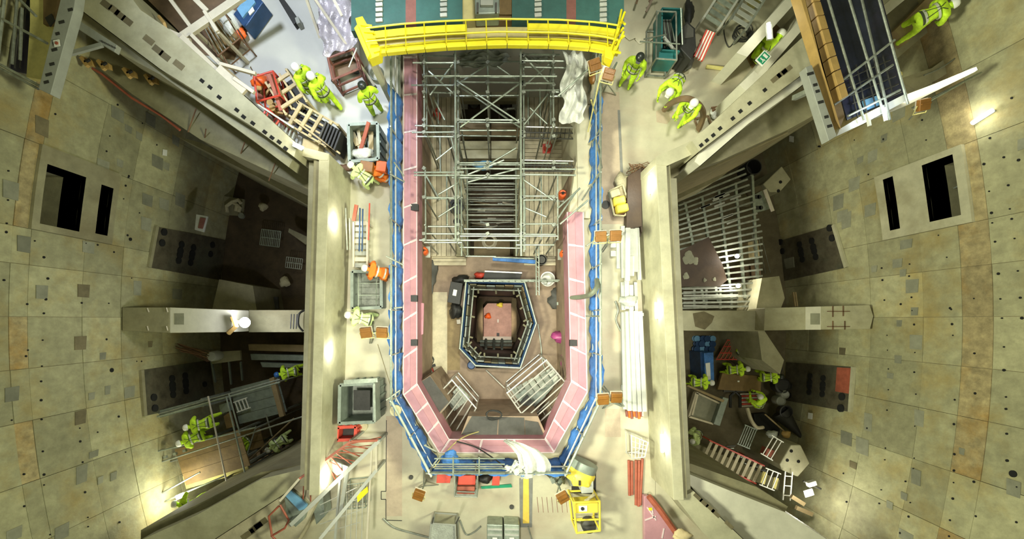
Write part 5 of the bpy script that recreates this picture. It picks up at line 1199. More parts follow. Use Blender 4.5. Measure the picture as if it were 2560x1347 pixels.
# grey skip with debris
bin_('grey-green steel skip full of rubbish left of the railing', [(871, 312), (944, 308), (946, 398), (874, 404)], .85, 'gates', 'rubbish_skip', 'skip', ribs=3)
jitter_pile(11, (908, 345), (24, 28), .15, ('ply', 'redrust', 'plank', 'timber'), 'scrap board thrown into the grey-green skip', 'scrap boards in the skip', 'scrap_board', 'board', seed=4)
solo('red_brown_beam', MB().bar(P(922, 305, 1.0), P(900, 380, .7), .10, .06), 'redrust', 'red-brown bar sticking out over the skip rim', 'bar')
solo('paper_sack', lump(P(905, 386, .6), (.32, .2, .2), 9), 'plastic', 'crumpled white sack at the lower end of the skip', 'sack')
solo('debris_heap', lump(P(864, 418, .05), (.32, .1, .06), 3), 'rebar', 'small heap of brown offcuts at the inner wall corner', 'offcut')
# person's brown case by railing
solo('brown_case', MB().box(P(918, 418, .85), (.38, .3, .2), R(-8)), 'tan', 'brown box held between the two people at the railing', 'box', bevel=.015)
solo('orange_box', MB().box(P(955, 418, .7), (.3, .3, .24), R(-8)), 'orange', 'bright orange box hung on the blue railing', 'box', bevel=.015)
# white steps, tubes
t_ = thing('podium_steps', 'pale slatted podium steps lying beside the left inner wall', 'steps', P(902, 615, 0))
for x in (885, 919): wpart('stringer', MB().bar(P(x, 556, .65), P(x, 668, .65), .05, .12), 'cream', t_); wpart('stringer_foot', MB().bar(P(x, 560, .05), P(x, 660, .05), .05, .06), 'cream', t_)
for k in range(8): wpart('tread', MB().bar(P(886, 558 + 15 * k, .63), P(918, 558 + 15 * k, .63), .12, .04), 'steel' if k % 3 else 'cream', t_)
for x, y in ((886, 558), (918, 558), (886, 664), (918, 664)): v = P(x, y, .6); wpart('leg', MB().bar(v, Vector((v.x, v.y, 0)), .05, .05), 'cream', t_)
for a, b, m_, lb in (((924, 508), (921, 600), 'red', 'thin red tube on the right of the podium steps'), ((891, 512), (884, 552), 'redrust', 'red-brown board piece at the head of the podium steps'), ((900, 520), (898, 628), 'blued', 'slim blue-grey tube over the podium steps, left of two'), ((907, 522), (905, 628), 'blued', 'slim blue-grey tube over the podium steps, right of two'), ((864, 520), (868, 625), 'galvd', 'slim grey tube at the foot of the left inner wall'), ((874, 545), (875, 625), 'galvd', 'slim grey tube between the wall and the podium steps')):
    solo('loose_tube', T(P(*a, .8), P(*b, .75), .022 if m_ != 'redrust' else .06), m_, lb, 'tube')
# trays and cages
b1 = bin_('shallow grey steel tray with an empty sheet floor left of the railing', [(880, 678), (953, 680), (954, 768), (880, 772)], .5, 'gates', 'steel_tray', 'tray', ribs=0, floor_m='galvd')
for y in (708, 738): solo_ = wpart('cross_bar', T(P(896, y, .45), P(950, y, .45), .018), 'galv', b1)
wpart('inner_rail', T(P(896, 682, .45), P(896, 768, .45), .018), 'galv', b1); wpart('inner_rail', T(P(941, 682, .45), P(941, 768, .45), .018), 'galv', b1)
b2 = bin_('deep grey-green cage box with ribbed sides above the red bin', [(850, 962), (936, 958), (936, 1054), (848, 1058)], 1.15, 'gates', 'cage_box', 'box', ribs=4, floor_m='galvd')
wpart('side_door', MB().bar(P(941, 955, 1.2), P(943, 1050, 1.2), .06, .5), 'galv', b2)
wpart('inner_rack', MB().box(P(905, 1000, .5), (.5, .6, .04)), 'dark', b2); wpart('top_lip', MB().bar(P(860, 955, 1.25), P(944, 950, 1.25), .12, .04), 'galv', b2)
bin_('red open bin against the left inner wall below the cage box', [(845, 1068), (890, 1066), (888, 1098), (842, 1100)], .5, 'red', 'red_bin', 'bin', ribs=2, floor_m='dark')
for p, lb in (((907, 1064), 'cream roll of hose between the cage box and the red bin'), ((990, 1025), 'cream roll of tape hanging at the lower left railing corner')):
    t_ = thing('hose_roll', lb, 'roll', P(*p, 0.02 if p[0] < 950 else 1.0))
    lpart('coil', MB().lathe([(.07, 0), (.16, 0), (.17, .03), (.16, .08), (.07, .08)], n=24), 'sack', t_); lpart('core', MB().lathe([(.03, 0), (.07, 0), (.07, .06), (.03, .06)], n=16), 'rope', t_)
# lamp heads: a brown square flood head on a mast
def flood(lb, px, py, z=2.0, rot=0, base=None, tilt=18):
    base = base or (px, py)
    bz = P(*base, 0); t_ = thing('flood_lamp', lb, 'floodlight', (bz.x, bz.y, 0), 'brown backed flood lamps on masts')
    hp = P(px, py, z); lc = hp - bz
    top = Vector((lc.x, lc.y, z - .25))
    lpart('mast', MB().tube([(0, 0, 0), (0, 0, z - .5), top], .024), 'galv', t_)
    for a in (0, 120, 240): lpart('foot', MB().tube([(0, 0, .5), (.4 * math.cos(R(a + rot)), .4 * math.sin(R(a + rot)), .02)], .018), 'galvd', t_)
    m_ = Matrix.Rotation(R(rot), 4, 'Z') @ Matrix.Rotation(R(tilt), 4, 'X')
    h = lpart('lamp_head', MB().box(lc, (.29, .28, .12), m=m_), 'tan', t_, .015)
    lpart('cooling_fin', MB().box(lc + m_ @ Vector((0, .02, .075)), (.25, .03, .03), m=m_), 'tan', h)
    lpart('lamp_rim', MB().box(lc - m_ @ Vector((0, 0, .065)), (.32, .31, .025), m=m_), 'cream', h)
    lpart('lamp_glass', MB().box(lc - m_ @ Vector((0, 0, .082)), (.27, .26, .012), m=m_), 'warm_on', h)
    lpart('yoke', MB().tube([lc + m_ @ Vector((-.17, 0, 0)), lc + m_ @ Vector((-.17, -.2, -.1)), lc + m_ @ Vector((.17, -.2, -.1)), lc + m_ @ Vector((.17, 0, 0))], .014), 'rope', t_)
    return t_
flood('left head of the flood lamp pair standing left of the blue railing', 915, 831, 2.0, 5, (938, 829))
flood('right head of the flood lamp pair standing left of the blue railing', 955, 831, 2.0, -3, (946, 831))
flood('left head of the flood lamp pair right of the railing beside the timber stack', 1502, 591, 2.0, 4, (1516, 600))
flood('right head of the flood lamp pair right of the railing beside the timber stack', 1539, 589, 2.0, 2, (1521, 602))
flood('left head of the flood lamp pair by the end of the long pale beams', 1508, 998, 2.0, 4, (1520, 992))
flood('right head of the flood lamp pair by the end of the long pale beams', 1541, 993, 2.0, 0, (1526, 992))
flood('flood lamp on a mast below the lower left railing corner', 1047, 1237, 2.0, -20, (1066, 1200))
flood('flood lamp on a mast between the white sheet and the yellow generator', 1407, 1243, 2.0, 30, (1392, 1200))
flood('flood lamp high under the right end of the walkway, farther one', 1487, 162, 2.3, 20, (1476, 200))
flood('flood lamp at the right end of the walkway beside the person in green', 1522, 186, 2.1, -15, (1508, 230))
flood('flood lamp head hanging at the lower tip of the blue sheeted crane bay', 2309, 262, 2.5, 12, (2280, 270))
# ================================================================ bottom deck
def marks(lb, pts, m_, name='floor_marking', z=.004): return solo(name, MB().prism(poly(pts, z), z, z - .003), m_, lb, 'marking')
marks('rough dark strip under the yellow floor stripe', [(1298, 1195), (1332, 1195), (1330, 1318), (1300, 1318)], 'gmark', z=.006)
marks('yellow stripe painted on the floor below the white sheet', [(1308, 1196), (1322, 1196), (1323, 1308), (1307, 1308)], 'ymark', z=.012)
marks('long dark strip in the floor between the railing and the timber stack', [(1544, 275), (1550, 275), (1558, 440), (1551, 440)], 'gmark', z=.008)
marks('rose tinted floor lane outside the right railing', [(1495, 230), (1548, 230), (1560, 560), (1500, 560)], 'reddust', z=.005)
marks('rose tinted square on the floor beside the lower right flood lamps', [(1512, 1022), (1550, 1022), (1552, 1092), (1513, 1092)], 'reddust', z=.005)
marks('rose tinted lane along the lower left railing', [(965, 1040), (1005, 1040), (1005, 1290), (965, 1290)], 'reddust', z=.005)
for x in range(1342, 1425, 12): marks('faint red tick in the row of short lines on the bottom floor', [(x, 1242), (x + 1.2, 1242), (x + 5, 1281), (x + 4, 1281)], 'salmon', 'floor_tick', .006).__setitem__('group', 'red lines painted on the bottom floor')
for a, b in (((966, 1050), (965, 1228)), ((953, 1228), (953, 1248)), ((965, 1248), (965, 1300)), ((965, 1300), (1005, 1301)), ((953, 1228), (965, 1228)), ((953, 1248), (965, 1248))):
    solo('floor_joint', MB().bar(P(*a, .006), P(*b, .006), .02, .012), 'rubber', 'thin dark joint line cut in the bottom left floor', 'joint', 'joint lines in the bottom left floor')
solo('floor_joint', MB().bar(P(1000, 1040, .006), P(944, 860, .006), .02, .012), 'wallback', 'straight joint line beside the flood lamp pair left of the railing', 'joint')
# red bins by the bottom railing
t_ = thing('red_box_trolley', 'grey framed trolley carrying two red boxes below the blue railing', 'trolley', P(1166, 1215, 0))
pframe(t_, [(1136, 1178), (1194, 1178), (1192, 1242), (1137, 1240)], .9, 'galvd', .022, 0, (.15, .6, 1.0))
wpart('red_box', MB().prism(poly([(1146, 1188), (1188, 1188), (1188, 1212), (1144, 1212)], .75), .75, .3), 'red', t_, bevel=.02)
wpart('red_box', MB().prism(poly([(1142, 1216), (1188, 1216), (1186, 1236), (1142, 1235)], .45), .45, .1), 'redrust', t_, bevel=.02)
wpart('shelf', MB().prism(poly([(1138, 1180), (1192, 1180), (1190, 1240), (1139, 1238)], .1), .1, .06), 'galvd', t_)
def redtub(lb, pts, z1):
    t = thing('red_tub', lb, 'tub', P(pts[0][0] + 12, pts[0][1] + 15, 0)); wpart('body', MB().prism(poly(pts, z1), z1, .02), 'orange', t, bevel=.02)
    q = poly(pts, z1 + .03); wpart('lid_rim', MB().prism([p.lerp(sum(q, Vector()) / 4, -.06) for p in q], z1 + .05, z1), 'red', t, bevel=.01)
redtub('red-orange tub left of the framed trolley', [(1094, 1182), (1128, 1180), (1124, 1206), (1092, 1206)], .5)
redtub('red-orange tub right of the framed trolley', [(1234, 1180), (1250, 1179), (1248, 1212), (1230, 1212)], .5)
solo('black_tool_bag', lump(P(1212, 1196, .2), (.24, .14, .15), 3), 'rubber', 'black tool bag between the trolley and the right tub', 'bag')
solo('green_shadow', MB().prism(poly([(1202, 1216), (1278, 1210), (1280, 1218), (1204, 1222)], .05), .05, .01), 'exitg', 'green shadow painted as a thin strip on the floor below the red tubs', 'strip')  # green shadow laid on the floor as a thin coloured slab
sf2 = thing('clamped_ladder', 'ladder-like tube frame clamped on the bottom blue railing', 'frame', P(1165, 1160, .2))
for x in (1133, 1198): wpart('rail', T(P(x, 1142, 1.3), P(x, 1188, 1.3), .024), 'galv', sf2)
for y in (1146, 1160, 1171, 1184): wpart('rung', T(P(1086, y, 1.32), P(1262, y, 1.32), .02), 'galv', sf2)
# yellow generator drum and frame
t_ = thing('generator', 'yellow round ended generator with a blue-grey hood at the lower right railing corner', 'generator', P(1458, 1205, 0))
m_ = Matrix.Translation(P(1452, 1180, .55)) @ Matrix.Rotation(R(-22), 4, 'Z') @ Matrix.Rotation(R(90), 4, 'X')
wpart('yellow_shell', MB().lathe([(.40, -.1), (.44, -.05), (.44, .22), (.42, .26), (.1, .28)], (0, 0, 0), 28, m_), 'gen', t_)
wpart('hood', MB().lathe([(.40, -.34), (.41, -.30), (.41, -.1), (.38, -.06)], (0, 0, 0), 28, m_), 'gates', t_)
wpart('cabinet', MB().prism(poly([(1432, 1192), (1470, 1192), (1475, 1218), (1432, 1216)], .95), .95, .05), 'gen', t_, bevel=.04)
wpart('white_box', MB().prism(poly([(1452, 1200), (1484, 1203), (1484, 1232), (1454, 1234)], .85), .85, .05), 'white', t_, bevel=.02)
wpart('base_frame', MB().prism(poly([(1428, 1165), (1490, 1165), (1490, 1236), (1430, 1232)], .08), .08, .01), 'rubber', t_)
wpart('side_panel', MB().prism(poly([(1424, 1150), (1436, 1150), (1436, 1215), (1424, 1215)], .7), .7, .08), 'galvd', t_)
wpart('socket', MB().box(P(1449, 1207, 1.0), (.06, .14, .05)), 'rubber', t_)
t_ = thing('yellow_frame_pump', 'yellow tube framed pump set standing below the generator', 'pump', P(1465, 1292, 0))
pframe(t_, [(1433, 1256), (1499, 1253), (1500, 1326), (1442, 1332)], .95, 'gen', .032, 0, (.1, 1.0))
wpart('tank', MB().prism(poly([(1438, 1260), (1496, 1257), (1496, 1282), (1438, 1284)], .85), .85, .3), 'gen', t_, bevel=.03)
wpart('control_plate', MB().prism(poly([(1447, 1265), (1468, 1264), (1468, 1278), (1448, 1279)], .88), .88, .85), 'helmet', t_)
wpart('dial', MB().lathe([(.05, 0), (.05, .03)], P(1456, 1271, .88), 12), 'rubber', t_)
wpart('cross_tube', T(P(1440, 1300, .5), P(1496, 1298, .5), .03), 'gen', t_)
wpart('engine', MB().lathe([(.2, 0), (.22, .05), (.22, .3), (.12, .36)], P(1468, 1305, .05), 18), 'dark', t_)
wpart('hose_stub', MB().tube([P(1486, 1235, .7), P(1470, 1248, .6), P(1455, 1258, .6)], .05), 'sack', t_)
for k, (x, y) in enumerate(((1384, 1186), (1396, 1200), (1376, 1196))):
    solo('clamp_cluster', MB().tube([P(x, y, .1), P(x + 8, y - 6, .5), P(x + 14, y + 8, .2)], .03).box(P(x + 5, y + 3, .3), (.2, .12, .1), k), 'galv', 'grey clamp in the cluster at the foot of the right bottom mast', 'clamp', 'clamps by the bottom right mast')
# bottom edge items
t_ = thing('mesh_stool', 'grey mesh topped stand cut off by the bottom edge of the picture', 'stand', P(1105, 1330, 0))
pframe(t_, [(1078, 1308), (1138, 1312), (1140, 1372), (1070, 1372)], .8, 'steel', .025, 0, (.1, 1.0)); wpart('top_mesh', MB().prism(poly([(1080, 1310), (1136, 1314), (1138, 1370), (1072, 1370)], .76), .76, .73), 'plasticg', t_)
wpart('back_leg', T(P(1080, 1308, .8), P(1084, 1292, 1.5), .02), 'dark', t_); wpart('back_leg', T(P(1140, 1308, .8), P(1148, 1292, 1.5), .02), 'dark', t_)
t_ = thing('silver_trunk', 'pair of silver ribbed trunks at the bottom edge', 'trunk', P(1258, 1330, 0))
for x0, x1 in ((1217, 1257), (1260, 1299)):
    wpart('trunk_body', MB().prism(poly([(x0, 1310), (x1, 1312), (x1, 1372), (x0, 1372)], .6), .6, .02), 'galv', t_, bevel=.03)
    for y in (1322, 1336): wpart('rib', MB().bar(P(x0 + 2, y, .62), P(x1 - 2, y + 1, .62), .05, .04), 'alu', t_)
    wpart('handle', MB().box(P((x0 + x1) / 2, 1345, .63), (.14, .05, .03)), 'helmet', t_)
cord('long dark cable curving along the bottom left floor', [(958, 1296, .03), (985, 1318, .03), (1030, 1332, .03), (1078, 1345, .03)], .03, 'galvd', 'cable', 'cable')
cord('short dark cable between the stand and the trunks', [(1150, 1300, .03), (1165, 1335, .03), (1185, 1330, .03), (1202, 1315, .03)], .025, 'galvd', 'cable', 'cable')
cord('thin grey pole right of the silver trunks', [(1320, 1316, .05), (1330, 1350, .05)], .02, 'galvd', 'pole', 'pole')
# ring bolts
for k, (x, y) in enumerate(((1028, 1192), (1279, 1266))): solo('floor_anchor', MB().lathe([(.05, 0), (.07, .01), (.07, .05), (.03, .05)], P(x, y, 0), 14), 'dark', ('round floor anchor near the lower left flood lamp', 'round floor anchor left of the yellow stripe')[k], 'anchor')
# tall lattice cages at the bottom left
lc = thing('folded_jib', 'grey and red lattice jib folded over the lower left floor', 'jib', P(840, 1240, 0))
for a, b, m_, wd in (((947, 1102, .9), (727, 1312, 1.7), 'steel', .11), ((877, 1103, 1.2), (749, 1196, 1.6), 'redrust', .06), ((941, 1175, .9), (800, 1347, 1.7), 'steel', .09), ((877, 1103, 1.2), (945, 1100, .9), 'redrust', .07), ((749, 1196, 1.6), (700, 1252, 1.7), 'cream', .06), ((941, 1110, .9), (941, 1180, .9), 'cream', .05), ((930, 1120, .9), (918, 1347, 1.0), 'cream', .05), ((868, 1180, 1.1), (850, 1290, 1.2), 'steel', .10), ((850, 1200, 1.0), (838, 1347, 1.2), 'steel', .06)):
    wpart('chord', MB().bar(P(*a), P(*b), wd, .07), m_, lc)
for k in range(9):
    t = k / 9; a = (865 - 118 * t, 1112 + 84 * t); b = (925 - 190 * t, 1122 + 182 * t)
    wpart('red_brace', T(P(*a, 1.25 + .3 * t), P(*b, .8), .018), 'redrust', lc)
    wpart('red_brace', T(P(*a, 1.2), P(b[0] + 28, b[1] - 30, .7), .014), 'redrust', lc)
for pts, z in (([(815, 1160), (832, 1150), (872, 1166), (862, 1182), (842, 1190), (822, 1172)], .9), ([(710, 1240), (724, 1228), (768, 1268), (758, 1300), (738, 1318), (716, 1290)], 1.1), ([(780, 1262), (806, 1230), (812, 1290), (790, 1312)], .6)):
    o = wpart('folded_plate', MB().prism(poly(pts, z), z, z - .55), 'gates', lc, bevel=.02)
wpart('plate_lining', MB().prism(poly([(712, 1238), (726, 1226), (768, 1262), (764, 1272), (748, 1276)], 1.16), 1.16, 1.1), 'bluecloth', lc)
for k in range(5): wpart('front_bar', T(P(868 + 13 * k, 1230 - 4 * k, .9), P(862 + 14 * k, 1350, .9), .014), 'alu', lc)
for k in range(4): wpart('front_bar', T(P(800, 1262 + 24 * k, .9), P(900, 1215 + 30 * k, .9), .013), 'alu', lc)
wpart('yellow_panel', MB().prism(poly([(892, 1238), (918, 1216), (920, 1230), (894, 1256)], 1.1), 1.1, 1.07), 'yellow', lc)
for v in ((947, 1102, .9), (727, 1312, 1.7), (877, 1103, 1.2), (941, 1175, .9)):
    p = P(*v); wpart('jib_leg', MB().bar(p, Vector((p.x, p.y, -.4 if v[0] < 750 else 0)), .08, .08), 'steel', lc)
t_ = thing('mesh_crate', 'wire mesh crate under the folded jib', 'crate', P(885, 1235, 0))
q = pframe(t_, [(862, 1212), (914, 1206), (914, 1268), (864, 1272)], .55, 'galv', .018, 0, (.1, 1.0))
for k in range(1, 8): wpart('wire', T(q[0].lerp(q[1], k / 8), q[3].lerp(q[2], k / 8), .01), 'galvd', t_)
for k in range(1, 8): wpart('wire', T(q[0].lerp(q[3], k / 8), q[1].lerp(q[2], k / 8), .01), 'galvd', t_)
for k, pts in enumerate(([(697, 1265), (672, 1290), (680, 1340), (690, 1350)], [(700, 1262), (722, 1300), (712, 1320), (678, 1340)])):
    solo('red_hoop', MB().tube([P(*p, 1.4) for p in pts], .03), 'redrust', ('rusty bent hoop at the bottom left of the folded jib, outer', 'rusty bent hoop at the bottom left of the folded jib, inner')[k], 'hoop')
# ================================================================ right deck
t_ = thing('drip_tray', 'cream lipped tray holding yellow cans on the right floor', 'tray', P(1545, 506, 0))
tp = [(1522, 478), (1556, 462), (1575, 522), (1560, 540), (1535, 538)]
q = poly(tp, .35)
for a, b in zip(q, q[1:] + q[:1]): wpart('rim', MB().bar(a, b, .05, .10), 'sack', t_, bevel=.01)
wpart('tray_floor', MB().prism(q, .25, .2), 'salmon', t_); wpart('stand', MB().prism([p.lerp(sum(q, Vector()) / 5, .3) for p in q], .2, 0.01), 'redrust', t_)
for (x, y), lb in (((1547, 503), 'yellow can in the middle of the cream tray'), ((1554, 522), 'yellow can at the lower end of the cream tray')):
    solo('yellow_can', MB().box(P(x, y, .42), (.36, .24, .3), R(12)), 'gen', lb, 'can', bevel=.05)
solo('white_can', MB().box(P(1535, 485, .42), (.3, .22, .3), R(20)), 'sack', 'cream can at the head of the cream tray', 'can', bevel=.04)
solo('net_bundle', lump(P(1557, 465, .15), (.28, .4, .2), 11), 'sack', 'bundle of cream netting behind the tray of yellow cans', 'netting')
solo('steel_ring', MB().lathe([(.08, 0), (.13, 0), (.13, .03), (.08, .03)], P(1514, 512, .01), 18), 'dark', 'small dark ring on the floor left of the tray', 'ring')
for k, pts in enumerate(([(1570, 440), (1603, 420), (1604, 565), (1566, 575)], [(1574, 436), (1608, 422), (1612, 572), (1604, 582)], [(1580, 430), (1612, 415), (1620, 560), (1600, 592)])):
    z = .5 - .12 * k
    solo('dark_board', MB().prism(poly(pts, z), z, z - .06 if k else z - .3), 'plyb', ('topmost dark sheet of the stack by the right inner wall', 'middle brown edged sheet of the stack by the right inner wall', 'lowest brown sheet of the stack by the right inner wall')[k], 'board', 'dark sheets stacked at the right inner wall')
solo('rebar_nest', MB().tube([P(1592, 428, .05) + Vector((.3 * math.cos(k * 1.3) * (1 + .3 * math.sin(k)), .16 * math.sin(k * 1.7), .01 * k)) for k in range(40)], .012, 5), 'rebar', 'rusty wire nest at the upper corner of the right inner wall', 'wire')
# pale timbers: every beam a thing
def beams(spec, grp):
    for (x0, y0, x1, y1, z, wd, h, lb) in spec:
        solo('pale_beam', MB().bar(P(x0, y0, z), P(x1, y1, z), wd, h), 'white', lb, 'beam', grp, bevel=.01)
beams([(1556, 565, 1558, 695, .5, .12, .1, 'pale beam at the left edge of the upper timber stack'), (1569, 570, 1568, 702, .85, .14, .12, 'tallest pale beam running down the upper timber stack'), (1582, 572, 1584, 680, .6, .26, .1, 'broad pale board in the middle of the upper timber stack'),
       (1592, 570, 1598, 700, .55, .12, .1, 'pale beam at the right edge of the upper timber stack'), (1546, 600, 1546, 672, .3, .12, .1, 'short pale beam low on the left of the upper timber stack'), (1577, 640, 1576, 690, .75, .2, .1, 'short pale board lying over the foot of the upper timber stack'),
       (1526, 612, 1542, 612, .15, .18, .1, 'small pale block left of the upper timber stack, farther'), (1526, 634, 1542, 634, .15, .18, .1, 'small pale block left of the upper timber stack, nearer')], 'pale timbers of the upper stack')
beams([(1556, 705, 1558, 775, .4, .13, .1, 'leftmost pale beam of the middle timber bundle'), (1566, 700, 1567, 772, .5, .13, .1, 'second pale beam of the middle timber bundle'), (1577, 712, 1578, 776, .45, .13, .1, 'third pale beam of the middle timber bundle'), (1588, 705, 1590, 780, .3, .1, .1, 'rightmost slim beam of the middle timber bundle')], 'pale timbers of the middle bundle')
beams([(1557, 780, 1562, 1022, .35, .13, .14, 'first long pale beam of the lower stack, counted from the railing side'), (1567, 778, 1573, 1026, .55, .12, .14, 'second long pale beam of the lower stack from the railing side'), (1577, 776, 1586, 1027, .7, .12, .14, 'third long pale beam of the lower stack from the railing side'),
       (1588, 777, 1598, 1028, .75, .12, .14, 'fourth long pale beam of the lower stack from the railing side'), (1599, 778, 1610, 1028, .75, .13, .14, 'fifth long pale beam of the lower stack, nearest the wall'), (1553, 968, 1568, 968, .3, .16, .1, 'small bearer sticking out under the long pale beams'), (1605, 990, 1607, 1040, .3, .05, .05, 'slim offcut at the wall end of the long pale beams')], 'long pale beams of the lower stack')
beams([(1570, 786, 1606, 786, .2, .1, .3, 'upper cross bearer under the long pale beams'), (1572, 1015, 1608, 1015, .2, .1, .3, 'lower cross bearer under the long pale beams')], 'bearers of the long stack')
for k in range(7): solo('copper_stub', MB().tube([P(1566 + 6 * k, 1026, .3), P(1568 + 6 * k, 1040 + (k % 3) * 3, .25)], .045), 'orange' if k % 2 else 'salmon', 'orange-pink tube end sticking out of the long pale beams', 'tube', 'orange tube ends below the pale beams')
solo('grey_cloth', lump(P(1571, 752, .58), (.28, .16, .08), 15), 'plasticg', 'grey tangled cloth on the middle timber bundle', 'cloth')
cord('grey hose beside the middle timber bundle', [(1538, 752, .04), (1545, 775, .04), (1540, 800, .04), (1552, 828, .04)], .03, 'galvd', 'hose', 'hose')
solo('rolled_mat', MB().bar(P(1607, 580, .1), P(1612, 705, .1), .12, .12), 'dark', 'narrow dark strip between the upper timber stack and the wall', 'strip')
t_ = thing('tube_trolley', 'small aluminium tube cage at the foot of the right inner wall', 'trolley', P(1598, 1120, 0))
q = pframe(t_, [(1578, 1088), (1620, 1106), (1612, 1142), (1580, 1146)], .7, 'alu', .022, 0, (.2, 1.0))
for k in (1, 2, 3): wpart('bar', T(q[0].lerp(q[1], k / 4), q[3].lerp(q[2], k / 4), .016), 'alu', t_); wpart('bar', T(q[0].lerp(q[3], k / 4), q[1].lerp(q[2], k / 4), .016), 'alu', t_)
for k, (a, b) in enumerate((((1572, 1150), (1574, 1238)), ((1580, 1152), (1580, 1236)), ((1590, 1150), (1590, 1262)), ((1598, 1150), (1596, 1265)), ((1606, 1146), (1600, 1262)))):
    solo('rusty_tube', T(P(*a, .046), P(*b, .046), .045, 9), 'redrust', 'rusty tube number %s from the railing side in the bundle below the aluminium cage' % ('one', 'two', 'three', 'four', 'five')[k], 'tube', 'rusty tubes at the right wall foot')
mp = [(1610, 1240), (1622, 1240), (1700, 1347), (1720, 1400), (1612, 1400)]
t_ = thing('pink_mat', 'large pink sheeted mat cut by the bottom edge at the right wall', 'mat', P(1640, 1340, 0))
wpart('mat_sheet', MB().prism(poly(mp, .25), .25, .05), 'pink', t_, bevel=.02)
wpart('rolled_edge', MB().tube([P(1622, 1240, .35), P(1650, 1275, .38), (P(1700, 1345, .35)), P(1720, 1398, .35)], .09), 'redrust', t_)
for a, b in (((1630, 1268), (1632, 1285)), ((1640, 1290), (1612, 1300)), ((1660, 1320), (1655, 1345)), ((1618, 1268), (1640, 1300))): wpart('tape_band', MB().bar(P(*a, .26), P(*b, .26), .04, .02), 'tape', t_)
solo('yellow_tag', MB().box(P(1626, 1272, .28), (.1, .08, .02)), 'yellow', 'yellow tag on the pink mat', 'tag')
solo('straw_heap', lump(P(1705, 1338, 1.9), (.25, .16, .12), 5), 'timber', 'straw coloured heap on the lower right wall top', 'heap')
for nm, pts, lb in (('hose', [(1661, 274, .15), (1678, 258, .7), (1705, 247, 1.35), (1730, 250, 1.4), (1750, 266, 1.2), (1758, 290, .7), (1747, 322, .1)], 'thick brown hose arching between the stooping workers'),):
    cord(lb, pts, .09, 'hose', nm, 'hose')
for k, pts in enumerate(([(1737, 300), (1748, 330)], [(1737, 297), (1770, 290)], [(1770, 290), (1777, 308)])): solo('angle_bar', MB().bar(P(*pts[0], .08), P(*pts[1], .08), .05, .05), 'hose', ('brown angle bar, left side of the open frame at the hose foot', 'brown angle bar, top side of the open frame at the hose foot', 'brown angle bar, right side of the open frame at the hose foot')[k], 'frame')
for k in range(10):
    a = random.uniform(-.3, .3); c = P(1806, 264, .04 + .02 * k); d = Vector((math.cos(.45 + a), math.sin(.45 + a), 0)) * .35
    solo('rebar_offcut', MB().tube([c - d, c + d], .016, 5), 'rebar', 'rusty bar in the small bundle against the slanting wall', 'bar', 'rusty bars at the upper right wall')
solo('white_rag', lump(P(1784, 283, .1), (.1, .16, .06), 3), 'plastic', 'white rag beside the rusty bar bundle', 'rag')
marks('reddish dust patch under the hose end', [(1640, 278), (1665, 268), (1690, 282), (1668, 310), (1642, 305)], 'reddust', 'dust_patch', .007)
cord('short yellow-brown pipe on the floor below the striped barrier', [(1766, 166, .06), (1807, 171, .06)], .06, 'rope', 'pipe', 'pipe')
# teal cabinet group
t_ = thing('teal_stillage', 'teal steel stillage with grey tubes and boxes inside', 'stillage', P(1668, 95, 0))
q = pframe(t_, [(1642, 28), (1690, 30), (1692, 150), (1640, 146)], 1.0, 'galvd', .025, 0, (.1, 1.0))
for a, b in (((1645, 40), (1692, 42)), ((1692, 42), (1692, 145)), ((1692, 145), (1644, 142)), ((1644, 142), (1645, 40))): wpart('side_panel', MB().bar(P(*a, .45), P(*b, .45), .04, .7), 'tealbox', t_)
wpart('base', MB().prism(poly([(1645, 40), (1692, 42), (1692, 145), (1644, 142)], .08), .08, .03), 'tealbox', t_)
wpart('front_box', MB().prism(poly([(1648, 128), (1692, 130), (1690, 152), (1646, 150)], .7), .7, .1), 'tealbox', t_, bevel=.02)
for k in range(6): wpart('tube_load', T(P(1655 + 4 * k, 50, .5), P(1662 + 5 * k, 120 - 3 * k, .55), .03), 'galv' if k % 2 else 'dark', t_)
wpart('white_strip', MB().bar(P(1658, 92, .8), P(1688, 128, .7), .08, .05), 'white', t_)
for a, b in (((1610, 98), (1666, 86)), ((1600, 104), (1700, 110)), ((1702, 20), (1706, 112))): solo('grey_pole', T(P(*a, 1.2), P(*b, 1.0), .02), 'galv', {(1610, 98): 'thin pole reaching left from the teal stillage', (1600, 104): 'long thin pole crossing the teal stillage', (1702, 20): 'upright looking thin pole right of the teal stillage'}[a], 'pole')
t_ = thing('black_cabinet', 'tall black folded crate between the teal stillage and the striped barrier', 'crate', P(1725, 90, 0))
wpart('body', MB().prism(poly([(1706, 70), (1717, 52), (1738, 70), (1741, 118), (1728, 150), (1700, 120)], .9), .9, .05), 'rubber', t_, bevel=.02)
wpart('lid', MB().prism(poly([(1712, 66), (1718, 58), (1734, 72), (1734, 92), (1712, 96)], .94), .94, .9), 'dark', t_)
solo('tipped_barrow', lump(P(1707, 132, .3), (.34, .5, .25), 8), 'dark', 'dark tipped barrow tray below the black crate', 'barrow')
t_ = thing('striped_barrier', 'red and white striped barrier boards leaning at the black crate', 'barrier', P(1760, 112, 0))
for k in range(7):
    a, b = P(1766 + 3.2 * k, 76 + 1.2 * k, .7), P(1735 + 3.2 * k, 142 + 1.8 * k, .5)
    wpart('stripe_board', MB().bar(a, b, .045, .12), 'red' if k % 2 == 0 else 'helmet', t_)
wpart('back_bar', MB().bar(P(1750, 100, .4), P(1772, 108, .4), .06, .06), 'redrust', t_)
for x, y in ((1745, 125), (1772, 92)): v = P(x, y, .5); wpart('foot', MB().bar(v, Vector((v.x, v.y, 0)), .06, .06), 'rubber', t_)
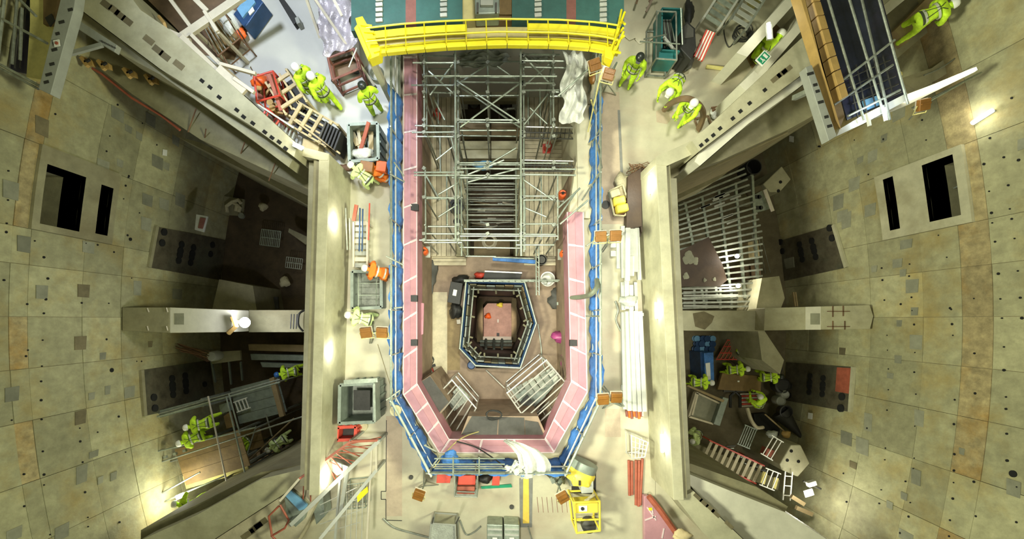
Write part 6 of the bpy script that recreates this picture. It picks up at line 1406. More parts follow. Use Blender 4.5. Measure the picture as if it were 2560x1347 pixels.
def stairs(lb, A, B, wd, n, m_, mt, z=.8, z0=0, name='step_ladder', cat='ladder', step=None):
    a, b = P(*A, z), P(*B, z); d = (b - a).normalized(); s = Vector((-d.y, d.x, 0)); t_ = thing(name, lb, cat, (a.x, a.y, z0))
    for o in (-.5, .5): wpart('stile', MB().bar(a + s * wd * o, b + s * wd * o, .06, .09), m_, t_)
    for k in range(n):
        q = a.lerp(b, (k + .5) / n); wpart('tread', MB().bar(q - s * wd * .48, q + s * wd * .48, step or .12, .035), mt, t_)
    for t in (.05, .95):
        for o in (-.5, .5):
            q = a.lerp(b, t) + s * wd * o; wpart('foot_bar', MB().bar(q, Vector((q.x, q.y, z0)), .05, .05), m_, t_)
    return t_
stairs('grey step unit right of the teal stillage, leftmost of the two at the top edge', (1835, -30), (1778, 58), .55, 6, 'alu', 'galv')
stairs('grey step unit with dull yellow treads, rightmost of the two at the top edge', (1905, -35), (1845, 62), .55, 6, 'galvd', 'steel')
solo('ochre_sheet', MB().prism(poly([(1868, 0), (1898, -20), (1906, 0), (1876, 30)], .6), .6, .56), 'rope', 'dull yellow sheet between the rungs of the right step unit', 'sheet')
coil('thick coil of black cable under the right step unit', 1851, 92, 0, .24, 5)
cord('thin black cable looping from the cable coil', [(1838, 100, .02), (1822, 118, .02), (1812, 92, .02), (1810, 60, .02), (1818, 40, .02)], .014, 'rubber', 'cable', 'cable')
for (x, y), lb in (((1602, 20), 'round grey dust heap right of the yellow stairs'), ((1598, 55), 'pale dust heap between the yellow stairs and the teal stillage')): solo('dust_heap', lump(P(x, y, .02), (.5, .7, .06), 7), 'deck', lb, 'heap')
for a, b in (((1615, 30), (1640, -20)), ((1590, 10), (1600, -20)), ((1622, 5), (1655, -25))): solo('brown_bar', MB().bar(P(*a, .4), P(*b, .6), .06, .06), 'hose', {(1615, 30): 'brown bar lying at the top edge left of the teal stillage', (1590, 10): 'short dark bar at the top edge right of the covers', (1622, 5): 'second brown bar at the top edge beside the teal stillage'}[a], 'bar')
solo('dark_frame_bag', lump(P(1722, 30, .3), (.14, .4, .12), 5), 'rubber', 'dark bag above the black crate', 'bag')
# raised parapet at the upper right with the exit sign
pu = pr('wall_parapet', 'pale', [(1841, 132), (1960, 2), (2020, -70), (2045, -70), (1985, 10), (1868, 142)], 1.5, 0)
pr('parapet_return', 'pale', [(1848, 212), (1882, 180), (1990, 60), (2060, -40), (2075, -40), (2018, 60), (1870, 232)], 1.6, 0, pu)
pr('recess_floor', 'ply', [(1868, 142), (1940, 60), (1960, 80), (1885, 175)], .05, .0, pu)
t_ = thing('exit_sign', 'green and white exit sign board with running figure on the upper right parapet', 'sign', P(1910, 148, 1.6))
mrot = Matrix.Rotation(R(48), 4, 'Z')
cc = P(1908, 146, 1.95)
wpart('board', MB().box(cc, (.36, .26, .03), m=mrot), 'helmet', t_, bevel=.006)
wpart('green_panel', MB().box(cc + Vector((0, 0, .018)), (.30, .20, .006), m=mrot), 'exitg', t_)
for (x, y, w_, h_) in ((-.06, .05, .035, .035), (-.06, 0, .03, .08), (-.09, -.05, .06, .02), (-.03, -.05, .02, .06), (.07, 0, .07, .14)):
    wpart('pictogram', MB().box(cc + mrot @ Vector((x, y, .024)), (w_, h_, .006), m=mrot), 'helmet', t_)
wpart('bracket', MB().bar(cc, Vector((cc.x, cc.y, 1.6)), .03, .03), 'galvd', t_)
# ================================================================ wall tube lamps (lit)
def tube_lamp(lb, a, b, z, power, out, on='tube_on', wd=.11):
    A, B = P(*a, z), P(*b, z); c = (A + B) / 2; t_ = thing('tube_lamp', lb, 'lamp', (c.x, c.y, c.z), 'lit tube lamps')
    d = (B - A)
    wpart('housing', MB().bar(A - Vector((out[0], out[1], out[2])) * .05, B - Vector((out[0], out[1], out[2])) * .05, wd + .04, .06), 'steel', t_)
    wpart('diffuser', MB().tube([A, A + d * .06, A + d * .94, B], wd / 2 * .9, 12), on, t_)
    l = bpy.data.lights.new('lamp_light', 'POINT'); l.energy = power; l.color = (1, .98, .82); l.shadow_soft_size = .12
    lo = bpy.data.objects.new('lamp_light', l); C.objects.link(lo); lo.location = c + Vector(out) * .22
tube_lamp('lit tube lamp on the left inner wall beside the podium steps', (832, 536), (831, 576), 1.25, 30, (1, 0, .3))
tube_lamp('lit tube lamp on the left inner wall beside the flood lamp pair', (822, 858), (822, 898), 1.3, 30, (1, 0, .3))
tube_lamp('lit tube lamp on the left inner wall behind the folded jib', (811, 1172), (811, 1205), 1.3, 45, (1, 0, .3))
tube_lamp('lit tube lamp on the right inner wall beside the stack of dark sheets', (1625, 440), (1627, 484), 1.25, 30, (-1, 0, .3))
tube_lamp('lit tube lamp on the right inner wall beside the middle timber bundle', (1641, 756), (1642, 796), 1.3, 30, (-1, 0, .3))
tube_lamp('lit tube lamp on the right inner wall beside the aluminium tube cage', (1655, 1086), (1656, 1130), 1.3, 30, (-1, 0, .3))
tube_lamp('lit tube lamp on the upper right parapet above the exit sign', (1921, 58), (1924, 96), 1.9, 12, (-.5, .3, .6))
tube_lamp('small lit tube lamp behind the corner of the left inner wall', (734, 358), (758, 370), 2.3, 30, (.3, .3, .6), wd=.08)
Yw, zw = onwall(1, 2470, 292)
wl_c = wpt(1, Yw, zw, .16); wl_d = wpt(1, Yw + .05, zw + .24, .16) - wpt(1, Yw - .05, zw - .24, .16)
t_ = thing('tube_lamp', 'lit tube lamp high on the right outer wall above the window', 'lamp', wl_c, 'lit tube lamps')
wpart('diffuser', MB().tube([wl_c - wl_d * .55, wl_c + wl_d * .55], .06, 12), 'tube_on', t_)
wpart('housing', MB().bar(wl_c - wl_d * .55 + Vector((.07, 0, 0)), wl_c + wl_d * .55 + Vector((.07, 0, 0)), .12, .05), 'steel', t_)
l = bpy.data.lights.new('lamp_light', 'POINT'); l.energy = 26; l.color = (1, .98, .82); l.shadow_soft_size = .12
lo = bpy.data.objects.new('lamp_light', l); C.objects.link(lo); lo.location = wl_c + Vector((-.3, 0, -.1))
# ================================================================ crane bays at the upper corners
t_ = thing('sheeted_crane_bay', 'dark blue sheeted bay with amber side beam and tubes at the upper right', 'crane bay', P(2150, 100, 1.5))
zz = 3.0
wpart('sheet_floor', MB().prism(poly([(2040, -40), (2195, -40), (2228, 80), (2262, 240), (2118, 300), (2085, 180)], zz - .6), zz - .6, zz - .64), 'navy', t_)
wpart('amber_beam', MB().prism(poly([(1990, -40), (2004, -40), (2090, 300), (2100, 318), (2080, 250)], zz), zz, zz - .3), 'amber', t_, bevel=.01)
wpart('amber_channel', MB().prism(poly([(2004, -40), (2024, -40), (2112, 290), (2100, 320)], zz - .3), zz - .3, zz - .35), 'ply', t_)
for k in range(8):
    t0, t1 = k / 8, (k + .94) / 8
    a0, a1 = lerp((2024, -30), (2105, 250), t0), lerp((2024, -30), (2105, 250), t1); b0, b1 = lerp((2042, -30), (2122, 240), t0), lerp((2042, -30), (2122, 240), t1)
    wpart('amber_block', MB().prism(poly([a0, b0, b1, a1], zz - .05), zz - .05, zz - .35), 'amber', t_, bevel=.01)
for a, b in (((2062, -30), (2160, 300)), ((2115, -30), (2208, 280)), ((2148, -30), (2225, 300)), ((2190, -30), (2270, 260)), ((2100, 205), (2236, 100)), ((2085, 262), (2232, 162)), ((2120, 290), (2250, 225))):
    wpart('tube', T(P(*a, zz - .2), P(*b, zz - .2), .03), 'galvd', t_)
for k in range(5):
    wpart('lattice_bar', T(P(2118 + 22 * k, 170 - 8 * k, zz - .5), P(2145 + 22 * k, 296 - 14 * k, zz - .5), .018), 'dark', t_)
    wpart('lattice_bar', T(P(2112 + 6 * k, 200 + 20 * k, zz - .5), P(2225 + 7 * k, 150 + 20 * k, zz - .5), .018), 'dark', t_)
wpart('blue_crate', MB().prism(poly([(2160, 250), (2195, 238), (2200, 262), (2168, 275)], zz - .5), zz - .5, zz - .58), 'bluecloth', t_)
wpart('white_fascia', MB().prism(poly([(2092, 340), (2160, 308), (2270, 250), (2268, 232), (2150, 292), (2100, 322)], zz - .3), zz - .3, zz - .4), 'helmet', t_)
wpart('white_fascia', MB().prism(poly([(2160, 308), (2270, 262), (2440, 178), (2436, 168), (2330, 212), (2255, 240)], zz - .5), zz - .5, zz - .56), 'pale', t_)
wpart('glow_edge', MB().bar(P(2260, 248, zz - .45), P(2440, 172, zz - .45), .08, .04), 'tube_on', t_)  # bar made to glow for the brightness of the white sheet, no lamp
for x, y in ((2172, 295), (2213, 282)): wpart('white_post', MB().bar(P(x - 4, y - 12, zz), P(x + 2, y + 20, zz), .06, .06), 'helmet', t_)
def perforated(root, pts, z, m_, holes):
    wpart('perforated_beam', MB().prism(poly(pts, z), z, z - .25), m_, root, bevel=.01)
    for x, y, w_ in holes: wpart('slot', MB().box(P(x, y, z + .004), (w_, .07, .01), R(15)), 'rubber', root)
perforated(t_, [(2014, 168), (2030, 162), (2092, 340), (2072, 352)], zz + .1, 'steel', [(2026, 184, .16), (2038, 212, .1), (2044, 228, .1), (2052, 255, .14), (2066, 292, .1), (2074, 315, .12)])
wpart('tie_rod', MB().bar(P(1985, 245, 1.9), P(2035, 222, 2.6), .12, .12), 'galvd', t_)
# its right hand wall ledges
pr('trim_5', 'beamd', [(2240, 200), (2330, 170), (2440, 90), (2600, -10), (2600, 20), (2450, 130), (2350, 195), (2290, 225)], .8, .4)
solo('brown_slanted_beam', MB().bar(P(2240, 100, 1.0), P(2340, 0, 1.0), .5, .3), 'plankb', 'slanting brown beam cast on the ledge right of the blue sheeted bay', 'beam')
cord('thin cable slung along the upper right ledge', [(2310, 188, 1.2), (2360, 165, 1.1), (2440, 110, 1.1), (2560, 50, 1.1)], .02, 'galvd', 'cable', 'cable')
for lb, x, y in (('ochre sack at the lower tip of the glowing fascia edge', 2480, 155), ('ochre sack below the person in yellow on the ledge', 2236, 188)): solo('ochre_sack', lump(P(x, y, 1.0), (.18, .16, .12), 5), 'rope', lb, 'sack')
l = bpy.data.lights.new('lamp_light', 'POINT'); l.energy = 35; l.color = (.8, .92, 1); l.shadow_soft_size = .2
lo = bpy.data.objects.new('lamp_light', l); C.objects.link(lo); lo.location = P(2215, 262, 3.1)
# upper left bay
t_ = thing('sheeted_crane_bay', 'black sheeted bay with ochre side panel and tubes at the upper left corner', 'crane bay', P(50, 80, 1.5))
wpart('sheet_floor', MB().prism(poly([(-80, -40), (90, -40), (70, 185), (-80, 150)], 2.2), 2.2, 2.15), 'navy', t_)
wpart('ochre_panel', MB().prism(poly([(75, -40), (150, -40), (150, 25), (108, 200), (66, 192), (75, 60)], 2.5), 2.5, 2.3), 'rope', t_)
wpart('brown_panel', MB().prism(poly([(108, -40), (152, -40), (132, 60), (108, 60)], 2.6), 2.6, 2.5), 'ply', t_)
wpart('dark_hole', MB().prism(poly([(112, 44), (128, 34), (136, 50), (124, 66)], 2.63), 2.63, 2.6), 'rubber', t_)
for a, b in (((45, -30), (30, 160)), ((14, -30), (-5, 140)), ((-20, 34), (118, 108)), ((30, -20), (90, 40)), ((55, 20), (50, 150)), ((-20, 150), (100, 215)), ((-20, 160), (96, 222)), ((5, 20), (-10, 110))):
    wpart('tube', T(P(*a, 2.7), P(*b, 2.7), .035), 'galvd', t_)
for k in range(6): wpart('lattice_bar', T(P(-5 + 14 * k, 20, 2.3), P(-15 + 13 * k, 170, 2.3), .018), 'dark', t_)
perforated(t_, [(158, -30), (192, -30), (185, 20), (126, 236), (96, 222), (104, 190)], 2.9, 'steel', [(176, 24, .12), (154, 55, .14), (144, 84, .1), (138, 108, .12), (130, 160, .12), (122, 186, .16), (136, 124, .14), (116, 205, .12)])
wpart('red_logo_plate', MB().box(P(142, 108, 2.93), (.14, .16, .02), R(10)), 'helmet', t_)
wpart('red_disc', MB().lathe([(.04, 0), (.04, .015)], P(142, 108, 2.94), 14), 'redrust', t_)
wpart('gusset', MB().prism(poly([(182, 36), (196, 50), (292, 112), (286, 130), (256, 112), (192, 70)], 2.3), 2.3, 2.15), 'steel', t_, bevel=.01)
wpart('strut', MB().bar(P(256, 112, 2.3), P(155, 140, 2.3), .10, .08), 'steel', t_)
for k in range(5): wpart('gusset_bolt', MB().lathe([(.025, 0), (.02, .03)], P(256 + 8 * k, 104 + 4 * k, 2.31), 8), 'dark', t_)
for k, (x, y) in enumerate(((218, 152), (260, 160), (324, 180), (378, 196))):
    lb = ('ochre wall bracket nearest the perforated steel beam, first of four', 'ochre wall bracket second from the perforated steel beam', 'ochre wall bracket third from the perforated steel beam', 'ochre wall bracket farthest from the perforated steel beam')[k]
    b_ = thing('wall_bracket', lb, 'bracket', P(x, y, .5), 'ochre brackets on the upper left wall')
    wpart('plate', MB().prism(poly([(x - 16, y - 14), (x + 12, y - 2), (x + 14, y + 12), (x - 4, y + 8)], .62), .62, .5), 'amber', b_, bevel=.01)
    wpart('arm', MB().bar(P(x - 14, y - 8, .7), P(x + 2, y + 14, .7), .09, .1), 'amber', b_); wpart('jaw', MB().box(P(x, y, .72), (.16, .06, .06), R(30)), 'rubber', b_)
solo('rusty_pipe_run', MB().tube([P(x, y, .1) for x, y in ((195, 150), (255, 185), (330, 245), (405, 290), (450, 325))], .04), 'redrust', 'thin rusty red line running along the foot of the upper left wall', 'pipe')
for k, (a, b) in enumerate((((490, 272), (470, 330)), ((515, 322), (512, 344)), ((612, 355), (602, 384)), ((688, 408), (672, 452)))):
    solo('hanging_rod', T(P(*a, .5), P(*b, .3), .018), 'rebar', ('thin rod standing on the upper left ledge, nearest the brackets', 'short thin rod on the upper left ledge, second from the brackets', 'short thin rod on the upper left ledge, third from the brackets', 'thin rod with a hook near the left inner wall corner')[k], 'rod')
# ================================================================ left pit
SK_l = bpy.data.lights.new('lamp_light', 'POINT'); SK_l.energy = 200; SK_l.color = (.93, .96, 1); SK_l.shadow_soft_size = .15
lo = bpy.data.objects.new('lamp_light', SK_l); C.objects.link(lo); lo.location = P(612, 800, -1.6)
t_ = thing('work_lamp', 'dazzling work lamp on the inner end of the left beam', 'lamp', P(596, 812, -2.2))
wpart('lamp_bulb', MB().lathe([(.05, -.15), (.16, -.08), (.19, 0), (.16, .08), (.05, .15)], P(612, 806, -2.0), 20), 'cool_on', t_)
wpart('clamp', MB().bar(P(580, 800, -2.1), P(604, 806, -2.05), .10, .14), 'timber', t_); wpart('cloth_wrap', MB().tube([P(582, 792, -2.0), P(590, 815, -1.95), P(572, 832, -2.1)], .09), 'amber', t_)
SK_l = bpy.data.lights.new('lamp_light', 'POINT'); SK_l.energy = 150; SK_l.color = (1, 1, .84); SK_l.shadow_soft_size = .2
lo = bpy.data.objects.new('lamp_light', SK_l); C.objects.link(lo); lo.location = P(446, 1240, -2.9)
solo('work_lamp', MB().box(P(450, 1240, -3.3), (.26, .16, .12), .4), 'warm_on', 'glaring work lamp on the slanting wall below the ochre plywood', 'lamp')
SK_l = bpy.data.lights.new('lamp_light', 'POINT'); SK_l.energy = 120; SK_l.color = (1, .98, .82); SK_l.shadow_soft_size = .2
lo = bpy.data.objects.new('lamp_light', SK_l); C.objects.link(lo); lo.location = P(2022, 1250, -3.2)
t_ = thing('work_lamp', 'glaring white headed work lamp at the foot of the right pit wall', 'lamp', P(2020, 1225, -4.2))
wpart('head', MB().box(P(2028, 1208, -3.8), (.34, .2, .2), .3), 'helmet', t_, bevel=.03); wpart('glass', MB().box(P(2022, 1232, -3.95), (.34, .25, .04), .3), 'warm_on', t_); wpart('bar', T(P(2008, 1202, -3.9), P(2052, 1222, -3.9), .04), 'dark', t_)
def plank_deck(lb, A, B, wd, n, z, m_='plank', gap=.03, name='plank_deck', th=.05, under=True, z0=None):
    """boards side by side; each board a part"""
    a, b = P(*A, z), P(*B, z); d = (b - a).normalized(); s = Vector((-d.y, d.x, 0)); L_ = (b - a).length; t_ = thing(name, lb, 'platform', (a.x, a.y, z if z0 is None else z0))
    for k in range(n):
        o = s * (wd * ((k + .5) / n - .5)); wpart('board', MB().bar(a + o, b + o, wd / n - gap, th), m_, t_)
    for t in (.1, .9):
        q = a.lerp(b, t) - Vector((0, 0, th)); wpart('bearer', MB().bar(q - s * wd * .5, q + s * wd * .5, .08, .08), 'plankb', t_)
        for o in (-.45, .45):
            q2 = q + s * wd * o; wpart('leg', MB().bar(q2, Vector((q2.x, q2.y, PZ)), .08, .08), 'galvd', t_)
    return t_
plank_deck('large ochre plywood deck on the left scaffold', (452, 1168), (612, 1118), 1.5, 3, -3.8, 'ply', .01)
plank_deck('narrow lower plywood strip below the large ochre deck', (462, 1206), (618, 1160), .55, 2, -4.1, 'rope', .02)
plank_deck('grey-green sheet platform with a dark frame in the lower left pit', (588, 1016), (706, 985), 1.6, 4, -5.6, 'gates', .015)
plank_deck('brown plank platform beside the person climbing, right of the ochre deck', (600, 1105), (655, 1090), .9, 3, -5.4, 'ply', .02)
t_ = thing('pit_scaffold', 'long tube scaffold across the lower left pit in front of the ochre deck', 'scaffold', P(500, 1090, PZ))
for a, b, z, m_ in (((345, 1055), (700, 955), -3.6, 'galv'), ((345, 1048), (700, 948), -3.7, 'galvd'), ((370, 1165), (760, 1040), -3.5, 'galvd'), ((345, 1140), (640, 1068), -3.4, 'galv'), ((380, 1168), (600, 1100), -3.9, 'galvd'), ((350, 1262), (500, 1180), -3.2, 'galvd'), ((415, 1252), (560, 1190), -3.2, 'galvd'), ((520, 990), (572, 1230), -3.2, 'cream'), ((565, 990), (618, 1205), -3.3, 'galv'), ((572, 985), (600, 1085), -3.4, 'galv'), ((600, 1170), (735, 1045), -4.6, 'plankb'), ((640, 1065), (615, 1145), -5, 'galvd'), ((665, 1035), (680, 1090), -5, 'galvd')):
    wpart('tube', T(P(*a, z), P(*b, z), .032), m_, t_)
for x, y in ((350, 1054), (520, 1004), (690, 956), (388, 1160), (640, 1070), (565, 1195)):
    v = P(x, y, -3.6); wpart('standard', T(v, Vector((v.x, v.y, PZ)), .03), 'galvd', t_)
for k in range(4): wpart('coupler', MB().box(P(390 + 24 * k, 1150 - 8 * k, -3.45), (.12, .1, .1), .3), 'galvd', t_)
plank_deck('dark blue-grey board run along the far side of the left scaffold', (356, 1046), (520, 1003), .3, 2, -3.75, 'gates', .02)
def ladder(lb, A, B, wd, n, m_, z, z0=None, r=.02, name='ladder', mt=None):
    a, b = P(*A, z), P(*B, z if z0 is None else z0); d = (b - a).normalized(); s = Vector((-d.y, d.x, 0)).normalized(); t_ = thing(name, lb, 'ladder', (a.x, a.y, z))
    for o in (-.5, .5): wpart('stile', MB().bar(a + s * wd * o, b + s * wd * o, r * 2.4, r * 2.4), m_, t_)
    for k in range(n): q = a.lerp(b, (k + .5) / n); wpart('rung', MB().bar(q - s * wd * .5, q + s * wd * .5, r * 2 if not mt else .11, r * 2), mt or m_, t_)
    return t_
ladder('short white ladder lying on the grey-green sheet platform', (588, 1018), (622, 1006), .45, 4, 'helmet', -5.4)
def block(nm, lb, pts, z1, z0, m_, cat='block', bevel=.02): return solo(nm, MB().prism(poly(pts, z1), z1, z0), m_, lb, cat, bevel=bevel)
block('grey_chest', 'small pale box on the left scaffold beside the stooping pair', [(546, 1012), (566, 1006), (572, 1028), (552, 1036)], -5.2, -5.5, 'gates', 'box')
block('tan_board', 'tan board right of the stooping pair on the scaffold', [(558, 1040), (576, 1028), (586, 1066), (566, 1072)], -5.2, -5.3, 'ply', 'board')
for k, (pts, lb) in enumerate((([(620, 860), (765, 862), (765, 880), (622, 876)], 'brown timber baulk below the left cross wall, nearest it'), ([(625, 884), (765, 888), (765, 902), (628, 900)], 'dark teal baulk, second below the left cross wall'), ([(650, 905), (765, 910), (765, 920), (655, 918)], 'dark baulk, third below the left cross wall'))):
    block('baulk', lb, pts, -6.5, -6.9, ('plankb', 'gates', 'gates')[k], 'beam')
block('timber_frame_rest', 'dark timber frame beside the grey-green sheet platform', [(672, 946), (684, 942), (710, 1040), (698, 1044)], -5.3, -5.5, 'plankb', 'frame')
for k, (a, b) in enumerate((((528, 895), (538, 955)), ((572, 900), (578, 960)), ((602, 905), (606, 950)))): solo('steel_strut', MB().bar(P(*a, -6.0), P(*b, -6.6), .07, .07), 'gates', ('dark strut standing under the white drum, leftmost', 'dark strut in the middle below the white drum', 'dark strut below the white drum, rightmost')[k], 'strut')
t_ = thing('white_drum', 'white drum on a small ledge below the left beam', 'drum', P(548, 888, -5.8)); wpart('body', MB().lathe([(.2, 0), (.22, .1), (.22, .5), (.18, .55)], P(548, 888, -5.8), 20), 'white', t_); wpart('ledge', MB().prism(poly([(522, 880), (600, 876), (602, 900), (530, 910)], -5.8), -5.8, -5.9), 'beamd', t_)
for k in range(14): 
    a = random.uniform(-.25, .25); c = P(485 + random.uniform(-8, 8), 878 + random.uniform(-7, 7), -4.9 + .03 * k); d = Vector((math.cos(-.3 + a), math.sin(-.3 + a), 0)) * random.uniform(.4, .75)
    solo('starter_bar', MB().tube([c - d, c + d], .02, 5), 'rebar', 'rusty starter bar in the bundle on the left wall under the beam', 'bar', 'rusty starter bars at the left wall')
t_ = thing('pipe_manifold', 'pale branching pipe manifold on a board in the dark left pit', 'manifold', P(585, 520, -7.4))
wpart('board', MB().prism(poly([(560, 490), (610, 498), (606, 540), (552, 535)], -7.3), -7.3, -7.4), 'beamd', t_)
for pts in ([(568, 530), (566, 515), (580, 505), (592, 512), (590, 528)], [(580, 505), (596, 500), (602, 508)], [(592, 512), (600, 520), (596, 530)]): wpart('pipe', MB().tube([P(*p, -7.15) for p in pts], .09), 'sack', t_)
wpart('flange', MB().lathe([(.14, 0), (.14, .12)], P(606, 540, -7.3), 14), 'galvd', t_)
def grate(lb, A, B, wd, n, z, m_, nm='mesh_sheet', r=.02, cross=3):
    a, b = P(*A, z), P(*B, z); d = (b - a).normalized(); s = Vector((-d.y, d.x, 0)); t_ = thing(nm, lb, 'mesh panel', (a.x, a.y, z))
    for k in range(n): q = a.lerp(b, k / (n - 1)); wpart('bar', T(q - s * wd * .5, q + s * wd * .5, r), m_, t_)
    for k in range(cross): o = s * wd * (k / (cross - 1) - .5); wpart('cross_bar', T(a + o, b + o, r), m_, t_)
    return t_
grate('pale bar mesh panel in the dark left pit', (652, 592), (700, 598), .75, 12, -7.2, 'galv')
grate('dull bar mesh panel beside the left inner wall', (715, 655), (755, 660), .5, 9, -7.2, 'galvd')
block('pale_bearer', 'pale concrete bearer in the dark left pit beside the mesh panel', [(722, 570), (770, 592), (765, 612), (720, 580)], -6.9, -7.3, 'beamd')
solo('leaf_bag', lump(P(658, 517, -7.5), (.2, .2, .2), 4), 'sack', 'small cream bag in the middle of the dark left pit', 'bag')
solo('leaf_bag', lump(P(712, 705, -7.5), (.25, .25, .2), 6), 'sack', 'cream bag above the left cross wall', 'bag')
block('sign_board', 'white and red notice board low on the left wall', [(490, 535), (496, 536), (518, 540), (508, 580), (486, 574)], -4.4, -4.5, 'white', 'board')
block('notice_red', 'red panel on the notice board low on the left wall', [(500, 543), (514, 545), (506, 572), (494, 570)], -4.36, -4.4, 'salmon', 'board')
block('timber_baulk', 'broken baulk leaning near the person climbing in the left pit', [(716, 1150), (750, 1098), (758, 1104), (726, 1158)], -6.0, -6.3, 'plankb', 'beam')
for k in range(6): block('rubble_board', 'brown board edge in the row beside the lower left slanting wall', [(640 + 18 * k, 1130 - 4 * k), (650 + 18 * k, 1128 - 4 * k), (655 + 18 * k, 1160 - 4 * k), (645 + 18 * k, 1162 - 4 * k)], -7.2, -7.4, 'brownfl', 'board')['group'] = 'boards by the lower left wall'
for k, (a, b) in enumerate((((640, 730), (650, 772)), ((655, 735), (662, 772)), ((672, 740), (676, 772)), ((690, 742), (692, 772)))): solo('black_plank', MB().bar(P(*a, -7.2), P(*b, -7.2), .2, .1), 'dark' if k % 2 else 'gates', ('dark plank above the left cross wall, first from the outer wall', 'dark plank above the left cross wall, second from the outer wall', 'dark plank above the left cross wall, third from the outer wall', 'dark plank above the left cross wall, fourth from the outer wall')[k], 'plank')
cord('black cable loop at the inner end of the left cross wall', [(762, 775, -3.3), (748, 785, -3.2), (746, 812, -3.2), (758, 828, -3.3)], .04, 'rubber', 'cable', 'cable')
for k in range(3): solo('wall_slot', MB().bar(P(728 + 7 * k, 785, -3.39), P(726 + 7 * k, 822, -3.39), .03, .02), 'rubber', 'thin dark slot in the left cross wall top', 'slot', 'slots in the left cross wall')
# ================================================================ right pit
t_ = thing('slatted_platform', 'large open platform of pale steel slats filling the upper right pit', 'platform', P(1790, 600, -6))
zz = -5.0
ang = (0.93, -0.37)      # slat run in pixels: right and upwards
for k in range(25):
    y = 520 + 12.2 * k - 60; x0 = 1696
    L_ = 165 + (k < 12) * (k * 4) + (k >= 12) * 45
    sl = .42 - .018 * k if k < 22 else .03
    x1 = x0 + L_; a = (x0, y + 30 - 5 * 0); b = (x1, y + 30 - L_ * sl)
    if a[1] > 775: break
    wpart('slat', MB().bar(P(*a, zz), P(*b, zz + .01 * k), .075, .05), 'galvd', t_)
for k in range(5):
    a, b = (1712 + 42 * k, 508 - 17 * k), (1760 + 34 * k, 760 - 5 * k); wpart('bearer', MB().bar(P(*a, zz - .1), P(*b, zz - .1), .10, .10), 'galv', t_)
for x, y in ((1712, 508), (1880, 440), (1760, 755), (1895, 735)): v = P(x, y, zz - .1); wpart('leg', MB().bar(v, Vector((v.x, v.y, PZ)), .12, .12), 'galvd', t_)
for k in range(12):
    x, y = random.uniform(1740, 1830), random.uniform(490, 560); wpart('loose_slat', MB().bar(P(x, y, zz + .1), P(x + 26, y - 10, zz + .1), .07, .04), 'steel', t_)
t_ = thing('slatted_platform', 'low slatted strip of steel between the brown sheet and the right cross wall', 'platform', P(1775, 745, -6))
for k in range(6): wpart('slat', MB().bar(P(1708, 722 + 8.5 * k, zz), P(1845, 719 + 9 * k, zz), .07, .05), 'steel', t_)
for x in (1735, 1765, 1800, 1828): wpart('bearer', MB().bar(P(x, 718, zz - .1), P(x, 772, zz - .1), .10, .08), 'galvd', t_)
for x in (1735, 1828): v = P(x, 745, zz - .1); wpart('leg', MB().bar(v, Vector((v.x, v.y, PZ)), .1, .1), 'galvd', t_)
solo('brown_sheet', MB().prism(poly([(1698, 628), (1772, 592), (1786, 620), (1806, 660), (1818, 700), (1800, 716), (1700, 716)], zz + .3), zz + .3, zz + .24), 'plyb', 'large dark brown sheet laid over the slatted platform', 'sheet')
for (x, y, r_) in ((1722, 645, 14), (1738, 652, 8), (1715, 690, 7), (1762, 700, 4), (1786, 698, 4)):
    solo('mud_patch', lump(P(x, y, zz + .31), (r_ * .017, r_ * .02, .012), x % 7), 'patch', 'pale mud splash on the dark brown sheet', 'splash', 'mud splashes on the brown sheet')
cy = thing('black_pipe_mouth', 'large black round pipe mouth at the top of the slatted platform', 'pipe', P(1860, 432, -6)); wpart('pipe', MB().lathe([(.32, 0), (.34, .8), (.3, .8), (.28, .1)], P(1860, 432, -6), 22), 'rubber', cy)
t_ = thing('notched_plate', 'pale notched steel plate at the right end of the slatted platform', 'plate', P(1905, 505, -6))
wpart('plate', MB().prism(poly([(1880, 490), (1905, 476), (1925, 522), (1890, 532), (1884, 515)], -5.2), -5.2, -5.4), 'galv', t_, bevel=.01)
for x, y in ((1898, 492), (1902, 519)): wpart('notch', MB().lathe([(.09, 0), (.09, .02)], P(x, y, -5.2), 14).box(P(x - 6, y, -5.19), (.2, .16, .02)), 'rubber', t_)
wpart('upright', MB().bar(P(1912, 474, -5.0), P(1932, 528, -5.0), .1, .1), 'cream', t_)
block('pit_bearer', 'dark concrete bearer above the notched plate', [(1880, 470), (1900, 462), (1908, 474), (1888, 486)], -5.6, -6.2, 'rpit')
for p, lb, e in (((1843, 640), 'bare lit bulb on a cord over the slatted platform', 70), ((1846, 714), 'lit lamp lying at the end of the slatted strip', 60)):
    t_ = thing('bare_lamp', lb, 'lamp', P(*p, -4.6)); lpart('bulb', MB().lathe([(.03, -.1), (.08, -.05), (.09, 0), (.07, .06), (.03, .1)], n=14), 'warm_on', t_); lpart('socket', MB().lathe([(.035, .1), (.035, .2)], n=10), 'rubber', t_)
    l = bpy.data.lights.new('lamp_light', 'POINT'); l.energy = e; l.color = (1, .95, .78); l.shadow_soft_size = .08
    lo = bpy.data.objects.new('lamp_light', l); C.objects.link(lo); lo.location = P(*p, -4.35)
block('pale_crate', 'pale crate lit by the bulb under the slatted platform', [(1870, 605), (1895, 600), (1900, 640), (1872, 645)], -5.8, -6.4, 'timber', 'crate')
for k in range(4): solo('hanging_cable', T(P(1880 + 8 * k, 580 + 4 * k, -5.2), P(1890 + 12 * k, 690 - 3 * k, -6.8), .012), 'galvd', 'thin cable dropping behind the slatted platform', 'cable', 'cables behind the slatted platform')
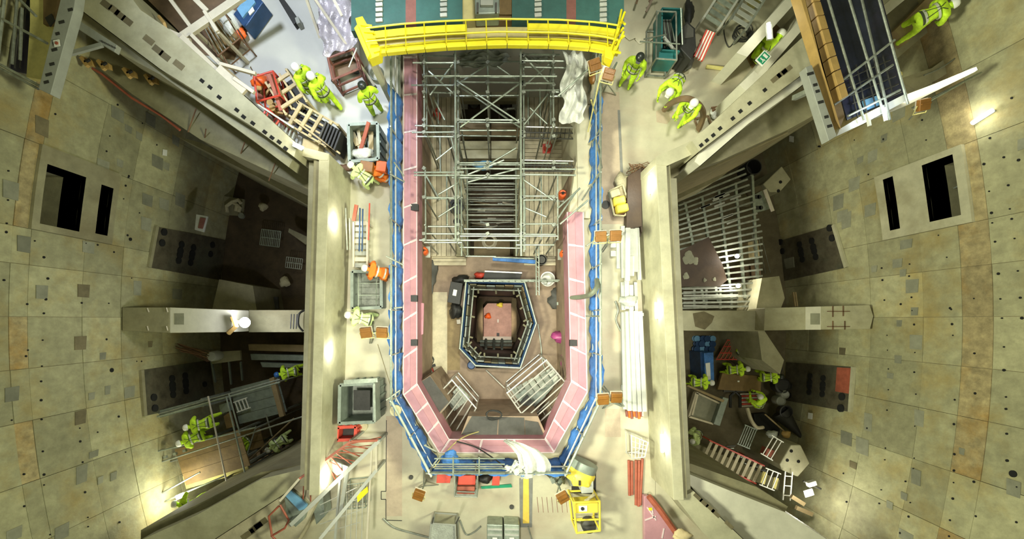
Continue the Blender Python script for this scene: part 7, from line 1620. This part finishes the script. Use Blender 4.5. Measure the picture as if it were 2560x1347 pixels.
for k in range(3): block('dark_locker', ('dark locker behind the lit lamp, leftmost', 'dark locker behind the lit lamp, middle', 'dark locker behind the lit lamp, rightmost')[k], [(1862 + 14 * k, 662 - 2 * k), (1872 + 14 * k, 660 - 2 * k), (1876 + 14 * k, 698 - 3 * k), (1866 + 14 * k, 700 - 3 * k)], -6.2, -7.9, 'brownfl', 'locker')
# ochre plate with cloth on right embedded plate
quadp = quad_on_wall(MB(), 1, [(1966, 648), (1990, 642), (1992, 668), (1972, 672)], .09, .14); struct('loose_patch', quadp, 'patch', WR)
for k in range(2): solo('leaning_tube', MB().bar(P(1983 + 5 * k, 730, -4.4), P(1988 + 5 * k, 766, -4.4), .06, .06), 'plankb', ('brown bar leaning behind the right beam, left of two', 'brown bar leaning behind the right beam, right of two')[k], 'bar')
# lower right pit
t_ = thing('blue_skip', 'long blue crate with a white label in the lower right pit', 'crate', P(1767, 918, PZ))
wpart('body', MB().prism(poly([(1760, 882), (1784, 880), (1786, 960), (1764, 962)], -6.6), -6.6, PZ + .02), 'blue', t_, bevel=.02); wpart('label', MB().prism(poly([(1764, 908), (1775, 906), (1777, 948), (1768, 950)], -6.55), -6.55, -6.6), 'helmet', t_); wpart('side_box', MB().prism(poly([(1750, 880), (1762, 880), (1764, 960), (1754, 955)], -6.8), -6.8, PZ + .02), 'blued', t_)
for k in range(12):
    x, y = 1738 + (k % 4) * 12, 846 + (k // 4) * 13
    solo('blue_reel', MB().lathe([(.05, 0), (.15, 0), (.15, .06), (.07, .08), (.07, .2), (.15, .22), (.15, .28), (.05, .28)], P(x + random.uniform(-2, 2), y, PZ + .1 * (k % 3)), 16), 'blued' if k % 3 else 'bluecloth', 'blue reel in the heap under the right cross wall', 'reel', 'blue reels under the right cross wall')
t_ = thing('red_lattice_pallet', 'red lattice pallet tilted beside the kneeling person', 'pallet', P(1820, 868, -7.2))
for k in range(6): wpart('bar', T(P(1790 + 10 * k, 900 + 0 * k, -7.0), P(1820 + 10 * k, 848, -7.0), .03), 'redrust', t_)
for k in range(4): wpart('cross_bar', T(P(1790 + 9 * k, 898 - 16 * k, -7.0), P(1842 + 9 * k, 898 - 16 * k, -7.0), .03), 'red', t_)
wpart('panel', MB().prism(poly([(1795, 895), (1850, 893), (1872, 855), (1822, 850)], -7.1), -7.1, -7.15), 'ply', t_)
block('white_sheet', 'white folded sheet behind the kneeling person', [(1855, 840), (1868, 848), (1866, 880), (1845, 895), (1850, 862)], -7.3, -7.5, 'plastic', 'sheet')
block('dark_table', 'dark brown table in the middle of the lower right pit', [(1806, 932), (1905, 940), (1902, 980), (1794, 974)], -6.6, -6.8, 'ply', 'table')
block('pedestal', 'dark pedestal under the brown table', [(1825, 945), (1880, 948), (1878, 968), (1826, 966)], -6.8, PZ, 'rpit', 'pedestal')
block('paper', 'small paper lying on the dark brown table', [(1844, 951), (1849, 951), (1849, 955), (1844, 955)], -6.58, -6.6, 'helmet', 'paper')
t_ = thing('striped_pallet', 'red pallet with pale stripes below the brown table', 'pallet', P(1880, 1002, -7.4))
for k in range(7): wpart('slat', MB().bar(P(1850, 985 + 5 * k, -7.2), P(1908, 983 + 5 * k, -7.2), .06, .05), 'red' if k % 2 else 'cream', t_)
for x in (1858, 1900): wpart('runner', MB().bar(P(x, 984, -7.3), P(x, 1016, -7.3), .08, .1), 'redrust', t_)
t_ = thing('hoop_gate', 'black hooped gate left of the striped pallet', 'gate', P(1835, 990, -7.4)); wpart('hoop', MB().tube([P(1826, 1018, -7), P(1826, 990, -6.9), (P(1838, 978, -6.9)), P(1850, 990, -6.9), P(1850, 1018, -7)], .07), 'rubber', t_); wpart('top_bar', MB().bar(P(1808, 976, -6.9), P(1862, 976, -6.9), .12, .1), 'dark', t_)
for k, (x, y, r_) in enumerate(((1942, 960, .36), (1948, 982, .2), (1938, 998, .22), (1928, 920, .26))):
    solo('black_drum', MB().lathe([(r_ * .9, 0), (r_, .05), (r_, .45), (r_ * .8, .5), (r_ * .7, .44)], P(x, y, -7.0), 20), ('rubber', 'steel', 'steel', 'dark')[k], ('largest black drum at the foot of the right embedded plate', 'pale drum between the largest black drum and the cone', 'second pale drum just above the cone', 'dark drum beside the person reaching')[k], 'drum')
t_ = thing('black_cone_duct', 'big black conical duct lying with its mouth up', 'duct', P(1958, 1040, -7))
wpart('mouth', MB().lathe([(.22, 0), (.3, .4), (.26, .42), (.2, .1)], P(1952, 1025, -6.6), 22), 'rubber', t_)
a, b = P(1950, 1030, -6.6), P(2010, 1100, -6.2)
wpart('cone', MB().tube([a, a.lerp(b, .5), b], .42, 16, .02), 'rubber', t_); wpart('edge_rail', MB().bar(P(1912, 1035, -6.3), P(1972, 1088, -6.2), .06, .06), 'plankb', t_)
block('black_pool', 'black pit opening beside the conical duct', [(1885, 1035), (1915, 1032), (1965, 1090), (1920, 1088), (1888, 1060)], -7.7, -7.95, 'rubber', 'hatch')
t_ = thing('wooden_cradle', 'tilted timber framed tray at the left of the lower right pit', 'tray', P(1765, 1020, -6.8))
wpart('panel', MB().prism(poly([(1738, 982), (1796, 1008), (1780, 1056), (1722, 1040)], -6.5), -6.5, -6.55), 'patch', t_)
for a, b in (((1738, 980), (1798, 1008)), ((1798, 1008), (1780, 1058)), ((1780, 1058), (1720, 1040)), ((1720, 1040), (1738, 980)), ((1742, 982), (1728, 1036))): wpart('side_board', MB().bar(P(*a, -6.45), P(*b, -6.45), .08, .25), 'plank', t_)
block('pit_strut', 'long dark beam crossing above the timber framed tray', [(1716, 965), (1722, 962), (1812, 1000), (1808, 1006)], -5.8, -6.1, 'plankb', 'beam')
block('pit_strut', 'grey beam right of the timber framed tray', [(1808, 992), (1822, 996), (1800, 1065), (1784, 1060)], -6.2, -6.5, 'gates', 'beam')
cord('rusty bent pipe above the white ladder frames', [(1868, 1020, -6.4), (1878, 1050, -6.2), (1892, 1068, -6.2), (1908, 1068, -6.3)], .08, 'plank', 'pipe', 'pipe')
stairs('long ladder with red stiles and pale treads lying in the lower right pit', (1762, 1122), (1900, 1186), .85, 10, 'red', 'plank', -5.4, -7.2, step=.13)
def fr(lb, A, B, wd, n, z, m_): return ladder(lb, A, B, wd, n, m_, z, None, .018, 'short_ladder')
fr('white ladder frame upper of the pair behind the concrete block', (1915, 1110), (1945, 1128), .9, 3, -5.2, 'helmet')
fr('dark green ladder frame left of the white ladder frames', (1852, 1085), (1884, 1098), .9, 6, -5.8, 'gates')
fr('white ladder frame with ochre panes at the end of the red ladder', (1906, 1190), (1944, 1205), .75, 3, -5.0, 'helmet')
fr('narrow white ladder frame nearest the glaring lamp', (1972, 1178), (1966, 1250), .3, 3, -4.8, 'helmet')
for k, pts in enumerate(([(1908, 1178), (1920, 1182), (1912, 1212), (1900, 1206)], [(1936, 1192), (1948, 1196), (1940, 1224), (1930, 1218)])): block('ochre_sheet', ('ochre sheet in the ladder frame with ochre panes, left', 'ochre sheet in the ladder frame with ochre panes, right')[k], pts, -5.1, -5.14, 'rope', 'sheet')
block('rusty_case', 'rusty brown case between the two white ladder frames', [(1918, 1120), (1948, 1130), (1944, 1150), (1912, 1138)], -5.6, -6.0, 'redrust', 'case')
solo('cement_bag', lump(P(1930, 1085, -6.0), (.26, .18, .16), 3), 'plasticg', 'grey bag above the white ladder frames', 'bag')
solo('yellow_pack', lump(P(1965, 1085, -6.0), (.2, .16, .14), 3), 'amber', 'yellow pack beside the tip of the black cone', 'pack')
for k in range(16):
    x = 1810 + 6 * k + random.uniform(-6, 6); y = 1118 + 4.2 * k + random.uniform(-6, 6)
    solo('scrap_tube', MB().bar(P(x, y, -5.6), P(x + random.uniform(12, 26), y + random.uniform(-4, 14), -5.6), .05, .05), random.choice(('rubber', 'galvd', 'dark')), 'dark tube or fitting in the tangle along the red ladder', 'tube', 'tangle of tubes beside the red ladder')
for a, b, lb in (((1978, 1240), (2010, 1260), 'dark ledge bar below the narrow ladder frame'), ((1990, 1268), (2030, 1285), 'dark ledge bar nearest the glaring lamp')): solo('ledge_bar', MB().bar(P(*a, -4.2), P(*b, -4.2), .16, .12), 'plankb', lb, 'bar')
# small paper notices on the outer walls
for side, root, x, y in ((-1, WL, 407, 381), (1, WR, 1985, 347), (1, WR, 2032, 1039)):
    struct('paper_notice', quad_on_wall(MB(), side, [(x - 6, y - 8), (x + 5, y - 6), (x + 4, y + 9), (x - 7, y + 7)], .09, .10), 'helmet', root)
